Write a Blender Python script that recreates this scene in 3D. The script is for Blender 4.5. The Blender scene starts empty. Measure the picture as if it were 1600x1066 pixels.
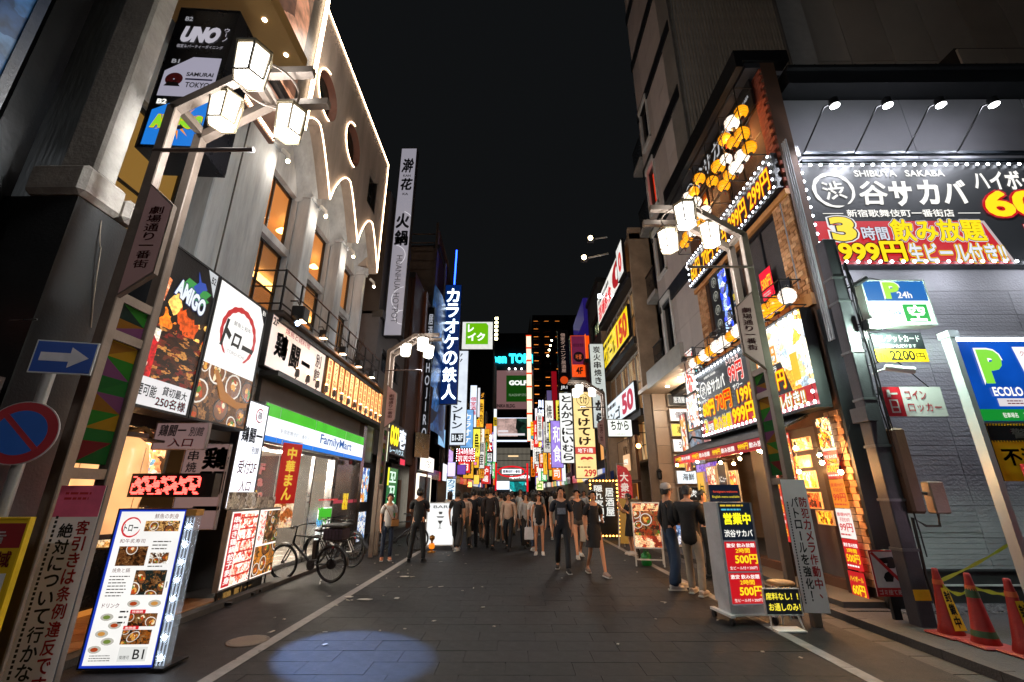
import bpy, bmesh, math, random
from mathutils import Vector, Matrix
R = math.radians
random.seed(7)
sc = bpy.context.scene
COL = bpy.data.collections.new('place')      # joined to the scene at the end, so that building stays quick

# ------------------------------------------------------------------ camera, sky, exposure
F_PX, PITCH, CAM_H = 700.0, math.atan(238 / 700), 1.6
YAW = math.atan(5 / 700 * math.cos(PITCH))
cam_d = bpy.data.cameras.new('camera')
cam_d.sensor_width = 36.0
cam_d.lens = F_PX / 1600 * 36
cam_d.clip_start = 0.05
cam_d.clip_end = 900
cam = bpy.data.objects.new('camera', cam_d)
cam.location = (0, 0, CAM_H)
cam.rotation_euler = (math.pi / 2 + PITCH, 0, YAW)
COL.objects.link(cam)
sc.camera = cam

world = bpy.data.worlds.new('World')
sc.world = world
world.use_nodes = True
wn = world.node_tree
bg_node = wn.nodes['Background']
sky = wn.nodes.new('ShaderNodeTexSky')
sky.sky_type = 'NISHITA'
sky.sun_disc = False
sky.sun_elevation = R(-4)
sky.sun_rotation = R(200)
mixw = wn.nodes.new('ShaderNodeMix')
mixw.data_type = 'RGBA'
mixw.inputs[0].default_value = 0.985
wn.links.new(sky.outputs[0], mixw.inputs[6])
mixw.inputs[7].default_value = (0.0270, 0.0300, 0.0330, 1)
wn.links.new(mixw.outputs[2], bg_node.inputs[0])
bg_node.inputs[1].default_value = 0.115

sc.view_settings.view_transform = 'Standard'
sc.view_settings.look = 'None'
sc.view_settings.exposure = 0.75
sc.view_settings.gamma = 1.0
sc.cycles.use_denoising = True
sc.cycles.max_bounces = 5
sc.cycles.diffuse_bounces = 3
sc.cycles.glossy_bounces = 3
sc.cycles.transmission_bounces = 4
sc.cycles.transparent_max_bounces = 8
sc.cycles.sample_clamp_indirect = 4.0
sc.cycles.caustics_reflective = False
sc.cycles.caustics_refractive = False

# ------------------------------------------------------------------ helpers
_c, _s, _cy, _sy = math.cos(PITCH), math.sin(PITCH), math.cos(YAW), math.sin(YAW)


def at(px, py, X=None, Y=None, Z=None):
    """where the line of sight measured at a photo pixel meets the real plane X=, Y= or Z="""
    u, v = (px - 800) / F_PX, (533 - py) / F_PX
    y, z = _c - v * _s, _s + v * _c
    r = Vector((u * _cy - y * _sy, u * _sy + y * _cy, z))
    t = X / r.x if X is not None else Y / r.y if Y is not None else (Z - CAM_H) / r.z
    return Vector((0, 0, CAM_H)) + r * t


def lin(h):
    h = h.lstrip('#')
    return tuple((((c / 12.92) if c <= .04045 else ((c + .055) / 1.055) ** 2.4)) for c in (int(h[i:i + 2], 16) / 255 for i in (0, 2, 4))) + (1,)


MATS = {}


def _new(name):
    m = bpy.data.materials.new(name)
    m.use_nodes = True
    return m, m.node_tree, m.node_tree.nodes['Principled BSDF']


def S(h, rough=.6, metal=0., var=.25, scale=3., bump=.15, bscale=40., streak=False, spec=.5):
    """surface: base colour with worn variation and fine relief"""
    k = ('S', h, rough, metal, var, scale, bump, bscale, streak, spec)
    if k in MATS: return MATS[k]
    m, nt, b = _new('surface_' + h.strip('#'))
    b.inputs['Roughness'].default_value = rough
    b.inputs['Metallic'].default_value = metal
    b.inputs['Specular IOR Level'].default_value = spec
    tc = nt.nodes.new('ShaderNodeTexCoord')
    mp = nt.nodes.new('ShaderNodeMapping')
    if streak: mp.inputs['Scale'].default_value = (1, 1, .15) if streak == 'z' else (1, .15, 1)
    nt.links.new(tc.outputs['Object'], mp.inputs[0])
    if var > 0:
        n = nt.nodes.new('ShaderNodeTexNoise')
        n.inputs['Scale'].default_value = scale
        n.inputs['Detail'].default_value = 6
        n.inputs['Roughness'].default_value = .65
        nt.links.new(mp.outputs[0], n.inputs['Vector'])
        r = nt.nodes.new('ShaderNodeValToRGB')
        r.color_ramp.elements[0].position = .3
        r.color_ramp.elements[1].position = .7
        c = lin(h)
        r.color_ramp.elements[0].color = tuple(x * (1 - var) for x in c[:3]) + (1,)
        r.color_ramp.elements[1].color = tuple(min(1, x * (1 + var * .6)) for x in c[:3]) + (1,)
        nt.links.new(n.outputs[0], r.inputs[0])
        nt.links.new(r.outputs[0], b.inputs['Base Color'])
        rr = nt.nodes.new('ShaderNodeMath')
        rr.operation = 'MULTIPLY_ADD'
        rr.inputs[1].default_value = .3
        rr.inputs[2].default_value = max(0, rough - .15)
        nt.links.new(n.outputs[0], rr.inputs[0])
        nt.links.new(rr.outputs[0], b.inputs['Roughness'])
    else:
        b.inputs['Base Color'].default_value = lin(h)
    if bump > 0:
        n2 = nt.nodes.new('ShaderNodeTexNoise')
        n2.inputs['Scale'].default_value = bscale
        n2.inputs['Detail'].default_value = 4
        nt.links.new(mp.outputs[0], n2.inputs['Vector'])
        bp = nt.nodes.new('ShaderNodeBump')
        bp.inputs['Strength'].default_value = bump
        bp.inputs['Distance'].default_value = .02
        nt.links.new(n2.outputs[0], bp.inputs['Height'])
        nt.links.new(bp.outputs[0], b.inputs['Normal'])
    MATS[k] = m
    return m


def E(h, st=1.0, rough=.4, base='#202020'):
    """glowing surface"""
    if st <= 2: st *= .66
    k = ('E', h, st, rough, base)
    if k in MATS: return MATS[k]
    m, nt, b = _new('lit_' + h.strip('#'))
    b.inputs['Base Color'].default_value = lin(base)
    b.inputs['Roughness'].default_value = rough
    b.inputs['Emission Color'].default_value = lin(h)
    b.inputs['Emission Strength'].default_value = st
    MATS[k] = m
    return m


def LB(h, st=1.0, fall=.35, tubes=0, w=1., hh=1.):
    """back-lit acrylic: uneven lamp glow through the sheet"""
    st *= .66
    k = ('LB', h, st, fall)
    if k in MATS: return MATS[k]
    m, nt, b = _new('lightbox_' + h.strip('#'))
    b.inputs['Base Color'].default_value = tuple(x * .3 for x in lin(h)[:3]) + (1,)
    b.inputs['Roughness'].default_value = .25
    b.inputs['Emission Color'].default_value = lin(h)
    tc = nt.nodes.new('ShaderNodeTexCoord')
    n = nt.nodes.new('ShaderNodeTexNoise')
    n.inputs['Scale'].default_value = 1.6
    n.inputs['Detail'].default_value = 2
    nt.links.new(tc.outputs['Object'], n.inputs['Vector'])
    mr = nt.nodes.new('ShaderNodeMapRange')
    mr.inputs[1].default_value = .3
    mr.inputs[2].default_value = .7
    mr.inputs[3].default_value = st * (1 - fall)
    mr.inputs[4].default_value = st * (1 + fall * .5)
    nt.links.new(n.outputs[0], mr.inputs[0])
    nt.links.new(mr.outputs[0], b.inputs['Emission Strength'])
    MATS[k] = m
    return m


FOOD = ['#3a1408', '#b5381c', '#e0a050', '#f3e2b8', '#5a8a2c', '#a8481c', '#f0c878', '#701c10', '#e8e0d0', '#2c1a10']


def PIC(name, cols, scale=9., st=1.0, dist=.6, lit=True, rough=.35, stretch=(1, 1, 1)):
    """a printed photograph or glowing room wall seen small: mottled patches of its colours"""
    st *= .68
    k = ('PIC', name, tuple(cols), scale, st, lit)
    if k in MATS: return MATS[k]
    m, nt, b = _new('print_' + name)
    tc = nt.nodes.new('ShaderNodeTexCoord')
    mp = nt.nodes.new('ShaderNodeMapping')
    mp.inputs['Scale'].default_value = stretch
    nt.links.new(tc.outputs['Object'], mp.inputs[0])
    n = nt.nodes.new('ShaderNodeTexNoise')
    n.inputs['Scale'].default_value = scale * .8
    n.inputs['Detail'].default_value = 5
    nt.links.new(mp.outputs[0], n.inputs['Vector'])
    mx = nt.nodes.new('ShaderNodeMix')
    mx.data_type = 'RGBA'
    mx.blend_type = 'LINEAR_LIGHT'
    mx.inputs[0].default_value = dist * .25
    nt.links.new(mp.outputs[0], mx.inputs[6])
    nt.links.new(n.outputs[1], mx.inputs[7])
    v = nt.nodes.new('ShaderNodeTexVoronoi')
    v.inputs['Scale'].default_value = scale
    nt.links.new(mx.outputs[2], v.inputs['Vector'])
    sp = nt.nodes.new('ShaderNodeSeparateColor')
    nt.links.new(v.outputs['Color'], sp.inputs[0])
    r = nt.nodes.new('ShaderNodeValToRGB')
    r.color_ramp.interpolation = 'B_SPLINE' if dist > 1 else 'CONSTANT'
    cr = r.color_ramp
    for i in range(len(cols) - 2): cr.elements.new(.5)
    for i, c in enumerate(cols):
        cr.elements[i].position = i / len(cols)
        cr.elements[i].color = lin(c)
    nt.links.new(sp.outputs[0], r.inputs[0])
    m2 = nt.nodes.new('ShaderNodeMix')
    m2.data_type = 'RGBA'
    m2.blend_type = 'MULTIPLY'
    m2.inputs[0].default_value = .75
    n3 = nt.nodes.new('ShaderNodeTexNoise')
    n3.inputs['Scale'].default_value = scale * 4
    n3.inputs['Detail'].default_value = 4
    nt.links.new(mp.outputs[0], n3.inputs['Vector'])
    mr = nt.nodes.new('ShaderNodeMapRange')
    mr.inputs[1].default_value = .35
    mr.inputs[2].default_value = .62
    mr.inputs[3].default_value = .25
    mr.inputs[4].default_value = 1.2
    nt.links.new(n3.outputs[0], mr.inputs[0])
    nt.links.new(r.outputs[0], m2.inputs[6])
    nt.links.new(mr.outputs[0], m2.inputs[7])
    b.inputs['Roughness'].default_value = rough
    nt.links.new(m2.outputs[2], b.inputs['Base Color'])
    if lit:
        nt.links.new(m2.outputs[2], b.inputs['Emission Color'])
        b.inputs['Emission Strength'].default_value = st
    MATS[k] = m
    return m


def GLASS(tint='#8899a0', alpha=.25):
    k = ('G', tint, alpha)
    if k in MATS: return MATS[k]
    m, nt, b = _new('window_glass')
    b.inputs['Base Color'].default_value = lin(tint)
    b.inputs['Roughness'].default_value = .04
    b.inputs['Alpha'].default_value = alpha
    MATS[k] = m
    return m


class M:
    """collects simple shapes for ONE mesh"""

    def __init__(s): s.v, s.f, s.sm = [], [], []

    def add(s, v, f, smooth=False):
        o = len(s.v)
        s.v += [tuple(p) for p in v]
        s.f += [tuple(i + o for i in q) for q in f]
        s.sm += [smooth] * len(f)
        return s

    def box(s, x0, y0, z0, x1, y1, z1):
        v = [(x, y, z) for z in (z0, z1) for y in (y0, y1) for x in (x0, x1)]
        return s.add(v, [(0, 2, 3, 1), (4, 5, 7, 6), (0, 1, 5, 4), (2, 6, 7, 3), (0, 4, 6, 2), (1, 3, 7, 5)])

    def beam(s, p, q, w, h=None, up=(0, 0, 1)):
        p, q = Vector(p), Vector(q)
        d = (q - p).normalized()
        u = Vector(up)
        if abs(d.dot(u)) > .98: u = Vector((0, 1, 0))
        a = d.cross(u).normalized() * w / 2
        b_ = d.cross(a).normalized() * (h or w) / 2
        v = [c + e * a + g * b_ for c in (p, q) for e, g in ((-1, -1), (1, -1), (1, 1), (-1, 1))]
        return s.add(v, [(3, 2, 1, 0), (4, 5, 6, 7), (0, 1, 5, 4), (1, 2, 6, 5), (2, 3, 7, 6), (3, 0, 4, 7)])

    def tube(s, pts, r, n=8, cap=True):
        pts = [Vector(p) for p in pts]
        rs = r if isinstance(r, (list, tuple)) else [r] * len(pts)
        v, f = [], []
        for i, p in enumerate(pts):
            d = (pts[min(i + 1, len(pts) - 1)] - pts[max(i - 1, 0)]).normalized()
            u = Vector((0, 0, 1)) if abs(d.z) < .95 else Vector((0, 1, 0))
            a = d.cross(u).normalized()
            b_ = d.cross(a)
            for k in range(n):
                t = 2 * math.pi * k / n
                v.append(p + (a * math.cos(t) + b_ * math.sin(t)) * rs[i])
        for i in range(len(pts) - 1):
            for k in range(n):
                k2 = (k + 1) % n
                f.append((i * n + k, i * n + k2, (i + 1) * n + k2, (i + 1) * n + k))
        s.add(v, f, True)
        if cap:
            s.add(v[:n], [tuple(range(n))[::-1]])
            s.add(v[-n:], [tuple(range(n))])
        return s

    def ring(s, c, rad, r, axis='z', n=24, k=6):
        v, f = [], []
        for i in range(n):
            t = 2 * math.pi * i / n
            for j in range(k):
                q = 2 * math.pi * j / k
                a, b_, e = (rad + r * math.cos(q)) * math.cos(t), (rad + r * math.cos(q)) * math.sin(t), r * math.sin(q)
                p = {'z': (a, b_, e), 'x': (e, a, b_), 'y': (a, e, b_)}[axis]
                v.append(tuple(c[m_] + p[m_] for m_ in range(3)))
        for i in range(n):
            for j in range(k):
                f.append((i * k + j, ((i + 1) % n) * k + j, ((i + 1) % n) * k + (j + 1) % k, i * k + (j + 1) % k))
        return s.add(v, f, True)

    def lathe(s, c, prof, n=16, axis='z', cap=True):
        """prof: (radius, height) pairs"""
        v, f = [], []
        for r, h in prof:
            for k in range(n):
                t = 2 * math.pi * k / n
                a, b_ = r * math.cos(t), r * math.sin(t)
                p = {'z': (a, b_, h), 'x': (h, a, b_), 'y': (a, h, b_)}[axis]
                v.append(tuple(c[m_] + p[m_] for m_ in range(3)))
        for i in range(len(prof) - 1):
            for k in range(n):
                f.append((i * n + k, i * n + (k + 1) % n, (i + 1) * n + (k + 1) % n, (i + 1) * n + k))
        s.add(v, f, n > 8)
        if cap:
            s.add(v[:n], [tuple(range(n))[::-1]])
            s.add(v[-n:], [tuple(range(n))])
        return s

    def ball(s, c, r, n=10, sq=1.):
        return s.lathe(c, [(max(.001, r * math.sin(math.pi * i / (n // 2 + 2))), -r * sq * math.cos(math.pi * i / (n // 2 + 2))) for i in range(n // 2 + 3)], n, cap=False)

    def poly(s, pts, z0, z1):
        """flat outline in local xy, thickness z0..z1"""
        n = len(pts)
        v = [(x, y, z0) for x, y in pts] + [(x, y, z1) for x, y in pts]
        s.add(v, [tuple(range(n))[::-1], tuple(range(n, 2 * n))] + [(i, (i + 1) % n, (i + 1) % n + n, i + n) for i in range(n)])
        return s

    def punch(s, x0, y0, x1, y1, z0, z1, ops):
        """a wall sheet with openings (a, b, c, d) cut out of it"""
        ys = sorted({y0, y1, *[max(y0, min(y1, o[k])) for o in ops for k in (1, 3)]})
        for a, b_ in zip(ys, ys[1:]):
            if b_ - a < 1e-4: continue
            m_ = (a + b_) / 2
            cut = sorted((o[0], o[2]) for o in ops if o[1] < m_ < o[3])
            x = x0
            for p, q in cut + [(x1, x1)]:
                if p > x + 1e-4: s.box(x, a, z0, min(p, x1), b_, z1)
                x = max(x, q)
        return s

    def obj(s, name, mat, parent=None, bevel=0, **kw):
        me = bpy.data.meshes.new(name)
        me.from_pydata(s.v, [], s.f)
        me.polygons.foreach_set('use_smooth', s.sm)
        me.update()
        if mat: me.materials.append(mat)
        o = bpy.data.objects.new(name, me)
        COL.objects.link(o)
        if parent: o.parent = parent
        if bevel:
            b = o.modifiers.new('bevel', 'BEVEL')
            b.width = bevel
            b.segments = 1
            b.limit_method = 'ANGLE'
        for k_, v_ in kw.items(): o[k_] = v_
        return o


def thing(name, label, cat, loc=(0, 0, 0), rz=0., group=None, rx=0.):
    o = bpy.data.objects.new(name, None)
    o.empty_display_size = .2
    COL.objects.link(o)
    o.location = loc
    o.rotation_euler = (rx, 0, rz)
    o['label'] = label
    o['category'] = cat
    if group: o['group'] = group
    return o


def dup(o, parent=None, first=True):
    c = o.copy()
    COL.objects.link(c)
    if not first: c.parent = parent
    for ch in kids(o): dup(ch, c, False)
    return c


def kids(o): return list(o.children)




def tagt(o, label, cat, group=None):
    o['label'], o['category'] = label, cat
    if group: o['group'] = group
    return o


def struct(o):
    o['kind'] = 'structure'
    return o


FS, FL, FR = 0., R(90), R(-90)      # faces the camera; faces the street from its left side; from its right side
_TX = {}


def glyphs(st, off):
    k = (st, off)
    if k in _TX: return _TX[k]
    c = bpy.data.curves.new('t', 'FONT')
    c.body = st
    c.resolution_u = 3
    c.offset = off
    o = bpy.data.objects.new('t', c)
    sc.collection.objects.link(o)
    dg = bpy.context.evaluated_depsgraph_get()
    me = bpy.data.meshes.new_from_object(o.evaluated_get(dg))
    v = [tuple(p.co) for p in me.vertices]
    f = [tuple(p.vertices) for p in me.polygons]
    bpy.data.objects.remove(o)
    bpy.data.curves.remove(c)
    bpy.data.meshes.remove(me)
    _TX[k] = (v, f)
    return _TX[k]


def _fit(v, base, x0, y0, x1, y1):
    bx0, bx1 = min(p[0] for p in base), max(p[0] for p in base)
    by0, by1 = min(p[1] for p in base), max(p[1] for p in base)
    if bx1 - bx0 < 1e-5: bx1 = bx0 + 1e-5
    if by1 - by0 < 1e-5: by1 = by0 + 1e-5
    sx, sy = (x1 - x0) / (bx1 - bx0), (y1 - y0) / (by1 - by0)
    return [(x0 + (p[0] - bx0) * sx, y0 + (p[1] - by0) * sy) for p in v]


def text(parent, st, x0, y0, x1, y1, mat, z=.012, off=.012, vert=False, outline=None, oo=.05, shear=0., bow=0., rot=0., name='lettering', th=0.):
    """lettering filling the rectangle x0 y0 x1 y1 of its parent's face; outline = [(offset, material), ...] behind it"""
    layers = [(off, mat, z)]
    if outline:
        for i, (o_, m_) in enumerate(outline): layers.append((off + o_, m_, z - .003 * (i + 1)))
    kan = any('\u4e00' <= c <= '\u9fff' for c in st)
    for of, mt, zz in layers:
        ob = _text(parent, st, x0, y0, x1, y1, mt, zz, 0 if kan else off, 0 if kan else of, vert, shear, bow, rot, name, of if kan else 0)
    return ob


def _ring(sp):
    if sp < .012: return [(0, 0)]
    n = 4 if sp < .04 else 8
    return [(0, 0)] + [(sp * .8 * math.cos(2 * math.pi * i / n + .4), sp * .8 * math.sin(2 * math.pi * i / n + .4)) for i in range(n)]


def _multi(v, f, sp):
    V, Fc = [], []
    for dx, dy in _ring(sp):
        o = len(V)
        V += [(p[0] + dx, p[1] + dy) for p in v]
        Fc += [tuple(i + o for i in q) for q in f]
    return V, Fc


def _text(parent, st, x0, y0, x1, y1, mt, zz, off, of, vert, shear, bow, rot, name, sp):
    for _ in (0,):
        m = M()
        if vert:
            ch = list(st)
            n = len(ch)
            h = (y1 - y0) / n
            for i, c in enumerate(ch):
                if c == ' ': continue
                b0, _ = glyphs(c, off)
                v, f = _multi(*glyphs(c, of), sp)
                cy = y1 - (i + .5) * h
                if c in 'ー-~':
                    b0 = [(-p[1], p[0]) for p in b0]
                    v = [(-p[1], p[0]) for p in v]
                    w_ = (x1 - x0) * .14
                    q = _fit(v, b0, (x0 + x1) / 2 - w_ / 2, cy - h * .38, (x0 + x1) / 2 + w_ / 2, cy + h * .38)
                    f = [t[::-1] for t in f]
                    f = [t[::-1] for t in f]
                else:
                    bx = max(p[0] for p in b0) - min(p[0] for p in b0)
                    by = max(p[1] for p in b0) - min(p[1] for p in b0)
                    fx = min(1., bx / .8)
                    fy = min(1., by / .8)
                    q = _fit(v, b0, (x0 + x1) / 2 - (x1 - x0) / 2 * fx, cy - h * .43 * fy, (x0 + x1) / 2 + (x1 - x0) / 2 * fx, cy + h * .43 * fy)
                m.add([(a, b_, zz) for a, b_ in q], f)
        else:
            b0, _ = glyphs(st, off)
            v, f = _multi(*glyphs(st, of), sp)
            q = _fit(v, b0, x0, y0, x1, y1)
            cx, cy = (x0 + x1) / 2, (y0 + y1) / 2
            if shear: q = [(a + (b_ - cy) * shear, b_) for a, b_ in q]
            if bow: q = [(a, b_ + bow * (1 - ((a - cx) / (x1 - x0) * 2) ** 2)) for a, b_ in q]
            if rot:
                cr, sr = math.cos(rot), math.sin(rot)
                q = [(cx + (a - cx) * cr - (b_ - cy) * sr, cy + (a - cx) * sr + (b_ - cy) * cr) for a, b_ in q]
            m.add([(a, b_, zz) for a, b_ in q], f)
        ob = m.obj(name, mt, parent)
        ob['kind'] = 'stuff'
    return ob


def fine(parent, x0, y0, x1, y1, rows, mat, z=.01, fill=.45, rnd=None, cols=1):
    """rows of print too small to read"""
    rnd = rnd or random
    m = M()
    h = (y1 - y0) / rows
    for c in range(cols):
        xa, xb = x0 + (x1 - x0) * c / cols, x0 + (x1 - x0) * (c + .88) / cols if cols > 1 else x1
        for i in range(rows):
            y = y0 + (i + .5) * h
            x = xa
            lim = xb - (xb - xa) * rnd.random() * .3
            while x < lim:
                w = h * rnd.uniform(.5, 1.6)
                m.box(x, y - h * fill / 2, z - .001, min(x + w, lim), y + h * fill / 2, z)
                x += w + h * .25
    o = m.obj('small_print', mat, parent)
    o['kind'] = 'stuff'
    return o


DARK = S('#15151a', .45, 0, .2)
BLK = S('#0b0b0d', .4, 0, .2)
STEEL = S('#9a9a9a', .28, 1., .2, 4)
GREY = S('#6f6f70', .6)
WHITEP = S('#c9c9c6', .5, 0, .12)


def board(name, label, cat, face, o, w, h, bg, d=.14, frame=None, fw=.03, group=None, back=True, rim=True):
    """sign box whose face is w x h, lower left corner at o"""
    t = thing(name, label, cat, o, face, group, rx=math.pi / 2)
    fr = frame or DARK
    if back: M().box(0, 0, -d, w, h, 0).obj('housing', fr, t)
    if rim:
        m = M()
        m.box(0, 0, 0.001, w, fw, .02).box(0, h - fw, 0.001, w, h, .02).box(0, fw, 0.001, fw, h - fw, .02).box(w - fw, fw, 0.001, w, h - fw, .02)
        m.obj('frame', fr, t)
    i = fw if rim else 0
    if bg: M().box(i, i, .001, w - i, h - i, .005).obj('face_panel', bg, t)
    t['w_'] = w
    del t['w_']
    return t


def patch(t, x0, y0, x1, y1, mat, z=.008, name='print'):
    return M().box(x0, y0, .004, x1, y1, z).obj(name, mat, t)


def mkarc(cx, cy, r, w, a0, a1, z, n=36, wob=.0):
    m = M()
    v, f = [], []
    for i in range(n + 1):
        t = R(a0 + (a1 - a0) * i / n)
        e = math.sin(i / n * math.pi) ** .35 if wob else 1
        ww = w * (e * (1 + wob * math.sin(i * 1.7) * .3))
        for rr in (r - ww / 2, r + ww / 2): v.append((cx + rr * math.cos(t), cy + rr * math.sin(t), z))
    for i in range(n): f.append((2 * i, 2 * i + 1, 2 * i + 3, 2 * i + 2))
    m.add(v, f)
    return m


def cable(pts, r=.008, sag=0., n=8):
    out = []
    for a, b_ in zip(pts, pts[1:]):
        a, b_ = Vector(a), Vector(b_)
        for i in range(n):
            t = i / n
            p = a.lerp(b_, t)
            p.z -= sag * 4 * t * (1 - t)
            out.append(p)
    out.append(Vector(pts[-1]))
    return M().tube(out, r, 5)


def spot(name, loc, target, power, col='#ffffff', size=60, blend=.4, rad=.05):
    l = bpy.data.lights.new(name, 'SPOT')
    l.energy = power
    l.color = lin(col)[:3]
    l.spot_size = R(size)
    l.spot_blend = blend
    l.shadow_soft_size = rad
    o = bpy.data.objects.new(name, l)
    COL.objects.link(o)
    o.location = loc
    o.rotation_euler = (Vector(target) - Vector(loc)).to_track_quat('-Z', 'Y').to_euler()
    return o


def point(name, loc, power, col='#ffffff', rad=.06):
    l = bpy.data.lights.new(name, 'POINT')
    l.energy = power
    l.color = lin(col)[:3]
    l.shadow_soft_size = rad
    o = bpy.data.objects.new(name, l)
    COL.objects.link(o)
    o.location = loc
    return o


def spread(t, x0, y0, x1, y1, n, r, z, seed=1, bg='#4a2c16', st=.95, px=1.):
    """printed food photograph: round and oblong dishes crowded on a table, each with garnished food"""
    rg = random.Random(seed)
    patch(t, x0, y0, x1, y1, PIC('table' + bg[1:], [bg, '#6a4424', '#2e1a0c', bg, '#8a6038'], 6 / px, st), z)
    P = [M(), M()]
    Fd = [M() for _ in range(5)]

    def ell(m, cx, cy, a, b, zz, rot, k=14):
        q = []
        for i in range(k):
            u = 2 * math.pi * i / k
            w = 1 + rg.uniform(-.12, .12) * (k < 14)
            x, y = a * w * math.cos(u), b * w * math.sin(u)
            q.append((min(x1 - .002, max(x0 + .002, cx + x * math.cos(rot) - y * math.sin(rot))), min(y1 - .002, max(y0 + .002, cy + x * math.sin(rot) + y * math.cos(rot))), zz))
        m.add(q, [tuple(range(k))])
    G = []
    for _ in range(n * 8):
        cx, cy, rr_ = rg.uniform(x0, x1), rg.uniform(y0, y1), r * rg.uniform(.7, 1.25)
        if len(G) < n and all(math.hypot(cx - a, cy - b) > (rr_ + c) * .82 for a, b, c in G): G.append((cx, cy, rr_))
    for i, (cx, cy, rr_) in enumerate(G):
        rot, el = rg.uniform(0, 3), rg.choice((1, .8, .6))
        zz = z + .0006 + i * .00002
        ell(P[i % 2], cx, cy, rr_, rr_ * el, zz, rot)
        ell(Fd[4], cx, cy, rr_ * .86, rr_ * el * .86, zz + .0004, rot)
        for j in range(9):
            u, d = rg.uniform(0, 6.3), rr_ * rg.uniform(0, .6)
            s = rr_ * rg.uniform(.16, .36)
            ell(Fd[rg.choice((0, 0, 1, 1, 2, 3))], cx + d * math.cos(u), cy + d * el * math.sin(u), s, s * rg.uniform(.45, .8), zz + .0008 + j * .0001, rg.uniform(0, 3), 7)
    for m, c in zip(P + Fd, ('#e8e0d4', '#2c2624', '#b8481c', '#e0a048', '#f0dcb4', '#4c7a28', '#7a4a28')):
        if m.v: m.obj('dish_print', LB(c, st, .3), t)['kind'] = 'stuff'


WHT = E('#fbf8f0', 1.1)
YEL = E('#ffd21f', 1.0)
RED = E('#d8202a', .9)
INK = S('#0a0a0a', .5, 0, 0, bump=0)
REDP = S('#b01a20', .5, 0, 0, bump=0)

# ------------------------------------------------------------------ the ground
ASPH = S('#161314', .62, 0, .45, 5, .5, 90, spec=.34)
g = struct(M().box(-60, -12, -.30, 60, 260, -.06).obj('ground', S('#1c1b1b', .8)))
road = struct(M().box(-4.32, -6, -.059, 4.08, 200, -.018).obj('road', S('#131212', .85, 0, .3)))
road_top = M().box(-4.32, 21.9, -.017, 4.08, 200, 0).box(-4.32, -6, -.017, 4.08, 2.9, 0)
road_top.box(-4.32, 2.9, -.017, -2.84, 21.9, 0).box(3.30, 2.9, -.017, 4.08, 21.9, 0).obj('asphalt_surface', ASPH, road)
rnd = random.Random(3)
variants = []
for k in range(6):
    h = ['#161314', '#191516', '#131212', '#181516', '#1c1919', '#151313'][k]
    variants.append(S(h, .6, 0, .4, 7, .55, 110, spec=.34))


def slab(m, x0, y0, x1, y1, z):
    g_ = .0025
    m.box(x0 + g_, y0 + g_, -.017, x1 - g_, y1 - g_, z)


cnt = 0
far = M()
y, row = 2.9, 0
tmpl = {}
while y < 21.9:
    off = (row % 2) * .33 + (.1 if row % 3 == 0 else 0)
    x = -2.84 - .66 + off
    while x < 3.30:
        a, b_ = max(x, -2.84), min(x + .66, 3.30)
        if b_ - a > .05:
            if cnt < 296 and y > 3.6 and y < 13:
                z = rnd.choice((-.0012, -.0004, .0005, 0))
                key = (round(b_ - a, 3), rnd.randrange(6))
                if key not in tmpl:
                    m = M()
                    w_ = b_ - a
                    m.box(.0025, .0025, -.017, w_ - .0025, .3375, 0)
                    o = m.obj('paving_slab', variants[key[1]], road)
                    tmpl[key] = o.data
                else:
                    o = bpy.data.objects.new('paving_slab', tmpl[key])
                    COL.objects.link(o)
                    o.parent = road
                o.location = (a, y, z)
                cnt += 1
            else:
                slab(far, a, y, b_, y + .34, 0)
        x += .66
    y += .34
    row += 1
far.obj('far_paving', S('#161314', .62, 0, .45, 5, .5, 90, spec=.34), road)['kind'] = 'stuff'

LINE = S('#8a8480', .6, 0, .35, 9, .3, 60)
m = M()
for (x, y0, y1) in ((-2.78, -2, 60), (3.22, -2, 60)):
    yy = y0
    while yy < y1:
        ln = rnd.uniform(2.5, 6)
        m.box(x - .07, yy, .003, x + .07, min(y1, yy + ln) - .012, .0055)
        yy += ln
struct(m.obj('road_marking', LINE))
# kerbs and footpaths
KERB = S('#423d3a', .75, 0, .35, 4, .4, 50)
lp = struct(M().box(-60, -12, -.06, -4.48, 4.4, .08).box(-5.4, 7.7, -.06, -4.5, 200, .05).obj('footpath', S('#3b3734', .75, 0, .3, 3, .4)))
m = M()
for s, ya, yb in ((-1, -6, 60), (1, -6, 60)):
    yy = ya
    while yy < yb:
        a, b_ = (-4.48, -4.32) if s < 0 else (4.36, 4.5)
        m.box(a, yy + .004, -.05, b_, yy + .596, .075 if s < 0 else .085)
        yy += .6
struct(m.obj('kerb', KERB))
gut = M()
yy = -6
while yy < 60:
    gut.box(4.085, yy + .006, -.05, 4.355, yy + .49, -.004)
    yy += .5
struct(gut.obj('gutter', S('#332e2b', .6, 0, .35, 5, .4)))
rp = struct(M().box(4.505, -12, -.06, 60, 7.05, .06).box(4.505, 7.05, -.06, 60, 200, .075).obj('footpath', S('#302e2e', .7, 0, .3, 3, .5)))

# entrance floor of orange tiles, left foreground
ef = struct(M().box(-12, 4.4, -.06, -4.485, 7.7, .078).obj('entrance_floor', S('#5a3a22', .8)))
tm = {}
TL = [S(h, .35, 0, .2, 6, .1) for h in ('#b07a4c', '#a8734a', '#b98558', '#a06c42')]
i = 0
for ix in range(12):
    for iy in range(14):
        x, y = -4.49 - .24 * (ix + 1), 4.42 + iy * .232
        k = (ix * 7 + iy * 3 + ix * iy) % 4
        if k not in tm: tm[k] = M().box(.003, .003, 0, .237, .229, .012).obj('tile', TL[k], ef).data; o = COL.objects[-1]
        else:
            o = bpy.data.objects.new('tile', tm[k])
            COL.objects.link(o)
            o.parent = ef
        o.location = (x, y, .078)

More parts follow.
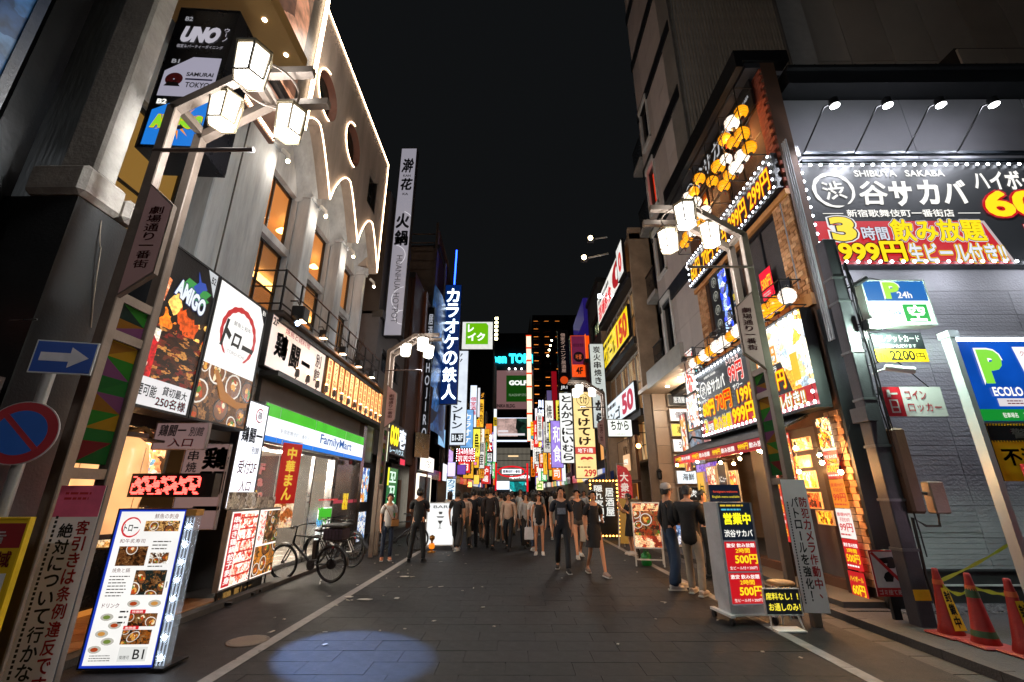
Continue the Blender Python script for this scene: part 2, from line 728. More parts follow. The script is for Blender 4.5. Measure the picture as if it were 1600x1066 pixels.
# manhole
mh = thing('manhole_cover', 'round patterned iron manhole cover beside the white line on the left', 'manhole cover', (-3.06, 5.93, 0))
mh.scale = (.68, .68, 1)
M().lathe((0, 0, 0), [(.33, .001), (.33, .006), (.31, .008)], 32).obj('rim', S('#6b5f55', .5, .6), mh)
m = M()
for i in range(-6, 7):
    for j in range(-6, 7):
        if math.hypot(i, j) < 6.2: m.box(i * .045 - .016, j * .045 - .016, .006, i * .045 + .016, j * .045 + .016, .011)
m.obj('tread_pattern', S('#8a7a6c', .45, .6), mh)['kind'] = 'stuff'
# litter: cigarette ends, scraps of paper
m = M()
rr = random.Random(11)
for _ in range(60):
    x, y = rr.choice((rr.uniform(-4.2, 4), rr.uniform(-3.4, -1.2))), rr.uniform(3.6, 14)
    a, l, w = rr.uniform(0, 6.3), rr.choice((.012, .018, .03, .05)), rr.uniform(.006, .02)
    c, s = math.cos(a), math.sin(a)
    q = [(x + c * p * l - s * t * w, y + s * p * l + c * t * w) for p, t in ((-1, -1), (1, -1), (.8, 1), (-1, .9))]
    m.add([(u, v, .008) for u, v in q] + [(u, v, .014) for u, v in q], [(3, 2, 1, 0), (4, 5, 6, 7), (0, 1, 5, 4), (1, 2, 6, 5), (2, 3, 7, 6), (3, 0, 4, 7)])
m.obj('litter', S('#b8b0a4', .8), None, kind='stuff')
m = M()
for _ in range(260):
    x, y, r_ = rr.uniform(-4.2, 3.9), rr.uniform(3.6, 12), rr.uniform(.008, .022)
    m.lathe((x, y, 0), [(r_, .0045), (r_ * .8, .0065)], 7)
m.obj('gum_spots', S('#3a3634', .7), None, kind='stuff')
for (px, py, w) in ((632, 902, .09), (570, 938, .12), (545, 934, .07), (620, 936, .04)):
    p = at(px, py, Z=0)
    o = M().poly([(-w, -.03), (w * .6, -.05), (w, .02), (.1 * w, .06), (-w * .8, .04)], .009, .016).obj('paper_scrap', S('#c9c2b8', .8))
    o.location = (p.x, p.y, 0)
    tagt(o, {632: 'flat white paper scrap lying alone in mid street', 570: 'crumpled pale paper scrap by the white line, largest of three', 545: 'small pale scrap just left of the crumpled paper', 620: 'tiny pale fleck of rubbish right of the crumpled paper'}[px], 'litter', 'paper scraps on the road')

# ------------------------------------------------------------------ RIGHT: bar building on the corner
BRICK = S('#8a5a38', .8, 0, .35, 5, .5, 60)
GREYW = S('#77757a', .6, 0, .12, 1.5, .25, 14, streak=True)
PALEW = S('#8f8e93', .6, 0, .12, 1.2, .15, 20)
bar = thing('bar_building', 'two storey brick fronted bar with lantern rows and a black sloping eave', 'building', (5.25, 7.2, 0), FR, rx=math.pi / 2)
# local x = 7.2 - Y, local y = height, local z = towards the street
L0 = -4.6
ops = [(-1.9, .3, -.45, 2.75), (-4.4, .3, -2.2, 2.75), (-3.9, 4.95, -2.1, 7.0), (-2.0, 4.95, -.62, 7.0), (-2.1, 8.05, -.75, 9.9), (-4.0, 8.05, -2.5, 9.9)]
M().punch(L0, 0, 0, 10.35, -.3, 0, ops).obj('wall', S('#4a3020', .8), bar)
# brick piers laid brick by brick where they show
bm_ = {}
BR = [S(h, .85, 0, .3, 12, .5, 80) for h in ('#c89468', '#b88458', '#d0a074', '#a87448')]
nb = 0
for (xa, xb, ya, yb) in ((-.6, -.02, 4.95, 7.05), (-4.55, -4.02, 4.95, 7.05), (-.42, -.02, .3, 2.9)):
    r_, yy = 0, ya
    while yy < yb - .05:
        x = xa - (.12 if r_ % 2 else 0)
        while x < xb - .02:
            p, q = max(x, xa), min(x + .235, xb)
            if q - p > .03 and nb < 290:
                k = (round(q - p, 2), rnd.randrange(4))
                if k not in bm_: bm_[k] = M().box(0, 0, 0, q - p - .012, .088, .03).obj('brick', BR[k[1]], bar).data; o = COL.objects[-1]
                else:
                    o = bpy.data.objects.new('brick', bm_[k])
                    COL.objects.link(o)
                    o.parent = bar
                o.location = (p + .006, yy, rnd.uniform(0, .004))
                nb += 1
            x += .247
        yy += .1
        r_ += 1
# corner pier (upper) with joined brick courses
m = M()
yy, r_ = 7.1, 0
while yy < 10.3:
    for k in range(2):
        x = -.34 + k * .17 - (.08 if r_ % 2 else 0)
        m.box(max(-.34, x) + .004, yy, .001, min(0, x + .17) - .004, yy + .088, .05)
    yy += .1
    r_ += 1
m.obj('brick_edge', S('#8a3f28', .85, 0, .35, 9, .5, 60), bar)['kind'] = 'stuff'
# floors, ceilings and rooms behind the openings
WARM = E('#ffb066', 1.1)
M().box(L0, 7.1, -3.2, -.4, 7.6, -.31).box(L0, 9.97, -3.2, -.4, 10.1, -.31).box(L0, 4.55, -3.2, -.4, 4.59, -.31).obj('room_ceiling', S('#a8744a', .6), bar)
M().box(L0, 4.6, -3.2, -.4, 4.9, -.31).box(L0, 0, -3.2, -.4, .1, -.31).obj('room_floor', S('#3a2414', .7), bar)
M().box(L0, .1, -3.3, -.4, 10, -3.21).box(-.42, .1, -3.2, -.4, 10, -.31).obj('room_wall', S('#a8683c', .7, 0, .4, 2), bar)
m = M()
for x in (-4.2, -3.2, -2.2, -1.3, -.5):
    for z in (-.8, -1.9, -2.8):
        m.box(x - .1, 7.02, z - .1, x + .1, 7.08, z + .1)
m.obj('ceiling_lamp', E('#ffc98a', 30), bar)['kind'] = 'stuff'
m = M()
for x in (-4.0, -3.0, -1.9, -1.0):
    m.box(x - .5, 4.5, -2.2, x + .5, 4.56, -1.2)
m.box(-4.4, 9.9, -2.5, -.3, 9.96, -.5)
m.obj('ceiling_lamp', E('#ff9a40', 5), bar)['kind'] = 'stuff'
m = M()
for i in range(7): m.box(-4.4 + i * .65, 6.75, -3, -4.3 + i * .65, 6.9, -.4)
m.obj('beam', S('#6a4226', .7), bar)['kind'] = 'stuff'


def window(par, x0, y0, x1, y1, cols=1, rows=1, fr=None, gl=None, z=-.12, fw=.05, name='window'):
    fr = fr or DARK
    m = M()
    m.box(x0, y0, z, x1, y0 + fw, z + .07).box(x0, y1 - fw, z, x1, y1, z + .07).box(x0, y0 + fw, z, x0 + fw, y1 - fw, z + .07).box(x1 - fw, y0 + fw, z, x1, y1 - fw, z + .07)
    for c in range(1, cols):
        xx = x0 + (x1 - x0) * c / cols
        m.box(xx - fw * .4, y0 + fw, z + .002, xx + fw * .4, y1 - fw, z + .065)
    for r in range(1, rows):
        yy = y0 + (y1 - y0) * r / rows
        m.box(x0 + fw, yy - fw * .3, z + .005, x1 - fw, yy + fw * .3, z + .06)
    w = m.obj(name, fr, par)
    gl = gl or GLASS()
    for c in range(cols):
        for r in range(rows):
            a, b_ = x0 + (x1 - x0) * c / cols, x0 + (x1 - x0) * (c + 1) / cols
            p, q = y0 + (y1 - y0) * r / rows, y0 + (y1 - y0) * (r + 1) / rows
            M().box(a + .015, p + .015, z + .02, b_ - .015, q - .015, z + .028).obj('pane', gl, w)
    return w


window(bar, -3.9, 4.95, -2.1, 7.0, 2, 1, gl=GLASS('#6a5040', .12))
window(bar, -2.0, 4.95, -.62, 7.0, 2, 1, gl=GLASS('#6a5040', .12))
window(bar, -2.1, 8.05, -.75, 9.9, 2, 2, gl=GLASS('#503018', .2))
window(bar, -4.0, 8.05, -2.5, 9.9, 2, 2, gl=GLASS('#503018', .2))
# eave, corner trim
M().box(L0 - .15, 10.33, -.6, .06, 10.62, .55).box(L0 - .15, 10.15, .40, .06, 10.33, .55).obj('eave', S('#0a0a0b', .35, 0, .1, 3), bar)
M().box(L0 - .1, 10.16, .02, .02, 10.30, .34).obj('eave_soffit', S('#26262a', .6), bar)
m = M().box(.0, 0, -.25, .06, 4.6, .04)
m.obj('corner_trim', S('#0c0e12', .4), bar)
m = M()
for dx in (0, .055, .11): m.tube([(.09 + dx, 4.0, .0), (.09 + dx, 8.1, .0)], .018, 6)
m.obj('corner_pipe', S('#8a8c90', .5), bar)
# timber string courses
M().box(L0, 7.0, .001, -.0, 7.12, .09).box(L0, 7.98, .001, -.36, 8.06, .12).box(L0, 4.72, .001, 0, 4.94, .07).obj('band_course', S('#b0763c', .7, 0, .3, 3, .3, 30, streak=True), bar)
# ground floor timber
for x in (-4.5, -2.15, -.55): M().box(x - .09, 0.05, 0.001, x + .09, 2.8, .1).obj('timber_post', S('#2a1a10', .6, 0, .3, 4), bar)
M().box(-4.4, .1, -.9, -2.2, 2.75, -.85).obj('back_panel', S('#201408', .7), bar)

def bulb_border(t, x0, y0, x1, y1, step, r, mat, z=.045, jit=.0):
    m = M()
    nx, ny = max(1, round((x1 - x0) / step)), max(1, round((y1 - y0) / step))
    P = [(x0 + (x1 - x0) * i / nx, y) for i in range(nx + 1) for y in (y0, y1)] + [(x, y0 + (y1 - y0) * i / ny) for i in range(1, ny) for x in (x0, x1)]
    for x, y in P: m.lathe((x, y, z), [(r, -.01), (r * .95, .006), (r * .4, .014)], 6)
    o = m.obj('bulb_string', mat, t)
    o['kind'] = 'stuff'
    w = M()
    w.tube([(x0, y0, z - .012), (x1, y0, z - .012), (x1, y1, z - .012), (x0, y1, z - .012), (x0, y0, z - .012)], .006, 4).obj('bulb_cable', DARK, t)


SIGNBLK = E('#1b2126', .35)
SRED = E('#c8101c', .9)
YL = E('#ffd820', 1.05)
ORG = E('#ff9a18', 1.05)
BUL = E('#eef4ff', 9)
K_ = E('#0c0c0c', .05)

def brush_badge(t, cx, cy, r, mat, z=.012):
    mkarc(cx, cy, r, r * .2, -60, 290, z, 40, .6).obj('logo', mat, t)['kind'] = 'stuff'
    text(t, '渋', cx - r * .55, cy - r * .55, cx + r * .55, cy + r * .55, mat, z, .02, rot=.1)


# LED edged strip under the top windows
b = board('led_strip_sign', 'long black price strip edged with white bulbs above the upper windows of the bar', 'sign', FR, (5.08, 11.75, 7.18), 4.5, .82, SIGNBLK, .12, rim=False)
for (s, a, b2, y0, y1, mt, ol) in (('60円', .15, .78, .12, .6, YL, SRED), ('70円', .95, 1.6, .12, .6, YL, SRED), ('50円', 1.8, 2.35, .12, .5, YL, SRED), ('299円', 2.55, 3.35, .15, .62, YL, SRED), ('299円', 3.5, 4.3, .15, .62, YL, SRED)):
    text(b, s, a, y0, b2, y1, mt, .016, .03, outline=[(.06, ol)])
for s, a, b2 in (('ハイボール', .15, .8), ('生レモン', .95, 1.6), ('角ハイ', 1.8, 2.3), ('生ビール', 2.6, 3.2), ('テキーラ', 3.6, 4.2)): text(b, s, a, .62, b2, .74, WHT, .014, .02)
bulb_border(b, .06, .05, 4.44, .77, .16, .026, BUL)
# the big street-side price board
b = board('price_board', 'large bulb edged drinks price board over the bar door, food picture at its corner end', 'sign', FR, (4.98, 12.0, 2.98), 4.72, 1.68, SIGNBLK, .2, rim=False)
patch(b, 0, 0, 4.72, .36, SRED, .007)
patch(b, 3.1, .36, 4.72, 1.68, PIC('beer', ['#e8eef2', '#f4d890', '#e0a030', '#9fb8c8', '#fff4d8', '#a8b0b8'], 5, .85), .009)
M().poly([(3.15, .36), (4.1, .36), (3.9, .95), (3.1, .95)], .010, .013).obj('print', SIGNBLK, b)
patch(b, 4.2, .5, 4.4, 1.0, E('#ffb020', 1.3), .014)
patch(b, 4.17, 1.0, 4.43, 1.12, E('#ffffff', 1.4), .014)
brush_badge(b, .36, 1.18, .2, WHT)
text(b, '谷サカバ', .6, 1.02, 1.6, 1.34, WHT, .012, .04)
text(b, 'SHIBUYA  SAKABA', .5, 1.44, 1.2, 1.5, WHT, .012, .02)
text(b, 'ハイボール', .15, .86, .62, .95, WHT, .012, .02)
text(b, '60円', .18, .5, .86, .86, YL, .016, .04, outline=[(.05, ORG), (.1, SRED)])
text(b, '70円', 1.0, .52, 1.78, .92, E('#e02010', 1), .016, .04, outline=[(.05, YL), (.08, SRED)])
text(b, '99円', 1.85, 1.02, 2.5, 1.42, E('#e02010', 1), .016, .04, outline=[(.06, E('#ffe8e0', 1.1))])
text(b, 'トリカラ', 1.8, 1.46, 2.4, 1.58, WHT, .012, .02, outline=[(.05, SRED)])
text(b, 'サワー', 1.95, .84, 2.4, .96, WHT, .012, .02)
text(b, '199円', 2.1, .5, 2.95, .84, YL, .016, .04, outline=[(.07, SRED)])
text(b, '生ビール', 3.1, 1.05, 3.7, 1.2, WHT, .018, .03, outline=[(.06, K_)])
text(b, '199円', 3.1, .98, 3.8, 1.3, ORG, .02, .04, outline=[(.06, WHT)])
text(b, 'テキーラ', 3.2, .8, 3.75, .92, WHT, .018, .02)
text(b, '299円', 3.2, .46, 3.95, .8, YL, .02, .04, outline=[(.07, SRED)])
text(b, '3', .16, .08, .36, .42, YL, .02, .04, outline=[(.04, K_), (.07, WHT)])
text(b, '時間', .4, .1, .68, .3, WHT, .016, .03, outline=[(.04, K_)])
text(b, '飲み放題', .72, .08, 1.65, .4, YL, .018, .04, outline=[(.04, K_), (.07, WHT)])
text(b, '999円', 1.75, .1, 2.7, .46, YL, .018, .05, outline=[(.06, SRED)])
text(b, '生ビール付き!!', 2.85, .08, 4.4, .34, WHT, .018, .04, outline=[(.04, K_), (.07, YL)])
bulb_border(b, .06, .05, 4.66, 1.63, .175, .032, BUL)
M().box(.0, 1.68, -.2, 4.72, 1.71, .07).box(0, -.05, -.2, 4.72, -.001, .08).obj('edge_cap', S('#1a1c20', .4), b)


# lantern cages
def lantern_mesh():
    m = M()
    pr = []
    for i in range(13):
        t = math.pi * (i / 12)
        rr_ = .15 * max(.28, math.sin(t)) * (1 + (.03 if i % 2 else -.02))
        pr.append((rr_, -.15 * math.cos(t)))
    m.lathe((0, 0, 0), pr, 14)
    return m


LY, LW = LB('#f89c14', 1.25, .6), LB('#fff0dc', 1.5, .5)
lan = []
for nm, mt in (('yellow', LY), ('white', LW)):
    t = thing('paper_lantern', nm, 'lantern', (0, 0, 0))
    sh = lantern_mesh().obj('lamp_shade', mt, t)
    M().lathe((0, 0, .15), [(.05, 0), (.05, .035)], 10).obj('cap', BLK, t)
    M().lathe((0, 0, -.18), [(.045, 0), (.045, .03)], 10).obj('cap', BLK, t)
    m = M()
    for k_ in range(5): m.ring((0, 0, -.1 + k_ * .05), .152 * math.sin(math.acos((-.1 + k_ * .05) / .155)), .0035, 'z', 14, 3)
    m.obj('rib', S('#4a2408', .6), t)['kind'] = 'stuff'
    mk = mkarc(0, 0, .06, .014, 0, 360, 0, 20)
    mk.v = [(-.151 + .0, x, y) for x, y, z in mk.v]
    mk.obj('crest', S('#5a1408', .6), t)
    M().tube([(0, 0, .18), (0, 0, .3)], .004, 4).obj('cord', BLK, t)
    m = M().tube([(0, 0, -.18), (0, 0, -.27)], .01, 5)
    m.obj('tassel', S('#7a1010', .8), t)
    lan.append(t)
rl = random.Random(5)
rows = []
for i in range(13):   # under the upper windows: one row
    rows.append((4.93, 7.45 + i * .37, 4.98, [1, 0, 0, 1, 0, 1, 0, 1, 1, 0, 1, 0, 1][i], 'in the row over the price board'))
for i in range(11):    # upper cage, front row
    rows.append((4.85, 7.5 + i * .3 + (i > 4) * .75, 8.35 + (i % 2) * .05, [0, 1, 1, 0, 0, 1, 0, 0, 1, 0, 0][i], 'in the front row of the upper cage'))
for i in range(8):
    rows.append((4.82, 7.6 + i * .38 + (i > 4) * .6, 8.8 + (i % 2) * .12, [0, 0, 1, 0, 0, 1, 0, 1][i], 'in the middle row of the upper cage'))
for i in range(6):
    rows.append((4.9, 7.6 + i * .4 + (i > 2) * 1.1, 9.4 + (i % 2) * .1, [0, 1, 0, 0, 0, 1][i], 'in the top row of the upper cage'))
cnts = {}
ords = ['first', 'second', 'third', 'fourth', 'fifth', 'sixth', 'seventh', 'eighth', 'ninth', 'tenth', 'eleventh', 'twelfth', 'thirteenth']
used = [False, False]
for x, y, z, w, row in rows:
    n_ = cnts[row] = cnts.get(row, 0) + 1
    src = lan[w]
    o = src if not used[w] else dup(src)
    used[w] = True
    o.location = (x, y, z)
    s_ = rl.uniform(.88, 1.1)
    o.scale = (s_, s_, s_)
    tagt(o, f"{['yellow', 'white'][w]} round paper lantern, {ords[n_ - 1]} from the corner {row}", 'lantern', 'round paper lanterns on the bar front')
for (nm, lb, y0, y1, z0, z1) in (('lantern_cage', 'black wire cage holding the lantern row over the price board', 7.25, 12.0, 4.72, 5.22), ('lantern_cage', 'tall black wire cage of lanterns under the eave', 7.4, 11.4, 8.08, 9.85)):
    t = thing(nm, lb, 'cage', (4.7, y0, z0), group='lantern cages on the bar front')
    L_, H_ = y1 - y0, z1 - z0
    m = M()
    n_ = int(L_ / .75)
    for i in range(n_ + 1):
        y = L_ * i / n_
        m.box(0, y - .008, 0, .016, y + .008, H_).box(.016, y - .008, H_ - .016, .4, y + .008, H_).box(.016, y - .008, 0, .4, y + .008, .016)
    m.obj('wire_upright', BLK, t)
    m = M()
    for z in ([0, H_] if H_ < 1 else [0, .6, 1.2, H_]):
        for x in (.004, .384): m.box(x - .002, 0, z - .009, x + .012, L_, z + .007)
    m.obj('wire_rail', BLK, t)
for (y, z, lb) in ((7.9, 5.3, 'nearest the corner'), (9.5, 5.25, 'over the middle'), (11.3, 5.2, 'at the far end'), ):
    t = thing('sign_floodlight', f'black tilted floodlight above the drinks price board, {lb}', 'floodlight', (4.35, y - .2, z - .35), group='floodlights over the drinks price board')
    M().box(-.05, -.08, -.04, .06, .08, .05).obj('lamp_body', BLK, t, bevel=.01)
    M().box(.061, -.06, -.03, .064, .06, .03).obj('lamp_glass', E('#ffffff', 6), t)
    M().tube([(0, 0, .05), (.35, 0, .12), (.62, 0, .1)], .012, 6).obj('arm', BLK, t)
    s = spot('flood', (4.42, y - .2, z - .37), (5.0, y - .2, 3.9), 60, size=80)
    s.parent = t
    s.matrix_parent_inverse = Matrix.Translation((-4.35, -(y - .2), -(z - .35)))
# name board under the eave
b = board('eave_name_board', 'black board with white brush writing and ring badge tucked under the black eave', 'sign', FR, (5.1, 11.45, 9.45), 4.0, .7, S('#0b0b0c', .5), .05, rim=False)
WB = E('#e8e8ea', .5)
brush_badge(b, .45, .35, .3, WB)
text(b, '谷サカバ', .95, .1, 3.0, .62, WB, .012, .03)
text(b, 'SHIBUYA SAKABA', 3.1, .3, 3.9, .4, WB, .012, .01)
# window posters of the bar
b = board('lit_banner', 'black hanging banner with ring badges and a blue white glow in the upper bar window', 'banner', FR, (5.14, 10.75, 5.0), .95, 1.95, S('#101014', .5), .02, rim=False)
patch(b, .5, .1, .9, 1.85, PIC('neon', ['#1a3cff', '#a8c8ff', '#e8f0ff', '#2040a0', '#0a1030', '#6a90ff'], 6, 1.2), .008)
for r_ in range(5):
    for c_ in range(2): brush_badge(b, .26 + c_ * .44, .22 + r_ * .38, .12, E('#d8d8c8', .5), .012)
i = 0
for (y, z, w, h, bgc, s, fc, lb) in ((9.75, 5.75, .45, .4, '#101a30', '営業中', '#ffe030', 'dark blue open sign with yellow letters in the upper bar window'), (9.6, 5.1, .4, .5, '#c8102a', '500円', '#ffe030', 'red price poster low in the upper bar window'), (8.55, 5.35, .42, .62, '#c8102a', '500円', '#ffe030', 'red and yellow price poster on the near upper bar window'), (9.05, 5.0, .32, .38, '#101014', '渋', '#e8e8e0', 'small black badge poster at the foot of the upper bar window'), (8.0, 4.97, .36, .5, '#101014', '渋', '#e8e8e0', 'tall black badge poster beside the corner pier')):
    b = board('window_poster', lb, 'poster', FR, (5.16, y, z), w, h, E(bgc, .8, base=bgc), .01, rim=False)
    text(b, s, .04, h * .35, w - .04, h * .75, E(fc, .9), .01, .02)
    fine(b, .04, .05, w - .04, h * .25, 2, E('#f0e8e0', .7), .01)
    i += 1
# picture boards left of the price board, on the same front
PB = [(13.1, 4.35, .8, 1.25, PIC('menuA', ['#f0ece8', '#d8402c', '#f8f4f0', '#e8b0a0', '#f4f0ec', '#c83020'], 7, 1.1), 'white poster with a red boxed heading and a chef'),
      (12.3, 4.45, .55, .85, PIC('menuB', ['#101018', '#202838', '#58c8d0', '#101018', '#e8e8e8'], 9, .9), 'small black poster with pale blue writing'),
      (13.25, 3.35, .85, .95, PIC('sushi', ['#f4f0e8', '#d86848', '#f8f8f4', '#e09868', '#f0e8e0', '#384858'], 9, 1.15), 'white sushi poster'),
      (12.35, 3.55, .5, .9, PIC('beeryel', ['#f0c030', '#f8e080', '#d8a018', '#f8f4e0'], 4, 1.15), 'yellow poster with a beer glass'),
      (13.35, 2.35, .95, .95, PIC('idol', ['#4a6a8a', '#7a98b0', '#a8b8c8', '#38506a', '#c89888'], 3, .5, 1.5), 'faded blue poster of three figures'),
      (12.35, 2.45, .5, .9, PIC('pinkp', ['#d8a8a0', '#c88a88', '#e8c8c0'], 3, .6), 'pale pink panel')]
for y, z, w, h, mt, lb in PB:
    b = board('picture_poster', lb + ' left of the drinks board', 'poster', FR, (5.1, y, z), w, h, mt, .05, S('#6a6a70', .4), .02)
text(b, 'ル', .1, .5, .4, .8, S('#a04040'), .012)
b = board('narrow_picture_poster', 'narrow tall photo poster between the directory and the faded blue poster', 'poster', FR, (5.12, 14.0, 2.2), .5, 1.7, PIC('narrow', ['#f0e0c8', '#e0a040', '#c86040', '#f0f0e8', '#b04030'], 7, 1.0), .04, S('#8a8a90', .4), .02)

# awning
t = thing('shop_awning', 'dark grey canvas awning with a red printed valance over the bar door', 'awning', (5.2, 7.9, 2.9))
m = M()
v = [(0, 0, .05), (0, 4.9, .05), (-.8, 4.9, -.33), (-.8, 0, -.33)]
m.add([Vector(p) for p in v] + [Vector(p) + Vector((0, 0, -.02)) for p in v], [(0, 1, 2, 3), (7, 6, 5, 4), (0, 3, 7, 4), (1, 5, 6, 2), (3, 2, 6, 7), (0, 4, 5, 1)])
m.obj('canvas', S('#3a3c40', .7, 0, .25, 3, .3), t)
m = M()
for i in range(6): m.tube([(0, .1 + i * .94, .0), (-.78, .1 + i * .94, -.36)], .014, 6)
m.tube([(-.79, 0, -.36), (-.79, 4.9, -.36)], .018, 6).obj('rib', STEEL, t)
va = M().box(-.815, 0, -.56, -.802, 4.9, -.35).obj('valance', E('#a81428', .35, base='#a01020'), t)  # cloth with its light put in as a faint glow
vt = bpy.data.objects.new('valance_print', None)
COL.objects.link(vt)
vt.parent = t
vt.location = (-.817, 4.9, -.56)
vt.rotation_euler = (math.pi / 2, 0, FR)
for k in range(4):
    text(vt, '999円', .15 + k * 1.2, .05, .55 + k * 1.2, .17, YL, .004, .03)
    text(vt, '飲み放題', .6 + k * 1.2, .06, 1.2 + k * 1.2, .16, WHT, .004, .02)
M().tube([(-.1, 4.6, .12), (-.35, 4.6, .16), (-.35, 4.85, .05)], .03, 8).obj('crank_case', BLK, t)
# string of bulbs under the awning and along the bar
t = thing('festoon_lights', 'string of warm bare bulbs hanging under the awning and along the bar front', 'string lights', (4.5, 7.2, 2.4))
P = [(4.25, 12.2, 2.3), (4.4, 11.2, 2.32), (4.6, 10.4, 2.25), (4.7, 10.0, 2.2), (4.5, 9.2, 2.38), (4.7, 8.8, 2.35), (4.9, 8.75, 2.15), (4.65, 8.3, 2.42), (4.85, 8.0, 1.95), (4.6, 7.55, 2.3), (4.9, 7.45, 2.18), (4.75, 7.2, 2.05), (4.9, 7.05, 1.9), (4.5, 8.5, 2.35), (4.8, 9.9, 2.3)]
c_ = [(4.4, 12.6, 2.52), *[(p[0], p[1], p[2] + .12) for p in sorted(P, key=lambda p: -p[1])], (5.15, 6.98, 2.6)]
o = cable(c_, .006, .03, 4)
o.v = [(x - 4.5, y - 7.2, z - 2.4) for x, y, z in o.v]
o.obj('cord', BLK, t)
for p in P:
    q = Vector(p) - Vector((4.5, 7.2, 2.4))
    b = M().ball(q, .035, 8).obj('bulb', E('#ffd9a0', 60), t)
    M().lathe(q, [(.018, .03), (.018, .1)], 8).obj('bulb_socket', BLK, b)
for q, w_ in (((6.2, 8.4, 6.1), 110), ((6.2, 10.2, 6.1), 110), ((6.0, 8.4, 9.3), 120), ((6.0, 10.4, 9.3), 120), ((4.9, 8.2, 9.2), 26), ((4.9, 10.3, 9.1), 26), ((6.0, 8.3, 2.4), 40), ((6.2, 10.5, 2.3), 50)):
    point('bar_room_light', q, w_, '#ffb468', .1)
for q in ((4.3, 11.4, 2.2), (4.55, 9.6, 2.15), (4.7, 8.3, 2.1), (4.7, 7.4, 1.95)):
    l = point('festoon_glow', (q[0] - 4.5, q[1] - 7.2, q[2] - 2.4), 45, '#ffb468', .05)
    l.parent = t

# price strips at the bar door: columns of red 500 yen posters
def price_strip(y, z0, n, lb, w=.3, h=.4, X=5.05, tilt=0, mix=False):
    t = thing('price_strip', lb, 'poster', (X, y, z0), FR, 'hanging price strips at the bar door', rx=math.pi / 2)
    for i in range(n):
        a, b_ = i * h, i * h + h - .008
        kind = mix and i % 3
        bgm = E('#d01820', .95) if not kind else E('#f4ece4', 1.0) if kind == 1 else E('#e88820', 1.0)
        s = M().box(0, a, -.004, w, b_, 0).obj('price_card', bgm, t)
        s.location = (tilt * i, 0, 0)
        fc = YL if not kind else RED
        text(s, '500円' if not kind else '99円', .03, a + .1, w - .03, a + .22, fc, .003, .03, outline=None)
        text(s, '2時間' if not kind else '手羽先70円', .06, a + .24, w - .06, a + .3, fc, .003, .02)
        text(s, '激安 飲み放題' if not kind else '唐揚99円', .02, a + .32, w - .02, a + .375, WHT if not kind else RED, .003, .02)
        fine(s, .02, a + .03, w - .02, a + .08, 1, WHT if not kind else RED, .003)
    return t


price_strip(9.3, .75, 5, 'column of red 500 yen cards on the post left of the bar doorway', .3, .42, 5.05, mix=False)
price_strip(8.6, .55, 5, 'slanting column of red 500 yen cards in the middle of the bar doorway', .3, .42, 4.95, .01)
t = price_strip(7.72, .5, 5, 'tall column of red white and yellow price cards beside the bar corner', .34, .44, 5.14, mix=True)
b = board('price_card', 'square 60 yen highball card low on the bar corner', 'poster', FR, (5.13, 7.72, .1), .34, .38, SRED, .01, rim=False)
text(b, '60円', .04, .06, .3, .2, YL, .01, .04)
text(b, 'ハイボール', .03, .24, .31, .32, YL, .01, .02)
b = board('menu_poster', 'lit yellow menu poster above the tall column of price cards', 'poster', FR, (5.13, 7.72, 2.3), .34, .5, PIC('mp', ['#f8e8a0', '#e8a020', '#202020', '#fff4d0', '#d85020'], 14, 1.1), .01, rim=False)
SM = [(8.25, 2.3, .5, .22, 'pair of round plates on a small food photo', PIC('plates', ['#e8a040', '#f8e0b0', '#8a5020', '#f0c060'], 10, .9)),
      (8.3, 2.02, .45, .2, 'small orange food photo under the pair of plates', PIC('orf', ['#c85a18', '#e88838', '#7a2c10', '#f0b060'], 12, .8)),
      (8.3, 1.68, .5, .28, 'yellow card of small dishes', PIC('dish', ['#f0d060', '#e8e0b0', '#4a8030', '#d08020'], 12, 1.0)),
      (8.2, 1.36, .42, .26, 'dark food photo of grilled meat', PIC('meat', ['#4a1a0c', '#a84018', '#e08040', '#2a0c08'], 12, .8)),
      (7.98, 1.12, .4, .22, 'slanted orange menu card', PIC('slant', ['#f0a818', '#e8c040', '#c87810', '#6a2808'], 14, 1.0))]
for y, z, w, h, lb, mt in SM:
    b = board('food_card', lb + ' in the bar window near the corner', 'poster', FR, (5.0, y, z), w, h, mt, .01, S('#caa070'), .015)
# ground-floor menu boards left of the door
for (y, z, w, h, mt, lb, s) in ((12.9, 1.0, .5, 1.15, E('#e8b040', 1.1), 'yellow pointed board with a brush stroke sign beside the bar door', '旬'), (12.2, 1.05, .55, 1.2, PIC('menug', ['#e8e0d8', '#a04030', '#c8b8a8', '#f0e8e0', '#804838'], 12, .75), 'grey framed menu of dish photos beside the bar door', ''), (11.55, 1.05, .5, 1.25, E('#23262b', .6), 'black chalk style menu board beside the bar door', 'メニュー'), (10.95, 1.0, .38, 1.1, PIC('mg2', ['#d8281c', '#e8a040', '#f0e0c8', '#a02018'], 12, .9), 'red bordered food poster under the awning', '')):
    b = board('menu_board', lb, 'menu board', FR, (5.0, y, z), w, h, mt, .04, S('#a8a8a4', .5), .02)
    if s == '旬': text(b, s, .12, .45, .4, .85, BLK, .012)
    if s == 'メニュー':
        text(b, s, .06, .8, .44, .95, WHT, .012)
        fine(b, .08, .3, .42, .65, 5, E('#60d0d8', .8))
b = board('picture_screen', 'purple blue anime style poster panel under the awning', 'poster', FR, (5.12, 13.2, 1.85), 1.5, .55, PIC('purple', ['#3020a0', '#6a50d8', '#b8a0f0', '#2a1870', '#8060d0'], 4, .9, 1.4), .04)
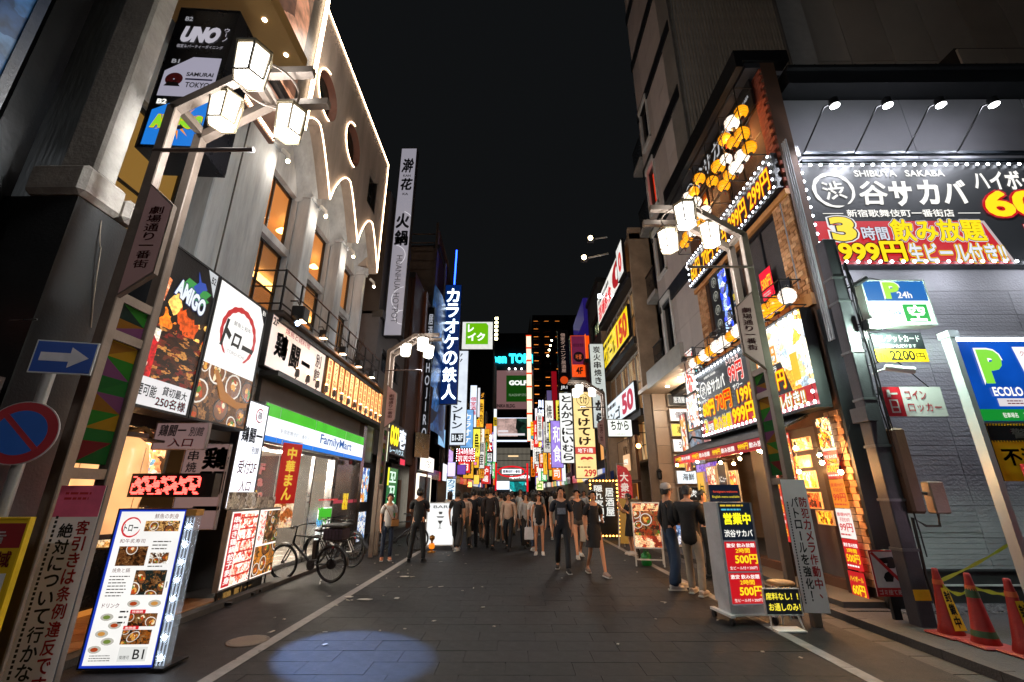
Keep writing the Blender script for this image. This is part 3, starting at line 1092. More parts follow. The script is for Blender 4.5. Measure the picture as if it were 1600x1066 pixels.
# the staff member just inside and the bar counter
t = thing('bar_counter', 'dark wooden standing counter inside the bar doorway', 'counter', (5.75, 8.0, .1))
M().box(0, -.2, .95, .5, 2.2, 1.0).obj('counter_top', S('#6a3c1c', .35), t)
M().box(.05, -.1, 0, .45, 2.1, .95).obj('counter_body', S('#2a1810', .6), t)
# hanging cable, steps
o = struct(M().box(4.62, 7.2, .075, 5.3, 11.8, .15).obj('door_step', S('#4a4644', .6, 0, .3)))

# standing sign with wheels 営業中
t = thing('standing_sign', 'wheeled standing sign with yellow open lettering over two red 500 yen cards', 'standing sign', (2.78, 6.62, .1), R(6), rx=math.pi / 2)
M().box(0, .12, -.36, .52, 1.38, -.30).box(0, .12, -.30, .03, 1.38, -.001).box(.49, .12, -.30, .52, 1.38, -.001).box(.03, 1.35, -.30, .49, 1.38, -.001).box(0, .02, -.3, .52, .12, -.001).obj('housing', S('#b8b8bc', .4), t)
M().box(-.06, 0, -.42, .0, .03, .1).box(.52, 0, -.42, .58, .03, .1).box(0, 0, -.36, .52, .02, .02).obj('base', S('#d0d0d0', .4), t)
M().box(.03, .9, -.01, .49, 1.38, 0).obj('face_panel', E('#0d1a2c', .6), t)
M().box(.03, .12, -.01, .49, .9, -.001).obj('face_panel', E('#8a8a90', .4), t)
for (y0, y1) in ((.14, .5), (.52, .88)):
    M().box(.04, y0, 0, .48, y1, .006).obj('price_card', SRED, t)
    text(t, '500円', .16, y0 + .09, .47, y0 + .2, YL, .01, .04)
    text(t, '2時間', .18, y0 + .22, .38, y0 + .28, YL, .01, .02)
    text(t, '激安 飲み放題', .06, y0 + .29, .46, y0 + .34, WHT, .01, .02)
    text(t, '生ビール付＋200円', .07, y0 + .02, .45, y0 + .06, WHT, .01, .01)
text(t, '営業中', .08, 1.1, .46, 1.24, E('#fff020', 1.1), .01, .05)
text(t, '渋谷サカバ', .06, .94, .46, 1.03, WHT, .01, .02)
fine(t, .06, 1.265, .46, 1.31, 1, E('#58c8e8', .8))
fine(t, .05, 1.315, .46, 1.365, 1, E('#e8c030', .8))
M().box(.03, 1.385, -.2, .49, 1.62, -.19).obj('top_card', E('#101c30', .6), t)
text(t, 'foreigners welcome', .08, 1.5, .45, 1.54, E('#e85030', .9), -.18, .01)
text(t, 'English menu available', .06, 1.43, .47, 1.47, E('#e8d030', .9), -.18, .01)
for x in (-.03, .55):
    for z in (-.38, .06): M().lathe((x, -.05, z), [(.045, -.015), (.045, .015)], 12, 'x').obj('wheel', BLK, t)
# stool with a sign
t = thing('stool', 'round wooden seat stool with white metal legs behind the small black sign', 'stool', (3.55, 6.75, 0))
M().lathe((0, 0, .48), [(.16, -.03), (.17, -.02), (.17, .0), (.15, .01)], 24).obj('seat', S('#b08858', .5), t)
for k in range(4):
    a = math.pi / 4 + k * math.pi / 2
    M().tube([(.1 * math.cos(a), .1 * math.sin(a), .45), (.17 * math.cos(a), .17 * math.sin(a), 0.01)], .011, 6).obj('leg', WHITEP, t)
t = board('small_black_sign', 'small black sign with yellow writing standing in front of the stool', 'sign', FS, (3.13, 6.42, .16), .46, .3, E('#10141c', .5), .02, S('#c8c8c8', .4), .01)
text(t, '席料なし！！', .03, .17, .43, .25, E('#f4e040', 1.0), .01, .03)
text(t, 'お通しのみ！', .05, .05, .44, .13, E('#f4e040', 1.0), .01, .03)
M().tube([(.06, 0, -.03), (.03, -.15, .03)], .009, 6).tube([(.4, 0, -.03), (.43, -.15, .03)], .009, 6).obj('leg', WHITEP, t)
M().box(.05, -.155, -.08, .4, -.14, .14).obj('base', S('#d8d8d4', .5), t)

# ------------------------------------------------------------------ RIGHT: grey rendered building facing the camera
gb = thing('grey_building', 'grey panelled side building carrying the long bar billboard and coin parking signs', 'building', (5.35, 7.5, 0), FS, rx=math.pi / 2)
M().box(0, 0, -3, 16, 9.7, -.03).obj('wall', S('#4a494c', .7), gb)
PAN = [S(h, .6, 0, .16, 1.2, .45, 26, streak=False) for h in ('#a09fa4', '#9a999e', '#a6a5aa')]
for i, x in enumerate((0, 1.82, 3.64, 5.46, 7.28)):
    yy = .5
    for j in range(10):
        m = M()
        # each siding board is coursed like thin split stone
        h_ = .455
        for k in range(6):
            m.box(x + .003, yy + k * h_ / 6, -.03, x + 1.815, yy + (k + 1) * h_ / 6 - .0035, rnd.uniform(-.003, .0))
        o = m.obj('siding_panel', PAN[(i + j) % 3], gb)
        yy += .46
M().box(0, 5.1, -.029, 9.1, 7.95, -.004).obj('siding_panel', PAN[0], gb)
for x in (0.32, 2.9, 5.5): M().box(x + .003, 7.96, -.029, x + 2.57, 9.6, .002).obj('siding_panel', S('#88878c', .55, 0, .1, 1.2, .12, 30), gb)
M().box(-.14, 5.15, -.02, .31, 10.2, .012).box(-.14, 10.2, -.8, .9, 10.35, .1).obj('corner_panel', S('#8c8b91', .55, 0, .1, 1.2, .1), gb)
M().box(.32, 9.62, -2.5, 12, 9.95, .42).box(.32, 9.95, -2.5, 12, 10.03, .5).obj('roof_edge', S('#0d0d10', .4), gb)
m = M()
for i in range(20): m.box(.5 + i * .42, 10.03, .3, .53 + i * .42, 10.1, .45)
m.obj('roof_cleat', BLK, gb)['kind'] = 'stuff'
M().box(0, .06, -.03, 14, .5, .01).box(0, .5, -.03, 14, .53, .035).obj('base_course', S('#3a393c', .7), gb)
M().box(.9, .3, 0.012, 9, .325, .03).obj('base_strip', S('#c8c8c8', .5), gb)
# billboard
b = board('billboard', 'long horizontal bar billboard, black over red, edged with white bulbs', 'billboard', FS, (5.52, 7.28, 5.5), 5.2, 2.25, SIGNBLK, .16, S('#15181c'), .02)
patch(b, 0.02, 0, 3.52, .93, SRED, .008)
M().poly([(3.5, 0), (3.6, 0), (3.3, .93), (3.2, .93)], .0085, .010).obj('print', E('#d8c8c8', .7), b)
M().poly([(3.56, .0), (5.2, 0), (5.2, .93), (3.26, .93)], .0085, .011).obj('print', SIGNBLK, b)
brush_badge(b, .62, 1.62, .37, WHT, .014)
text(b, '谷', 1.1, 1.3, 1.62, 1.82, WHT, .014, .03, shear=.15)
text(b, 'サ', 1.66, 1.25, 2.1, 1.82, WHT, .014, .04, shear=.1)
text(b, 'カ', 2.2, 1.28, 2.62, 1.85, WHT, .014, .04, shear=.1)
text(b, 'バ', 2.68, 1.3, 3.15, 1.85, WHT, .014, .04, shear=.1)
text(b, 'SHIBUYA   SAKABA', 1.1, 1.93, 2.85, 2.08, WHT, .014, .02)
text(b, '新宿歌舞伎町一番街店', .75, 1.02, 2.75, 1.18, WHT, .014, .02)
patch(b, .3, 1.095, .68, 1.105, WHT, .012)
patch(b, 2.84, 1.095, 3.25, 1.105, WHT, .012)
text(b, '3', .36, .5, .82, 1.02, YL, .022, .05, outline=[(.03, K_), (.06, E('#f0f0f0', .9))])
text(b, '時間', .92, .52, 1.4, .8, E('#d8dce8', .9), .02, .03, outline=[(.04, K_)])
text(b, '飲み放題', 1.48, .5, 3.18, .95, YL, .02, .04, outline=[(.03, K_), (.06, E('#f0f0f0', .9))])
text(b, '999円', .42, .08, 1.6, .48, YL, .02, .05, outline=[(.06, E('#5a0808', .5))])
text(b, '生ビール付き!!', 1.68, .06, 3.42, .44, E('#e0e4f0', .95), .02, .04, outline=[(.03, K_), (.07, YL)])
text(b, 'ハイボール', 3.35, 1.62, 4.9, 2.06, WHT, .014, .03, shear=.05)
text(b, '60円', 3.42, .98, 5.5, 1.62, YL, .024, .05, outline=[(.06, SRED)])
text(b, 'トリカラ', 3.95, .62, 4.9, .84, WHT, .018, .03, outline=[(.05, SRED)])
text(b, '99円', 4.05, .08, 5.4, .56, E('#b01010', .9), .022, .05, outline=[(.06, YL)])
bulb_border(b, .07, .06, 5.15, 2.19, .2, .03, BUL)
# gooseneck lamps over it
bar2 = thing('lamp_rail', 'dark steel rail along the top of the long billboard', 'rail', (5.7, 7.25, 7.93))
M().box(0, -.04, 0, 5.5, .03, .06).box(0, .031, -.12, 5.5, .2, -.06).obj('rail_bar', S('#20252a', .4, .6), bar2)
lamp0 = None
LBL = ['first from the bar corner', 'second from the bar corner', 'third from the bar corner', 'fourth from the bar corner']
for i, x in enumerate((6.0, 7.0, 8.0, 9.0)):
    if lamp0 is None:
        t = thing('billboard_lamp', '', 'lamp', (0, 0, 0))
        M().tube([(-.3, .0, 0), (-.28, -.12, .1), (-.1, -.5, .62), (.05, -.55, .68)], .016, 8).obj('arm', BLK, t)
        M().lathe((.08, -.55, .62), [(.055, .16), (.075, .14), (.085, 0)], 16).obj('lamp_body', BLK, t)
        M().lathe((.08, -.55, .615), [(.078, -.01), (.06, 0)], 16).obj('lamp_glass', E('#ffffff', 30), t)
        s = spot('billboard_spot', (.08, -.55, .58), (.05, .0, -.6), 260, '#eef2ff', 95, .7, .06)
        s.parent = t
        s2 = point('billboard_lamp_spill', (.08, -.58, .5), 10, '#eef2ff', .05)
        s2.parent = t
        lamp0 = t
        o = t
    else: o = dup(lamp0)
    o.location = (x, 7.2, 7.95)
    tagt(o, f'black swan neck spotlight over the long billboard, {LBL[i]}', 'lamp', 'spotlights over the long billboard')

for x in (6.2, 7.8, 9.4): point('bulb_row_glow', (x, 6.95, 5.35), 12, '#f0f4ff', .2)
point('parking_tube_glow', (7.0, 6.0, 4.05), 26, '#e8f4ff', .15)
point('vending_glow', (6.6, 5.3, 1.3), 14, '#ffd8e8', .2)
# white box and pipes on the corner
t = thing('junction_box', 'white rounded box high on the wall beside the billboard corner', 'box', (5.3, 7.28, 7.9))
M().box(0, 0, 0, .42, .2, .34).obj('box_body', S('#a8a6aa', .5), t, bevel=.04)
M().tube([(.12, .1, 0), (.12, .1, -.12), (.1, .15, -.22)], .015, 6).obj('cable', BLK, t)
t = thing('meter_cabinet', 'pale steel meter cabinet on the grey wall left of the parking signs', 'cabinet', (5.62, 7.28, 4.1))
M().box(0, 0, 0, .5, .2, .75).obj('cabinet_body', S('#a8aaa8', .4, .3), t, bevel=.02)
M().box(.08, -.004, .28, .13, .0, .4).obj('lock_plate', S('#e0e0e0', .4), t)
# utility pole
t = thing('utility_pole', 'dark square steel pole in front of the grey wall carrying parking signs and cables', 'pole', (5.02, 6.38, 0))
M().box(-.1, -.1, 0, .1, .1, 5.45).obj('shaft', S('#4c4a50', .45, .5, .25), t, bevel=.012)
m = M()
for z in (4.75, 4.35, 3.55, 2.85, 2.2, 1.5, .9): m.box(-.11, -.11, z, .11, .11, z + .035)
m.obj('clamp_band', S('#6a6a6e', .4, .7), t)
M().box(-.16, -.16, 2.55, .0, .14, 2.75).obj('junction_bracket', S('#55555a', .4, .5), t)
m = M()
rr = random.Random(4)
for k in range(5):
    m.tube([(.11 + .01 * k + rr.uniform(-.01, .02), -.12 + rr.uniform(-.03, .03), 5 - j * .32) for j in range(10 + k)], .009, 5)
m.obj('cable', BLK, t)
M().box(.12, -.18, 1.35, .3, .02, 2.45).obj('conduit_cover', S('#6a4a38', .5), t, bevel=.03)
M().box(.42, -.16, 1.35, .62, -.02, 1.75).obj('meter_box', S('#8a7060', .5), t, bevel=.015)
m = M().tube([(.3, -.08, 1.6), (.42, -.08, 1.6)], .02, 6).tube([(.5, -.08, 1.35), (.48, -.08, 1.2), (.3, -.08, 1.2), (.15, -.08, 1.3), (.13, -.08, .6), (.16, -.1, .1)], .018, 6)
m.obj('conduit', S('#3a3430', .5), t)
m = M()
for z in (4.02, 2.95): m.tube([(.1, 0, z), (1.05, 0, z)], .011, 6)
for z0, z1 in ((4.5, 4.7), (3.8, 4.02), (3.2, 2.95)): m.tube([(.1, 0, z0 + .15), (.55, 0, z0 + .3), (1.05, 0, z1)], .008, 5)
m.obj('sign_arm', BLK, t)
M().box(-.1, -.105, .35, .1, -.1, .47).obj('reflector_plate', S('#d8a010', .4), t)
t = thing('pole_floodlight', 'bright white floodlight glaring on the utility pole below the parking sign', 'floodlight', (5.28, 6.2, 3.95))
M().box(-.12, -.05, -.08, .12, .07, .08).obj('lamp_body', S('#303234'), t, bevel=.01)
M().box(-.09, -.056, -.06, .09, -.052, .06).obj('lamp_glass', E('#e8fff0', 60), t)
point('pole_flood_light', (5.33, 6.05, 3.9), 170, '#dcffe8', .06).parent = None
t = thing('security_camera', 'white bullet security camera on the utility pole over the locker sign', 'camera', (5.35, 6.2, 3.28))
M().tube([(-.08, 0, .02), (.22, -.12, -.06)], .045, 10).obj('camera_body', WHITEP, t)
M().tube([(-.2, .1, -.05), (-.08, .02, 0)], .014, 6).obj('bracket', WHITEP, t)
t = thing('security_camera', 'small dark camera jutting from the utility pole beside the blue parking sign', 'camera', (5.2, 6.25, 4.62))
M().tube([(0, 0, 0), (.16, -.06, .09)], .04, 8).obj('camera_body', BLK, t)
M().tube([(-.12, .05, -.05), (0, 0, 0)], .014, 6).obj('bracket', BLK, t)
# signs carried by the pole
b = board('parking_sign', 'blue and white parking sign box reading P 24h with a green vacancy lamp', 'sign', FS, (5.35, 6.32, 3.98), .98, .75, LB('#f4f8f8', 1.25), .16, S('#9aa09c', .4), .02)
patch(b, .02, .4, .96, .73, E('#1470c8', .85), .01)
text(b, 'P', .32, .43, .56, .71, E('#a8e040', 1.1), .016, .05, outline=[(.05, WHT)])
text(b, '24h', .5, .44, .72, .55, WHT, .02, .02)
text(b, 'EcoloPark', .06, .16, .5, .25, E('#2a7ac8', .8), .012, .01)
patch(b, .54, .06, .9, .34, E('#08a838', 1.2), .01)
text(b, '空', .6, .08, .84, .32, E('#e8ffe8', 2.2), .016, .03)
b = board('card_price_sign', 'black and yellow parking card price sign reading 3h 2200', 'sign', FS, (5.3, 6.33, 3.42), .75, .45, S('#1c2024', .5, bump=0), .02, rim=False)
patch(b, 0, 0, .75, .19, S('#e8b818', .5, bump=0), .006)
text(b, 'クレジットカード', .05, .3, .7, .41, WHITEP, .01, .015)
text(b, 'ご利用いただけます', .08, .21, .62, .27, WHITEP, .01, .01)
text(b, '3h', .04, .04, .15, .13, INK, .01, .01)
text(b, '2200', .2, .02, .56, .17, INK, .01, .03)
text(b, '円', .58, .03, .7, .13, INK, .01, .01)
b = board('locker_sign', 'white and red coin locker sign hanging from the utility pole', 'sign', FS, (5.22, 6.32, 2.62), .85, .42, S('#d0cccc', .5, 0, .06, bump=0), .015, rim=False)
patch(b, 0, 0, .27, .42, S('#c01828', .5, bump=0), .006)
M().box(.08, .05, .006, .2, .24, .008).box(.07, .27, .006, .12, .38, .008).box(.12, .31, .006, .22, .335, .008).obj('print', WHITEP, b)
M().box(.1, .07, .008, .18, .12, .0095).box(.1, .14, .008, .18, .22, .0095).obj('print', S('#c01828', .5, bump=0), b)
text(b, 'コイン', .32, .24, .62, .37, S('#b01828', bump=0), .01, .01)
text(b, 'ロッカー', .32, .06, .79, .19, S('#b01828', bump=0), .01, .01)
# big parking sign on its own post
px = 6.32
t = thing('parking_post_sign', 'large blue ECOLO coin parking lightbox on a silver post at the photo edge', 'sign', (px, 6.2, 0), FS, rx=math.pi / 2)
M().box(-.03, 0, -.1, .05, 3.82, .04).box(-.05, 3.74, -.12, .1, 3.84, .06).obj('post', S('#a4a8ac', .4, .2, .1, bump=0), t)
M().box(.05, 2.52, -.16, 2.2, 3.76, -.02).obj('housing', S('#9aa0a0', .35, .6), t)
M().box(.07, 2.54, -.019, 2.2, 3.7, -.005).obj('face_panel', LB('#0a48a8', 1.0, .3), t)
M().box(.07, 3.69, -.004, 2.2, 3.74, .012).obj('tube_light', E('#e0f4ff', 5), t)
M().box(.07, 2.54, -.004, 2.2, 2.7, .002).obj('print', E('#109030', .8), t)
text(t, 'P', .3, 3.06, .62, 3.56, E('#80d838', 1.05), .012, .06, outline=[(.04, WHT)])
text(t, 'ECOLO', .35, 2.88, .76, 3.01, WHT, .012, .03)
patch(t, .38, 2.74, .8, 2.85, E('#e8e0e4', .8), .004)
fine(t, .5, 2.76, .78, 2.83, 2, E('#a04050', .4), .008)
M().poly([(.95, 2.85), (2.1, 2.85), (2.1, 3.6), (.85, 3.6)], 0, .004).obj('print', E('#f0f0f4', 1.1), t)
text(t, 'クレジット', .92, 3.46, 1.3, 3.54, E('#d08070', .8), .008)
text(t, '2200', 1.0, 3.1, 1.7, 3.34, E('#c01020', .9), .008, .03)
text(t, '駐車場名', .38, 2.58, .58, 2.65, WHT, .008, .01)
text(t, 'エコロパーク', .66, 2.58, 1.3, 2.66, WHT, .008, .02)
b = board('warning_sign', 'black and yellow warning sign under the large blue parking lightbox', 'sign', FS, (6.4, 6.18, 1.75), 1.6, .75, S('#e0b010', .5, 0, .1, bump=0), .02, rim=False)
patch(b, 0, .5, 1.6, .75, S('#15171c', .5, bump=0), .006)
m = M()
for i in range(40):
    m.poly([(i * .04, .72), (i * .04 + .02, .72), (i * .04 + .03, .75), (i * .04 + .01, .75)], .006, .008).poly([(i * .04, .5), (i * .04 + .02, .5), (i * .04 + .02, .52), (i * .04, .52)], .006, .008)
m.obj('hazard_marking', S('#e0b010', .5, bump=0), b)['kind'] = 'stuff'
text(b, '警  告', .3, .55, .9, .68, WHITEP, .01, .02)
text(b, '不法駐車', .08, .2, 1.1, .42, INK, .01, .04)
t = thing('vending_panel', 'pink lit panel with a red frame cut off at the right edge of the photo', 'sign', (6.3, 5.6, .75), R(-12), rx=math.pi / 2)
M().box(0, 0, -.3, .6, 1.2, 0).obj('housing', S('#a01020', .4), t)
M().box(.05, .05, 0, .6, 1.0, .01).obj('face_panel', PIC('vend', ['#f8d0e0', '#e8609a', '#ffffff', '#e8a0c0'], 8, 1.3), t)
M().box(-.02, 1.0, .0, .6, 1.2, .03).obj('price_card', E('#e8d8b8', .8), t)
text(t, '2本目', .05, 1.04, .5, 1.14, RED, .035, .02)
# no littering sign
t = thing('no_litter_sign', 'white and red no littering sign on a short post beside the utility pole', 'sign', (4.72, 6.62, 0), FS, rx=math.pi / 2)
M().box(.16, .02, -.06, .26, .5, -.01).obj('post', BLK, t)
M().box(0, .33, -.01, .42, .88, 0).obj('face_panel', S('#cfcaca', .5, bump=0), t)
M().box(0, .33, 0, .42, .43, .003).box(0, .43, 0, .02, .88, .003).box(.4, .43, 0, .42, .88, .003).box(.02, .86, 0, .4, .88, .003).obj('border_print', REDP, t)
M().poly([(.12, .78), (.3, .8), (.36, .74), (.3, .66), (.2, .66), (.22, .72), (.12, .72)], 0, .003).poly([(.15, .5), (.24, .5), (.27, .58), (.22, .63), (.16, .6), (.13, .55)], .0, .003).obj('print', INK, t)
M().poly([(.02, .84), (.05, .86), (.4, .47), (.37, .44)], .003, .005).obj('slash_print', REDP, t)
text(t, 'ゴミ捨て厳禁', .03, .35, .39, .41, WHITEP, .005, .01)
# gas pipes with valves on the wall
t = thing('gas_pipe', 'cream painted gas pipe with bends climbing the grey wall behind the pole', 'pipe', (5.6, 7.35, 0))
m = M().tube([(-.02, 0, .12), (-.02, 0, 1.4), (.02, 0, 1.45), (.12, 0, 1.47), (.14, 0, 1.52), (.14, 0, 1.72), (.04, 0, 1.8), (-.02, 0, 1.84), (-.02, 0, 2.18), (.0, 0, 2.24), (.14, 0, 2.24), (.18, 0, 2.2), (.2, 0, 1.95), (.3, 0, 1.85)], .03, 8)
m.lathe((-.02, 0, 1.2), [(.045, 0), (.045, .06)], 8).lathe((.14, 0, 1.58), [(.05, 0), (.05, .1)], 8).lathe((-.02, 0, 2.0), [(.045, 0), (.045, .06)], 8)
m.obj('pipe_run', S('#b09a84', .5), t)
M().box(.22, -.06, 1.9, .36, .08, 2.15).obj('meter_body', S('#b8b4b0', .5), t, bevel=.02)
# cones and tape
CONE = S('#9a1c12', .5, 0, .3, 6, .2)
cone = None
for i, (x, y, lb, sleeve, rot) in enumerate(((4.98, 5.95, 'red traffic cone with a yellow sleeve, nearest the utility pole', 1, .1), (5.03, 5.6, 'worn red traffic cone wrapped with green tape, between the two sleeved cones', 0, 0), (5.13, 5.27, 'red traffic cone with a yellow sleeve, cut by the photo edge', 1, .05))):
    t = thing('traffic_cone', lb, 'traffic cone', (x, y, .06), rot, 'traffic cones along the wall')
    M().lathe((0, 0, 0), [(.12, .02), (.125, .03), (.1, .12), (.032, .66), (.03, .69), (.02, .7)], 20).obj('cone_body', CONE, t)
    M().box(-.18, -.18, 0, .18, .18, .03).obj('base', S('#8a2014', .6), t, bevel=.02)
    M().lathe((0, 0, .56), [(.052, -.03), (.047, .02)], 16, cap=False).obj('reflective_band', S('#c86030', .4), t)
    if sleeve:
        m = M()
        m.add([(-.075, -.122, .08), (.075, -.122, .08), (.042, -.056, .5), (-.042, -.056, .5)], [(0, 1, 2, 3)])
        m.obj('sleeve_label', S('#f0c020', .5, bump=0), t)
        e = bpy.data.objects.new('sleeve_print', None)
        COL.objects.link(e)
        e.parent = t
        e.location = (0, -.122, .08)
        e.rotation_euler = (R(90) - .155, 0, 0)
        text(e, '封鎖中', -.036, .02, .036, .4, INK, .002, .04, vert=True)
    else:
        M().lathe((0, 0, .5), [(.062, -.04), (.05, .05)], 14, cap=False).obj('green_tape', S('#30502a', .6), t)
        M().lathe((0, 0, .09), [(.112, 0), (.1, .06)], 14, cap=False).obj('green_tape', S('#30502a', .6), t)
for a, b_, lb, sg in (((4.98, 5.93, .62), (6.6, 6.6, .95), 'yellow barrier tape rising from the first cone towards the right', .02), ((4.98, 5.93, .62), (5.03, 5.6, .62), 'slack yellow barrier tape hanging between the first and second cones', .1), ((5.03, 5.6, .62), (5.13, 5.27, .6), 'tight yellow barrier tape between the green taped cone and the last cone', .01)):
    m = M()
    a, b_ = Vector(a), Vector(b_)
    v, f = [], []
    for i in range(13):
        q = a.lerp(b_, i / 12)
        q.z -= sg * 4 * (i / 12) * (1 - i / 12)
        w = .016 + .006 * math.sin(i * 1.3)
        v += [(q.x, q.y, q.z - w), (q.x, q.y + .003, q.z + w)]
    for i in range(12): f.append((2 * i, 2 * i + 2, 2 * i + 3, 2 * i + 1))
    m.add(v, f)
    tagt(m.obj('barrier_tape', S('#a8b030', .4), None), lb, 'tape', 'yellow barrier tape on the cones')
# gravel at the wall foot
m = M()
for _ in range(700):
    x, y, s = rr.uniform(5.2, 9), rr.uniform(6.9, 7.42), rr.uniform(.012, .035)
    m.lathe((x, y, .06), [(s, 0), (s * rr.uniform(.7, 1), s * .5), (s * .4, s * .9)], 5)
m.obj('gravel', S('#5a5a58', .8), None, kind='stuff')
t = thing('fallen_bottle', 'small amber bottle lying in the kerb gutter near the first cone', 'bottle', (4.42, 5.95, .03))
M().tube([(0, 0, .02), (.0, .12, .02), (0, .15, .02), (0, .2, .02)], [.028, .028, .012, .012], 10).obj('bottle_body', S('#b07818', .2), t)
# upper tower behind: beige panel building
tw = thing('panel_tower', 'tall beige panelled tower rising behind the billboard building', 'building', (9.55, 12.0, 0), FS, rx=math.pi / 2)
BE = [S(h, .7, 0, .12, .4, .1, 20) for h in ('#d8cdbf', '#d1c5b7', '#ddd2c5')]
M().box(0, 0, -6, 24, 40, -.06).obj('wall', S('#2c2824', .8), tw)
for i in range(10):
    for j in range(8):
        x, y = .95 + i * 1.55, 8 + j * 4.1
        if i == 0: pass
        M().box(x + .02, y + .02, -.06, x + 1.53, y + 4.08, 0).obj('wall_panel', BE[(i * 2 + j) % 3], tw)
m = M()
for k in range(30):
    m.box(.35, 8 + k * 1.0, -.01, .85, 8.05 + k * 1.0, .16)
for x in (.35, .5, .7, .85): m.box(x - .02, 8, .0, x + .02, 38, .12)
m.obj('cable_ladder', S('#26241f', .5, .5), tw)['kind'] = 'stuff'
tw2 = thing('panel_tower', 'second darker panelled block stepping forward over the long billboard', 'building', (14.6, 11.0, 0), FS, rx=math.pi / 2)
M().box(0, 0, -4, 14, 15.6, -.06).obj('wall', S('#2a2623', .8), tw2)
for i in range(6): M().box(.02 + i * 1.5, 8, -.06, 1.48 + i * 1.5, 15.5, 0).obj('wall_panel', BE[i % 3], tw2)
# white tower with slats
wt = thing('white_tower', 'white tiled tower with black bands, small windows and corner balconies', 'building', (5.62, 11.75, 0), FR, rx=math.pi / 2)
WT = [S(h, .5, 0, .12, 2, .1, 30) for h in ('#b4aaa6', '#aea49f', '#bab0ac')]
wops = [(-3.9, 6.3, -3.1, 8.3), (-3.9, 9.5, -3.1, 11.3), (-3.9, 12.4, -3.1, 14.3), (-3.9, 15.6, -3.1, 17.5)]
M().punch(-4.3, 4.9, -.05, 45, -.3, -.03, wops).box(-4.3, 4.9, -5, -.05, 45, -.9).obj('wall', S('#3c3835', .8), wt)
for j in range(9):
    z0 = 5.6 + j * 3.1
    M().box(-4.36, z0 - .55, -.03, 0.0, z0 - .02, .05).obj('black_band', S('#0e0f12', .35), wt)
    for k in range(5):
        xa, xb = -4.3 + k * .86, -4.3 + (k + 1) * .86 - .012
        ya, yb = z0 - .01, z0 + 1.27
        for (p, q) in ((ya, yb), (yb + .012, z0 + 2.53)):
            cuts = [o for o in wops if o[0] < xb and o[2] > xa and o[1] < q and o[3] > p]
            M().punch(xa, p, xb, q, -.03, 0, cuts).obj('wall_tile', WT[(j + k) % 3], wt) if True else None
for i, o_ in enumerate(wops):
    w = window(wt, *o_, 1, 1, gl=S('#16202a', .1, 0, .1, bump=0) if i != 2 else E('#d83010', .9), z=-.2)
    M().box(o_[0] - .12, o_[3], .0, o_[2] + .12, o_[3] + .25, .1).box(o_[0] - .1, o_[1] - .1, 0, o_[0], o_[3], .06).box(o_[2], o_[1] - .1, 0, o_[2] + .1, o_[3], .06).box(o_[0] - .1, o_[1] - .12, .0, o_[2] + .1, o_[1] - .001, .09).obj('window_surround', WHITEP, w)
for z in (6.3, 9.4, 12.6, 15.8):
    bl = M().box(-5.5, z - .35, -.9, -4.37, z - .15, .1).obj('balcony', S('#9a9690', .5), wt)
    m = M()
    for k in range(9): m.box(-5.45 + k * .13, z - .15, .04, -5.43 + k * .13, z + .85, .06)
    m.box(-5.5, z + .85, .03, -4.37, z + .89, .07)
    for k in range(5):
        a = mkarc(-5.25 + k * .22, z + .35, .09, .02, 0, 300, .05, 10)
        m.add(a.v, a.f)
    m.obj('balcony_railing', BLK, bl)['kind'] = 'stuff'
M().box(-.05, 4.9, -5, 0, 45, -.02).obj('wall_edge', WHITEP, wt)
# slatted front of the tower (faces the camera)
sl = thing('slatted_facade', 'tall glazed stairwell behind vertical metal slats on the white tower', 'building', (5.62, 11.68, 8.6), FS, rx=math.pi / 2)
M().box(0, 0, -.9, 3.95, 30, -.85).obj('back_wall', PIC('stair', ['#0c0b08', '#3e3826', '#12110c', '#8a7e58', '#2c281c', '#0a0a08', '#5a5038'], .55, .7, 1.6), sl)  # stairwell light put into the mottled wall as a glow
M().box(.1, 0, -.35, 3.9, 30, -.34).obj('pane', GLASS('#606860', .3), sl)
m = M()
for z in range(0, 30, 3): m.box(.05, z, -.8, 3.9, z + .22, -.3)
m.obj('floor_slab', S('#1a1816', .6), sl)
m = M()
for z in range(0, 30, 3):
    for k in range(10):
        if z % 2: m.box(1 + k * .22, z + k * .28, -.7, 1.25 + k * .22, z + .05 + k * .28, -.45)
m.obj('stair_flight', S('#3a3833', .6), sl)
SLM = M().box(-.022, 0, 0, .022, 30, .12).obj('slat', S('#c0b6a6', .5, .1, .2), sl)
SLM.location = (.12, 0, -.1)
for k in range(1, 34):
    o = SLM.copy()
    COL.objects.link(o)
    o.location = (.12 + k * .113, 0, -.1)
m = M()
for z in (2.5, 4.4, 7.4, 9.6, 12.5): m.box(0, z, -.13, 3.95, z + .06, -.10)
m.box(-.02, 0, -.9, .05, 30, .05).box(3.92, 0, -.9, 4.0, 30, .05)
m.obj('frame', S('#8a8680', .4, .3), sl)
for z in (2.2, 5.2, 8.2, 11.2): point('stair_light', (7.4, 11.95, 8.6 + z + 2.2), 55, '#ffe8b8', .1)
m = M()
for (x, z) in ((1.9, 5.6), (2.2, 9.0), (1.2, 8.6)): m.box(x, z, -.6, x + .06, z + .2, -.55)
m.obj('ceiling_lamp', E('#fff4c8', 6), sl)['kind'] = 'stuff'
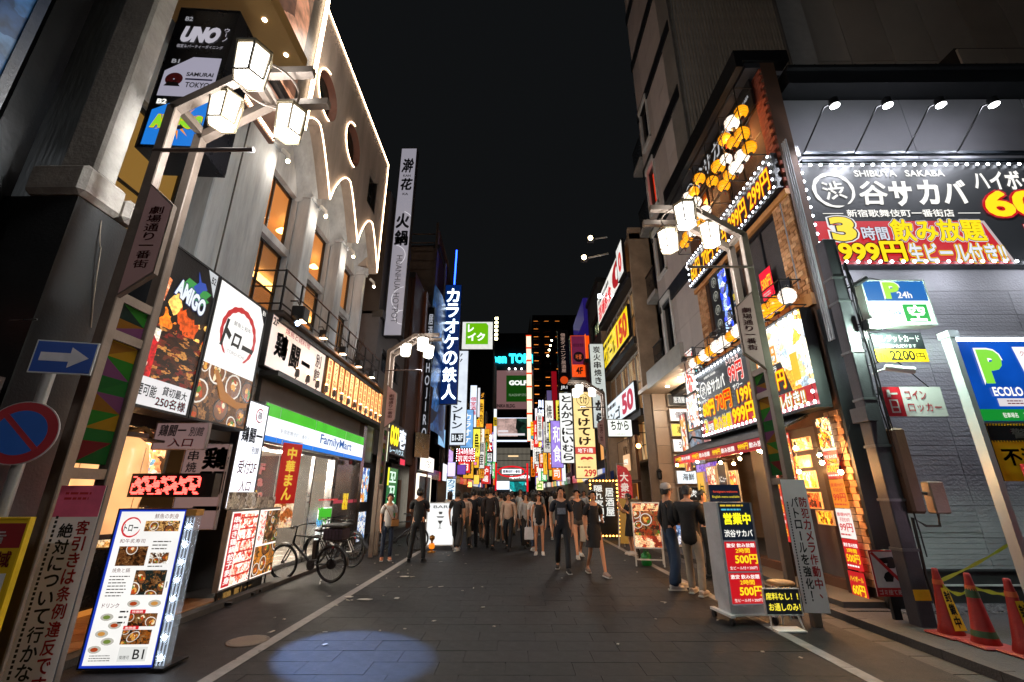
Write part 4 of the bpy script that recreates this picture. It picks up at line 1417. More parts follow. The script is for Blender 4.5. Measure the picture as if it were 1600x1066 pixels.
# entrance of the white tower with its directory
en = thing('tower_entrance', 'recessed beige stone entrance under the white tower beside the posters', 'entrance', (5.3, 16.2, 0), FS, rx=math.pi / 2)
BG = [S(h, .4, 0, .12, 2, .1) for h in ('#a8907a', '#a28a74', '#ae9680')]
for i in range(3):
    for j in range(8): M().box(-.3 + i * .75 + .005, .1 + j * .62 + .005, -.1, -.3 + (i + 1) * .75 - .005, .1 + (j + 1) * .62 - .005, 0).obj('stone_panel', BG[(i + j) % 3], en)
M().box(-.6, 0, -.2, 2.2, 5.1, -.101).obj('wall', S('#6a5c50'), en)
M().box(-.7, 5.06, -.3, 2.3, 5.2, 4.3).obj('ceiling', S('#b8a48c', .5), en)
M().box(-.72, 5.0, 1, -.6, 5.6, 4.3).obj('fascia', S('#9a9890', .4), en)
m = M()
for z in (1.2, 2.4, 3.4): m.lathe((-.1 + 0, 5.04, z), [(.06, 0), (.06, .015)], 12, 'y')
m.obj('downlight', E('#fff0d8', 25), en)['kind'] = 'stuff'
l = point('entrance_light', (.4, 4.6, 2.0), 90, '#ffe6c8', .1)
l.parent = en
DIR = [('#14141a', .4, 'black card', '居酒屋'), ('#f8f0f0', 1.2, 'white card with a figure', '個室'), ('#f0d060', 1.2, 'yellow card with a bowl', '酒場'), ('#f4f0ec', 1.2, 'white card with round writing', 'うまい'), ('#f0c860', 1.2, 'amber card with brush writing', '旬鮮'), ('#e0ecf4', 1.3, 'pale blue white card', '海鮮'), ('#1a1a1c', .4, 'black card with white brush writing', '焼肉'), ('#f0f8ff', 1.5, 'lowest white card', '鮮や')]
for i, (c, st, lb, s) in enumerate(DIR):
    b = board('directory_sign', lb + ' of the lit directory column in the tower entrance', 'sign', FS, (5.5, 15.98, 4.55 - i * .53), .78, .44, LB(c, st, .2) if st > 1 else E(c, st), .1, S('#b8b0a4', .5), .015, 'directory signs in the tower entrance')
    text(b, s, .2, .12, .6, .34, WHT if st < 1 else S('#4a2a18', bump=0), .01, .02)
b = board('display_screen', 'upright display panel with a blue screen beside the tower entrance', 'sign', FS, (4.62, 14.6, .1), .5, 1.25, PIC('scr', ['#203860', '#6080b0', '#a8c0d8', '#182848', '#d0d8e8'], 6, .9), .12, S('#c8c4bc', .4), .06)
t = thing('wall_lantern', 'small black wall lantern on the concrete pier by the tower entrance', 'lantern', (5.0, 16.2, 2.05))
M().lathe((0, 0, 0), [(.05, 0), (.08, .05), (.08, .25), (.1, .27), (.03, .36)], 8).obj('lamp_body', BLK, t)
M().box(-.02, .08, .1, .02, .25, .14).box(-.06, .2, 0, .06, .22, .22).obj('bracket', BLK, t)

# ------------------------------------------------------------------ street lamps: twin posts, three hanging lanterns
BEI = S('#73655a', .45, .35, .2, 5, .15)


def street_lamp():
    t = thing('street_lamp', 'lamp', 'street lamp', (0, 0, 0))
    for s in (-1, 1):
        m = M()
        m.box(-.055, s * .22 - .05, 0, .055, s * .22 + .05, 5.72)
        m.obj('post', BEI, t, bevel=.008)
        m = M().beam((0, s * .22, 5.68), (-.78, s * .22, 6.22), .1, .1).beam((-.74, s * .22, 6.2), (-1.5, s * .22, 6.22), .1, .09)
        m.obj('arm', BEI, t)
    for z in (2.98, 3.35, 1.72, 5.72): M().box(-.04, -.17, z, .04, .17, z + .09).obj('crossbar', BEI, t)
    M().box(-.82, -.17, 6.16, -.74, .17, 6.24).obj('crossbar', BEI, t)
    m = M().ring((-.95, -.15, 6.1), .33, .014, 'z', 24, 6).beam((-.95, -.7, 6.08), (-.95, .3, 6.08), .03)
    for s in (-1, 1): m.beam((-.95, s * .22, 6.18), (-.95, s * .22, 6.08), .025)
    m.obj('lantern_ring', BEI, t)
    m = M().tube([(0.05, -.26, 5.08), (-1.0, -.26, 5.08)], .022, 8).lathe((-1.0, -.26, 5.08), [(.03, -.03), (.03, .03)], 8, 'x')
    m.obj('banner_rod', S('#5a4a44', .4, .6), t)
    # coloured glass strip between the posts
    cols = ['#0a3a10', '#4a080a', '#6a4c02', '#080c24', '#0e4012', '#4a2440', '#164a0c', '#06140c', '#583602']
    rg = random.Random(2)
    z = 1.85
    k = 0
    while z < 3.3:
        h = rg.uniform(.1, .2)
        a = rg.uniform(-.08, .08)
        for tri in (((-.165, z), (.165, z), (-.165 if k % 4 else .165, z + h)), ((.165 if k % 4 else -.165, z), (.165, z + h), (-.165, z + h))):
            o = M().add([(x, p, q) for x in (-.015, .015) for p, q in tri], [(2, 1, 0), (3, 4, 5), (0, 1, 4, 3), (1, 2, 5, 4), (2, 0, 3, 5)])
            o.obj('glass_pane', S(cols[rg.randrange(9)], .75, 0, .1, bump=0, spec=.1), t)
            k += 1
        z += h
    for i, (x, y) in enumerate(((-1.1, -.66), (-.46, -.08), (-1.13, .1))):
        e = bpy.data.objects.new('lantern', None)
        COL.objects.link(e)
        e.parent = t
        e.location = (x, y, 5.77)
        e.scale = (.87, .87, .87)
        m = M().lathe((0, 0, 0), [(.20, .2), (.22, .215), (.22, .24), (.05, .31), (.03, .33)], 6).lathe((0, 0, -.2), [(.165, 0), (.18, .0), (.18, .025), (.165, .025)], 6, cap=False)
        for kk in range(6):
            a = math.pi / 3 * kk
            m.beam((.175 * math.cos(a), .175 * math.sin(a), -.18), (.2 * math.cos(a), .2 * math.sin(a), .2), .022)
        m.tube([(0, 0, .3), (0, 0, .4)], .015, 6)
        m.obj('lantern_frame', S('#6e624c', .4, .3), e)
        m = M().lathe((0, 0, 0), [(.15, -.195), (.165, -.175), (.19, .195)], 6)
        m.obj('lantern_glass', LANG, e)
    l = point('lamp_light', (-.95, 0, 5.3), LAMPW, '#f0f2f4', .25)
    l.parent = t
    for kk, (x, y) in enumerate(((-1.1, -.66), (-1.13, .1))):
        l = point('lamp_light', (x, y, 6.4), 5, '#f4f4f0', .12)
        l.parent = t
    return t


LANG = E('#fbf8f2', 6)
LAMPW = 130


def lamp_extra(t, sx, near):
    """banner and notice board on a lamp; sx = side of the street the arms point to"""
    o = t.location
    x0 = o.x + (.055 if sx > 0 else -.055 - .3)
    b = thing('street_name_banner', ('pink lit' if near else 'small pale') + {(1, 1): ' street name banner with slanted ends on the near left street lamp', (-1, 1): ' street name banner with slanted ends on the near right street lamp', (1, 0): ' street name banner on the far left street lamp beside the slatted front', (-1, 0): ' street name banner on the far right street lamp'}[(sx, int(near))], 'banner', (x0, o.y - .28, 3.38), FS, 'street name banners on the lamps', rx=math.pi / 2)
    pts = [(0, -.02), (.3, .22), (.3, 1.0), (0, 1.26)] if sx > 0 else [(0, .22), (.3, -.02), (.3, 1.26), (0, 1.0)]
    M().poly(pts, -.05, 0).obj('banner_body', BEI, b)
    c = [(.15 + (x - .15) * .9, .62 + (y - .62) * .95) for x, y in pts]
    M().poly(c, 0, .004).obj('banner_face', S('#b08a86', .5, 0, .08, bump=0), b)
    text(b, '劇場通り一番街', .08, .27, .22, .98, S('#5a1a18', bump=0), .007, .02, vert=True)
    return b


lpL = street_lamp()
lpL.location = (-3.82, 4.12, 0)
lpL.scale = (-1, 1, 1)
lpL['label'] = 'tall twin posted street lamp with three lanterns, close on the left'
lpL['group'] = 'lantern street lamps'
lamps = [(3.82, 6.78, 0, 'tall twin posted street lamp with three lanterns beside the bar price board'),
         (-3.82, 13.2, math.pi, 'twin posted lantern street lamp in front of the timber slatted building'),
         (3.82, 19.3, 0, 'twin posted lantern street lamp over the cream eatery sign on the right'),
         (-3.82, -4.6, math.pi, 'added lantern street lamp of the same kind, unseen behind the photographer'),  # unseen pair added behind the camera to light the near signs
         (3.82, -5.4, 0, 'added lantern street lamp opposite, unseen behind the photographer'),
         ]
for i, (x, y, r, lb) in enumerate(lamps):
    if i == 0:
        o = dup(lpL)
    else: o = dup(lpL)
    o.location = (x, y, 0)
    o.scale = (-1 if r else 1, 1, 1)
    o['label'] = lb
    if i < 3: lamp_extra(o, 1 if x < 0 else -1, i == 0)
lamp_extra(lpL, 1, True)

# notice boards strapped to the near lamps
b = board('notice_board', 'tall pink topped white notice board strapped to the near left lamp posts', 'sign', R(8), (-3.72, 3.84, -.02), .33, 1.68, None, .02, rim=False)
M().box(0, 0, 0, .33, 1.68, .003).obj('face_panel', S('#e4dcda', .45, 0, .1, 1, bump=0), b)
text(b, '客引きは条例違反です。', .2, .12, .29, 1.42, REDP, .008, .03, vert=True)
text(b, '絶対について行かない！', .08, .08, .18, 1.4, INK, .008, .03, vert=True)
patch(b, 0, 1.44, .33, 1.68, S('#dc6084', .5, bump=0), .005)
fine(b, .05, 1.56, .3, 1.64, 2, REDP, .009)
m = M()
for i in range(40): m.box(.03, .1 + i * .034, .005, .048, .122 + i * .034, .006)
m.obj('small_print', INK, b)['kind'] = 'stuff'
b = board('notice_board', 'tall white security patrol notice board strapped to the near right lamp posts', 'sign', R(-6), (3.63, 6.45, .18), .31, 1.6, None, .02, rim=False)
M().box(0, 0, 0, .31, 1.6, .003).obj('face_panel', S('#e6e2e0', .45, 0, .1, 1, bump=0), b)
text(b, '防犯カメラ作動中、', .19, .12, .28, 1.38, REDP, .008, .03, vert=True)
text(b, 'パトロールを強化！', .08, .12, .17, 1.38, INK, .008, .03, vert=True)
m = M()
for i in range(36): m.box(.03, .1 + i * .034, .003, .044, .122 + i * .034, .006)
m.obj('small_print', INK, b)['kind'] = 'stuff'

# ------------------------------------------------------------------ LEFT: nearest dark building with the screen
na = thing('dark_corner_building', 'dark steel clad corner building with tall fins and a concrete column', 'building', (-4.75, -6, 0), FL, rx=math.pi / 2)
M().box(0, 3.2, -3, 9.75, 40, -.3).obj('wall', S('#1a1b1d', .5, .2, .3, 1), na)
for i, (x, w, d, h) in enumerate(((7.6, .16, .28, '#2c2f30'), (8.15, .12, .2, '#3a3c3c'), (8.55, .12, .22, '#474644'), (9.0, .1, .2, '#3a3a3a'), (9.3, .2, .1, '#222324'))):
    M().box(x, 3.2, -.3, x + w, 40, d - .2).obj('steel_fin', S(h, .35, .6, .25, 2, .1, 20, streak='z' if False else False), na)
M().box(4, 0, -2.5, 8.0, 3.2, -.2).obj('shop_wall', S('#141010', .6), na)
col = thing('concrete_column', 'stained square concrete column with a stepped capital above black cladding', 'column', (-4.62, 3.95, 0))
M().box(-.12, -.16, 4.75, .28, .11, 30).obj('shaft', S('#a09a92', .8, 0, .4, 1.6, .6, 18), col, bevel=.03)
M().box(-.24, -.3, 4.4, .36, .2, 4.75).obj('capital', S('#a59d94', .8, 0, .45, 2, .5, 18), col, bevel=.05)
M().box(.1, .21, 4.42, .38, .42, 4.7).obj('capital_end', S('#a59d94', .8, 0, .45, 2, .5, 18), col, bevel=.05)
M().box(-.9, -.24, 0, .3, .55, 4.39).obj('black_cladding', S('#070708', .55, 0, .2), col)
M().box(-1.4, -.36, 0, -.5, -.245, 4.3).obj('side_panel', S('#3a3a3c', .6, 0, .3, 2), col)
m = cable([(.3, .05, 4.3), (.34, .1, 4.0), (.3, .3, 3.2)], .006, .05)
m.obj('loose_cable', S('#8a7a6a', .6), col)
M().tube([(.29, -.4, 3.0), (.5, -.38, 3.02)], .008, 5).obj('wire_bracket', STEEL, col)
b = board('video_screen', 'blue glowing video screen high on the dark corner building', 'screen', FL, (-4.18, .2, 4.5), 2.6, 4.5, PIC('sea', ['#0a1c34', '#16304e', '#28486a', '#3a6088', '#8aacc8', '#10243c', '#1e3c5c'], 2.2, .8, 1.8), .3, S('#0a1424', .4), .08)
t = thing('shop_canopy', 'dark maroon box canopy behind the one way arrow sign', 'canopy', (-4.5, 1.2, 2.2))
M().box(-.6, 0, 0, .32, 2.35, .3).obj('canopy_box', S('#2c0e0e', .45, 0, .3, 3), t)
M().box(.28, 0, -.03, .34, 2.38, 0).obj('canopy_edge', S('#6a2018', .4), t)
t = thing('door_lamp', 'small orange lit lamp block on the dark corner building', 'lamp', (-4.9, 3.1, 3.1))
M().box(0, 0, 0, .12, .25, .16).obj('lamp_body', E('#c8501c', .5), t)

# one way and no parking signs on their pole
t = thing('sign_pole', 'grey round pole carrying the blue arrow sign and the no parking disc', 'pole', (-3.72, 3.45, 0))
M().tube([(0, 0, 0), (0, 0, 2.62)], .038, 12).obj('shaft', S('#8a8684', .5, .3, .2), t)
M().box(-.06, -.06, 2.2, .06, .0, 2.26).box(-.06, -.06, 1.9, .06, .0, 1.95).obj('clamp_band', STEEL, t)
t = board('one_way_sign', 'blue rectangular one way sign with a white arrow pointing right', 'sign', R(14), (-3.83, 3.38, 2.5), .42, .27, None, .012, S('#9a9a9c', .4), rim=False)
M().box(0, 0, 0, .42, .27, .002).obj('border_print', WHITEP, t)
M().box(.01, .01, .002, .41, .26, .005).obj('face_panel', S('#1448a0', .4, 0, .05, bump=0), t)
M().poly([(.05, .1), (.25, .1), (.25, .05), (.38, .135), (.25, .22), (.25, .17), (.05, .17)], .005, .008).obj('arrow_print', S('#d8d4d8', .5, bump=0), t)
t = thing('no_parking_sign', 'round red and blue no parking disc with a red slash', 'sign', (-3.7, 3.37, 2.03), R(14), rx=math.pi / 2)
def disc(r, z0, z1, mt, nm, n=40): return M().poly([(r * math.cos(2 * math.pi * i / n), r * math.sin(2 * math.pi * i / n)) for i in range(n)], z0, z1).obj(nm, mt, t)
disc(.235, -.012, 0, S('#a8a0a0', .4), 'disc_plate')
disc(.228, 0, .003, S('#a01824', .45, 0, .1, bump=0), 'red_border')
disc(.165, .003, .005, S('#1458b0', .45, 0, .1, bump=0), 'blue_field')
M().poly([(-.135, .115), (-.11, .14), (.14, -.11), (.115, -.135)], .005, .008).obj('slash_print', S('#a01824', .45, bump=0), t)
b = board('yellow_warning_sign', 'yellow bicycle removal warning sign with a small street map', 'sign', R(10), (-4.05, 3.3, .24), .62, 1.2, S('#d0a812', .45, 0, .12, 2, bump=0), .03, S('#e0b818', .4), .012)
patch(b, .02, 1.0, .6, 1.16, S('#801014', bump=0), .008)
text(b, '警   告', .12, 1.03, .5, 1.12, WHITEP, .012, .02)
text(b, '放置禁止区域', .05, .88, .57, .98, S('#70100c', bump=0), .012, .03)
patch(b, .05, .55, .57, .84, S('#c8c8cc', bump=0), .008)
m = M()
rm = random.Random(9)
for _ in range(16):
    x, y = rm.uniform(.07, .5), rm.uniform(.57, .8)
    if rm.random() < .5: m.box(x, y, .008, min(.56, x + rm.uniform(.1, .3)), y + .008, .0105)
    else: m.box(x, y, .008, x + .008, min(.83, y + rm.uniform(.08, .2)), .0108)
m.obj('map_print', S('#b04050', bump=0), b)['kind'] = 'stuff'
fine(b, .05, .32, .57, .52, 3, S('#b01a20', bump=0), .009, .5)
patch(b, .04, .22, .58, .28, S('#206a3a', bump=0), .008)
fine(b, .05, .04, .57, .18, 2, INK, .009, .6)

# ------------------------------------------------------------------ left foreground shop entrance
PINKW = S('#b8a8a6', .5, 0, .08, bump=0)
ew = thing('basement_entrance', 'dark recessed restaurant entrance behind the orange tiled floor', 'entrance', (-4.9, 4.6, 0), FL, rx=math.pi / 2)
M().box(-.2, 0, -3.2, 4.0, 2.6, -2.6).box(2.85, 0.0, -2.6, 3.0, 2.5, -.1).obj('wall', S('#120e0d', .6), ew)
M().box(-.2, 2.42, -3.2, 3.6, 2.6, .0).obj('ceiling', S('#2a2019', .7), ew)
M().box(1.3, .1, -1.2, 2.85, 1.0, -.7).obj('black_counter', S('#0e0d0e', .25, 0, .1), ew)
M().box(1.28, .1, -.7, 2.85, .16, -.66).obj('lit_strip', E('#c87a30', .8), ew)
for i in range(4):
    M().box(-.18 + i * .012, 2.34 - .05 * i, -.4 + i * .2, 1.9, 2.37 - .05 * i, -.2 + i * .2).obj('roof_board', S('#3a2a1c', .8), ew) if i < 3 else 0
m = M().beam((.9, 2.22, -.02), (1.35, 2.42, -.02), .05).beam((1.35, 2.42, -.02), (1.75, 2.22, -.02), .05)
m.obj('gable_batten', S('#a87848', .7), ew)
l = point('entrance_glow', (.6, 1.6, -1.6), 30, '#ffb060', .12)
l.parent = ew
l = point('entrance_glow', (1.6, 2.25, -.4), 22, '#ffb878', .1)
l.parent = ew
t = thing('large_paper_lantern', 'large cream paper lantern glowing in the restaurant entrance', 'lantern', (-4.62, 5.3, 1.7))
m = M()
pr = []
for i in range(15):
    u = i / 14
    pr.append((.34 * (.78 + .22 * math.sin(math.pi * u)) * (1 if 0 < i < 14 else .72) * (1 + (.012 if i % 2 else -.012)), -.52 + 1.04 * u))
m.lathe((0, 0, 0), pr, 28)
m.obj('lamp_shade', LB('#ffb878', 1.2, .5), t)
M().lathe((0, 0, .52), [(.26, 0), (.26, .05)], 20).obj('cap', S('#3a1a10'), t)
M().lathe((0, 0, -.57), [(.26, 0), (.26, .05)], 20).obj('cap', S('#3a1a10'), t)
m = M()
for k in range(7):
    a = k * math.pi * 2 / 7
    m.beam((.335 * math.cos(a), .335 * math.sin(a), -.4), (.335 * math.cos(a), .335 * math.sin(a), .4), .005)
m.obj('rib', S('#c89058'), t)['kind'] = 'stuff'
for (a, b_, c, w, h, mt, lb) in ((-5.35, 6.4, 1.55, .5, .95, PIC('face', ['#4a90c8', '#d89068', '#f0c8a0', '#281410', '#a04828', '#e8e0d8'], 5, .8, 1.0), 'blue poster with a shouting face behind the large lantern'),
                                 (-5.9, 5.0, 1.2, .7, 1.2, PIC('hoto', ['#18202c', '#c8c8c0', '#485058', '#e0a050', '#281810', '#f0e8d8'], 8, .7), 'dark restaurant poster with food photos behind the no parking disc'),
                                 (-5.25, 6.0, .95, .6, .5, PIC('cardy', ['#e8b060', '#f0d090', '#b86828', '#f8e8c0'], 10, .7), 'amber menu cards low in the restaurant entrance')):
    b = board('wall_poster', lb, 'poster', FS, (a, b_, c), w, h, mt, .03, S('#2a2420'), .02)
b = board('entrance_sign', 'pinkish white wall sign with black brush name over red entrance characters', 'sign', FS, at(236, 703, Y=6.1), .72, .36, E('#c09a98', .3), .04, S('#8a7a78'), .01)
text(b, '鶏闘一', .06, .18, .42, .33, INK, .012, .03, shear=.1)
text(b, '別館', .47, .18, .66, .3, INK, .012, .02, shear=.1)
text(b, '入口', .22, .04, .54, .15, REDP, .012, .02, shear=.1)
b = board('brush_name_sign', 'tall pinkish white board with large black brush characters beside the counter', 'sign', FS, at(262, 828, Y=6.2), .6, 1.08, E('#c09a98', .28), .04, S('#8a7a78'), .01)
text(b, '鶏闘一', .28, .1, .6, 1.05, INK, .012, .05, vert=True)
text(b, '串焼き', .06, .55, .2, 1.0, INK, .012, .02, vert=True)
# red LED message strip
b = board('message_display', 'red dot matrix message display glowing above the upright menu lightbox', 'sign', R(-4), (-4.28, 5.2, 1.56), .98, .25, S('#0c0a0a', .4), .1, rim=False)
m = M()
rm = random.Random(21)
for i in range(54):
    for j in range(13):
        if (math.sin(i * .9 + j * .5) + math.sin(i * .37 - j * .8) + rm.uniform(-.6, .9)) > -.1:
            m.box(.03 + i * .0148, .03 + j * .0148, .004, .041 + i * .0148, .041 + j * .0148, .010)
m.obj('led_dot', E('#ff4038', 5), b)['kind'] = 'stuff'
M().box(.02, .02, .0, .84, .232, .003).obj('face_panel', E('#c01018', .8), b)
# toro standing lightbox
b = board('menu_lightbox', 'upright menu lightbox with blue edge, food photos and a B1 plate', 'sign', R(3), (-4.12, 4.96, .03), .7, 1.42, LB('#f4f2ee', 1.0, .12), .12, S('#18191c', .4), .012)
E_BL = E('#1838b8', .9)
M().box(.012, .012, .005, .688, .03, .012).box(.012, 1.39, .005, .688, 1.408, .012).box(.012, .03, .005, .03, 1.39, .012).box(.67, .03, .005, .688, 1.39, .012).obj('blue_border', E_BL, b)
F1 = PIC('food1', FOOD, 16, 1.0)
F2 = PIC('food2', ['#b84818', '#f0a030', '#601808', '#f8d080', '#d87828'], 18, 1.0)
F3 = PIC('food3', ['#f4f2ee', '#d8a878', '#f4f2ee', '#8aa060', '#c86848', '#f4f2ee'], 22, 1.05)
for i, (x0, y0, x1, y1, n, r) in enumerate(((.1, .88, .38, 1.06, 1, .08), (.42, .9, .6, 1.0, 2, .045), (.32, .62, .62, .84, 4, .07), (.36, .35, .62, .46, 3, .05), (.33, .2, .6, .32, 3, .055), (.3, 1.2, .64, 1.3, 3, .06))):
    spread(b, x0, y0, x1, y1, n, r, .012, 40 + i, ['#5a3418', '#d8d0c4', '#1c2420', '#7a3c10', '#8a4a14', '#c89858'][i], 1.0, .3)
for i, (x, y) in enumerate(((.37, .545), (.57, .545), (.15, .43), (.24, .36), (.14, .29), (.21, .225), (.11, .16))):
    M().poly([(x + .06 * math.cos(k * .5), y + .032 * math.sin(k * .5)) for k in range(13)], .006, .011).obj('print', E('#c8c4b8', .8), b)
    M().poly([(x + .035 * math.cos(k * .7), y + .018 * math.sin(k * .7)) for k in range(9)], .011, .014).obj('print', E(['#b8481c', '#d89848', '#7a9040'][i % 3], .8), b)
mkarc(.17, 1.24, .09, .018, 20, 350, .014, 30, .4).obj('logo', RED, b)['kind'] = 'stuff'
text(b, 'トロー', .1, 1.2, .24, 1.27, INK, .016, .02)
text(b, '鮮魚の刺身', .38, 1.32, .62, 1.37, REDP, .014, .01)
text(b, '和牛炙寿司', .09, 1.09, .34, 1.13, REDP, .014, .01)
text(b, '焼魚と鍋', .09, .82, .26, .86, REDP, .014, .01)
text(b, 'ドリンク', .08, .51, .24, .55, REDP, .014, .01)
for (x0, y0, x1, y1, n) in ((.08, .6, .28, .8, 7), (.42, 1.02, .62, 1.12, 3), (.26, .36, .34, .5, 3), (.08, .06, .28, .12, 3), (.64, .62, .65, .8, 1), (.42, .86, .6, .89, 1)): fine(b, x0, y0, x1, y1, n, S('#706860', bump=0), .012, .3)
patch(b, .36, .335, .46, .35, RED, .016)
patch(b, .34, .06, .6, .18, E('#e4e4e0', .9), .012)
text(b, 'B1', .48, .08, .58, .16, INK, .016, .01)
text(b, '喫煙可', .36, .08, .45, .11, INK, .016, .01)
for q in ((.36, .462, '特選鍋'), (.33, .325, '串焼盛')):
    patch(b, q[0], q[1], q[0] + .14, q[1] + .03, RED, .014)
    text(b, q[2], q[0] + .02, q[1] + .005, q[0] + .12, q[1] + .025, WHT, .017, .01)
# clear LED column on its street side
t = thing('led_column', 'clear plastic column of bright white LEDs on the street side of the menu lightbox', 'light column', (-3.33, 5.0, .02))
M().box(-.09, -.02, 0, .0, .08, 1.36).obj('clear_casing', GLASS('#c8d0d8', .22), t)
m = M()
for x in (-.08, -.045, -.01): m.tube([(x, -.01, .03), (x, -.01, 1.34)], .006, 6)
m.obj('clear_rod', E('#c8d8f0', .8), t)
M().box(-.1, -.03, 1.36, .01, .09, 1.42).obj('column_cap', S('#c08840', .5), t)
for i in range(8):
    z = .1 + i * .165
    M().ball((-.045, -.03, z), .014, 8).obj('led_lamp', E('#e8f2ff', 60), t)
M().box(-.1, -.05, 0, .02, .3, .02).obj('base', BLK, t)
# double menu lightbox on a stand
t = thing('double_menu_stand', 'double panel lit menu stand, red lettered panel beside a photo panel', 'menu board', (-4.42, 7.45, .2), FL + R(4), rx=math.pi / 2)
for i, (x, w) in enumerate(((0, .92), (.94, .86))):
    p = M().box(x, 0, -.08, x + w, 1.15, 0).obj('panel_housing', S('#8a8682', .4, .3), t)
    M().box(x + .03, .03, .001, x + w - .03, 1.12, .006).obj('face_panel', LB('#fbe8dc', 1.35, .1), p)
patch(t, .06, .05, .28, 1.1, RED, .01)
text(t, '串焼き鶏鍋餃子刺身', .09, .08, .26, 1.06, WHT, .014, .03, vert=True)
F4 = PIC('food4', ['#f8ece0', '#e86848', '#f8f0e8', '#c83020', '#f0c8b0', '#f8ece0'], 15, 1.2)
patch(t, .3, .05, .88, 1.08, F4, .01)
m = M()
for i in range(6): m.box(.32, .16 + i * .17, .010, .86, .185 + i * .17, .013)
m.obj('print', E('#d83020', .9), t)
patch(t, 1.0, .62, 1.2, 1.1, PIC('redm', ['#f8ece0', '#e03828', '#f8e0d8'], 22, 1.1), .01)
spread(t, 1.22, .55, 1.76, 1.1, 10, .09, .011, 8, '#3a3c20', 1.0, .4)
spread(t, .98, .05, 1.76, .52, 5, .16, .012, 9, '#c07828', 1.1, .4)
M().box(.0, 1.16, -.1, .95, 1.42, -.09).box(1.0, 1.14, -.12, 1.75, 1.34, -.11).obj('clear_leaflet_holder', PIC('leaf', ['#a89888', '#c8b8a0', '#6a5848', '#d8d0c8'], 8, .15), t)
m = M()
for x in (.1, .8, 1.05, 1.7): m.tube([(x, 0, -.05), (x, -.14, -.05)], .015, 6).box(x - .03, -.18, -.35, x + .03, -.14, .2)
m.obj('leg', BLK, t)
M().box(.15, -.17, -.1, 1.6, -.02, -.06).obj('name_strip', S('#16120e', .5), t)
text(t, '鶏 闘 一', .3, -.14, 1.2, -.05, E('#c89850', .5), -.055, .02)
# upright reception lightbox
b = board('reception_lightbox', 'tall white lightbox with black name and red second floor reception writing', 'sign', FL, (-4.78, 7.8, 1.35), .82, 1.85, LB('#f4f6ff', 1.5, .1), .2, S('#1a2030', .4), .02)
text(b, '鶏闘一', .1, 1.12, .76, 1.38, S('#303440', bump=0), .012, .04)
mkarc(.55, 1.62, .12, .03, 0, 340, .012, 20, .4).obj('logo', S('#c83040', bump=0), b)['kind'] = 'stuff'
text(b, '鶏', .48, 1.55, .62, 1.69, S('#c83040', bump=0), .014, .02)
text(b, '別館', .48, .93, .72, 1.05, S('#506090', bump=0), .012, .02)
text(b, '受付2F', .16, .58, .72, .8, S('#c02040', bump=0), .012, .02, shear=.1)
text(b, '入口', .3, .28, .64, .46, S('#c02040', bump=0), .012, .02, shear=.1)
M().poly([(.1, .05), (.72, .05), (.66, .12), (.72, .2), (.1, .2)], .006, .010).obj('arrow_print', S('#c84050', bump=0), b)

# big photo billboards over the entrance
b = board('photo_billboard', 'black photo billboard with a bull emblem, fire and a dining room picture', 'billboard', FL, (-4.3, 4.78, 2.53), 1.06, 2.07, S('#101012', .4), .35, S('#141416'), .03)
patch(b, .03, .03, 1.03, .36, LB('#e8e6e8', .85, .1), .007)
text(b, '喫煙可能', .06, .14, .46, .28, INK, .012, .02)
text(b, '貸切最大', .55, .2, .97, .31, INK, .012, .02)
text(b, '250名様', .48, .06, .98, .18, S('#a01028', bump=0), .012, .03)
patch(b, .03, .36, 1.03, 1.0, PIC('hall', ['#160a06', '#3a180a', '#5a2410', '#1e0e08', '#b07838', '#2a1408', '#6a1410', '#120806'], 9, .85, stretch=(1, 2.4, 1)), .008)
patch(b, .03, .36, .3, .95, PIC('booth', ['#b01018', '#d83028', '#e8e0d0', '#80100c'], 6, .8), .01)
M().poly([(.2, 1.0), (1.03, 1.0), (1.03, 1.3), (.8, 1.2), (.72, 1.45), (.55, 1.3), (.42, 1.55), (.3, 1.35)], .006, .0095).obj('print', PIC('fire', ['#0c0806', '#e87818', '#2a1408', '#f8c060', '#0c0806', '#c04810', '#1a0e08'], 4, .9, 1.0), b)
M().poly([(.4, 1.58), (.52, 1.76), (.98, 1.72), (.9, 1.62), (.97, 1.6), (.85, 1.5), (.5, 1.54)], .0095, .012).obj('print', E('#38a048', .8), b)
text(b, 'AMIGO', .34, 1.4, .92, 1.64, E('#e8f0f8', 1.0), .018, .05, outline=[(.05, S('#182a6a', bump=0))], rot=-.2, shear=-.1)
M().poly([(.62, 1.68), (.7, 1.78), (.66, 1.92), (.74, 1.8), (.82, 1.82), (.88, 1.74), (.8, 1.7), (.74, 1.6)], .012, .015).obj('logo', E('#2a50b8', .8), b)
M().poly([(.83, 2.04), (1.03, 2.04), (1.03, 1.7)], .009, .012).obj('print', E('#d8dce0', .8), b)
text(b, 'B2', .92, 1.88, 1.01, 1.98, INK, .015, .02)
M().poly([(.12, 1.36), (.2, 1.62), (.26, 1.6), (.22, 1.3)], .011, .014).obj('print', PIC('shr', ['#d87848', '#f0b090', '#a04020'], 14, .9), b)
b = board('photo_billboard', 'white photo billboard with a red brush ring over a spread of dishes', 'billboard', FL, (-4.3, 5.86, 2.53), 1.3, 2.07, LB('#f2f0ee', 1.05, .08), .35, S('#141416'), .03)
mkarc(.68, 1.37, .42, .085, -60, 235, .012, 50, .7).obj('logo', E('#c81c20', .9), b)['kind'] = 'stuff'
text(b, 'ト', .3, 1.12, .5, 1.55, INK, .016, .05, shear=.15)
text(b, 'ロ', .54, 1.18, .74, 1.4, INK, .016, .04, shear=.15)
text(b, 'ー', .8, 1.2, 1.1, 1.28, INK, .016, .05, shear=.15)
text(b, '鮮魚と和牛', .5, 1.5, .95, 1.58, S('#505050', bump=0), .016, .0)
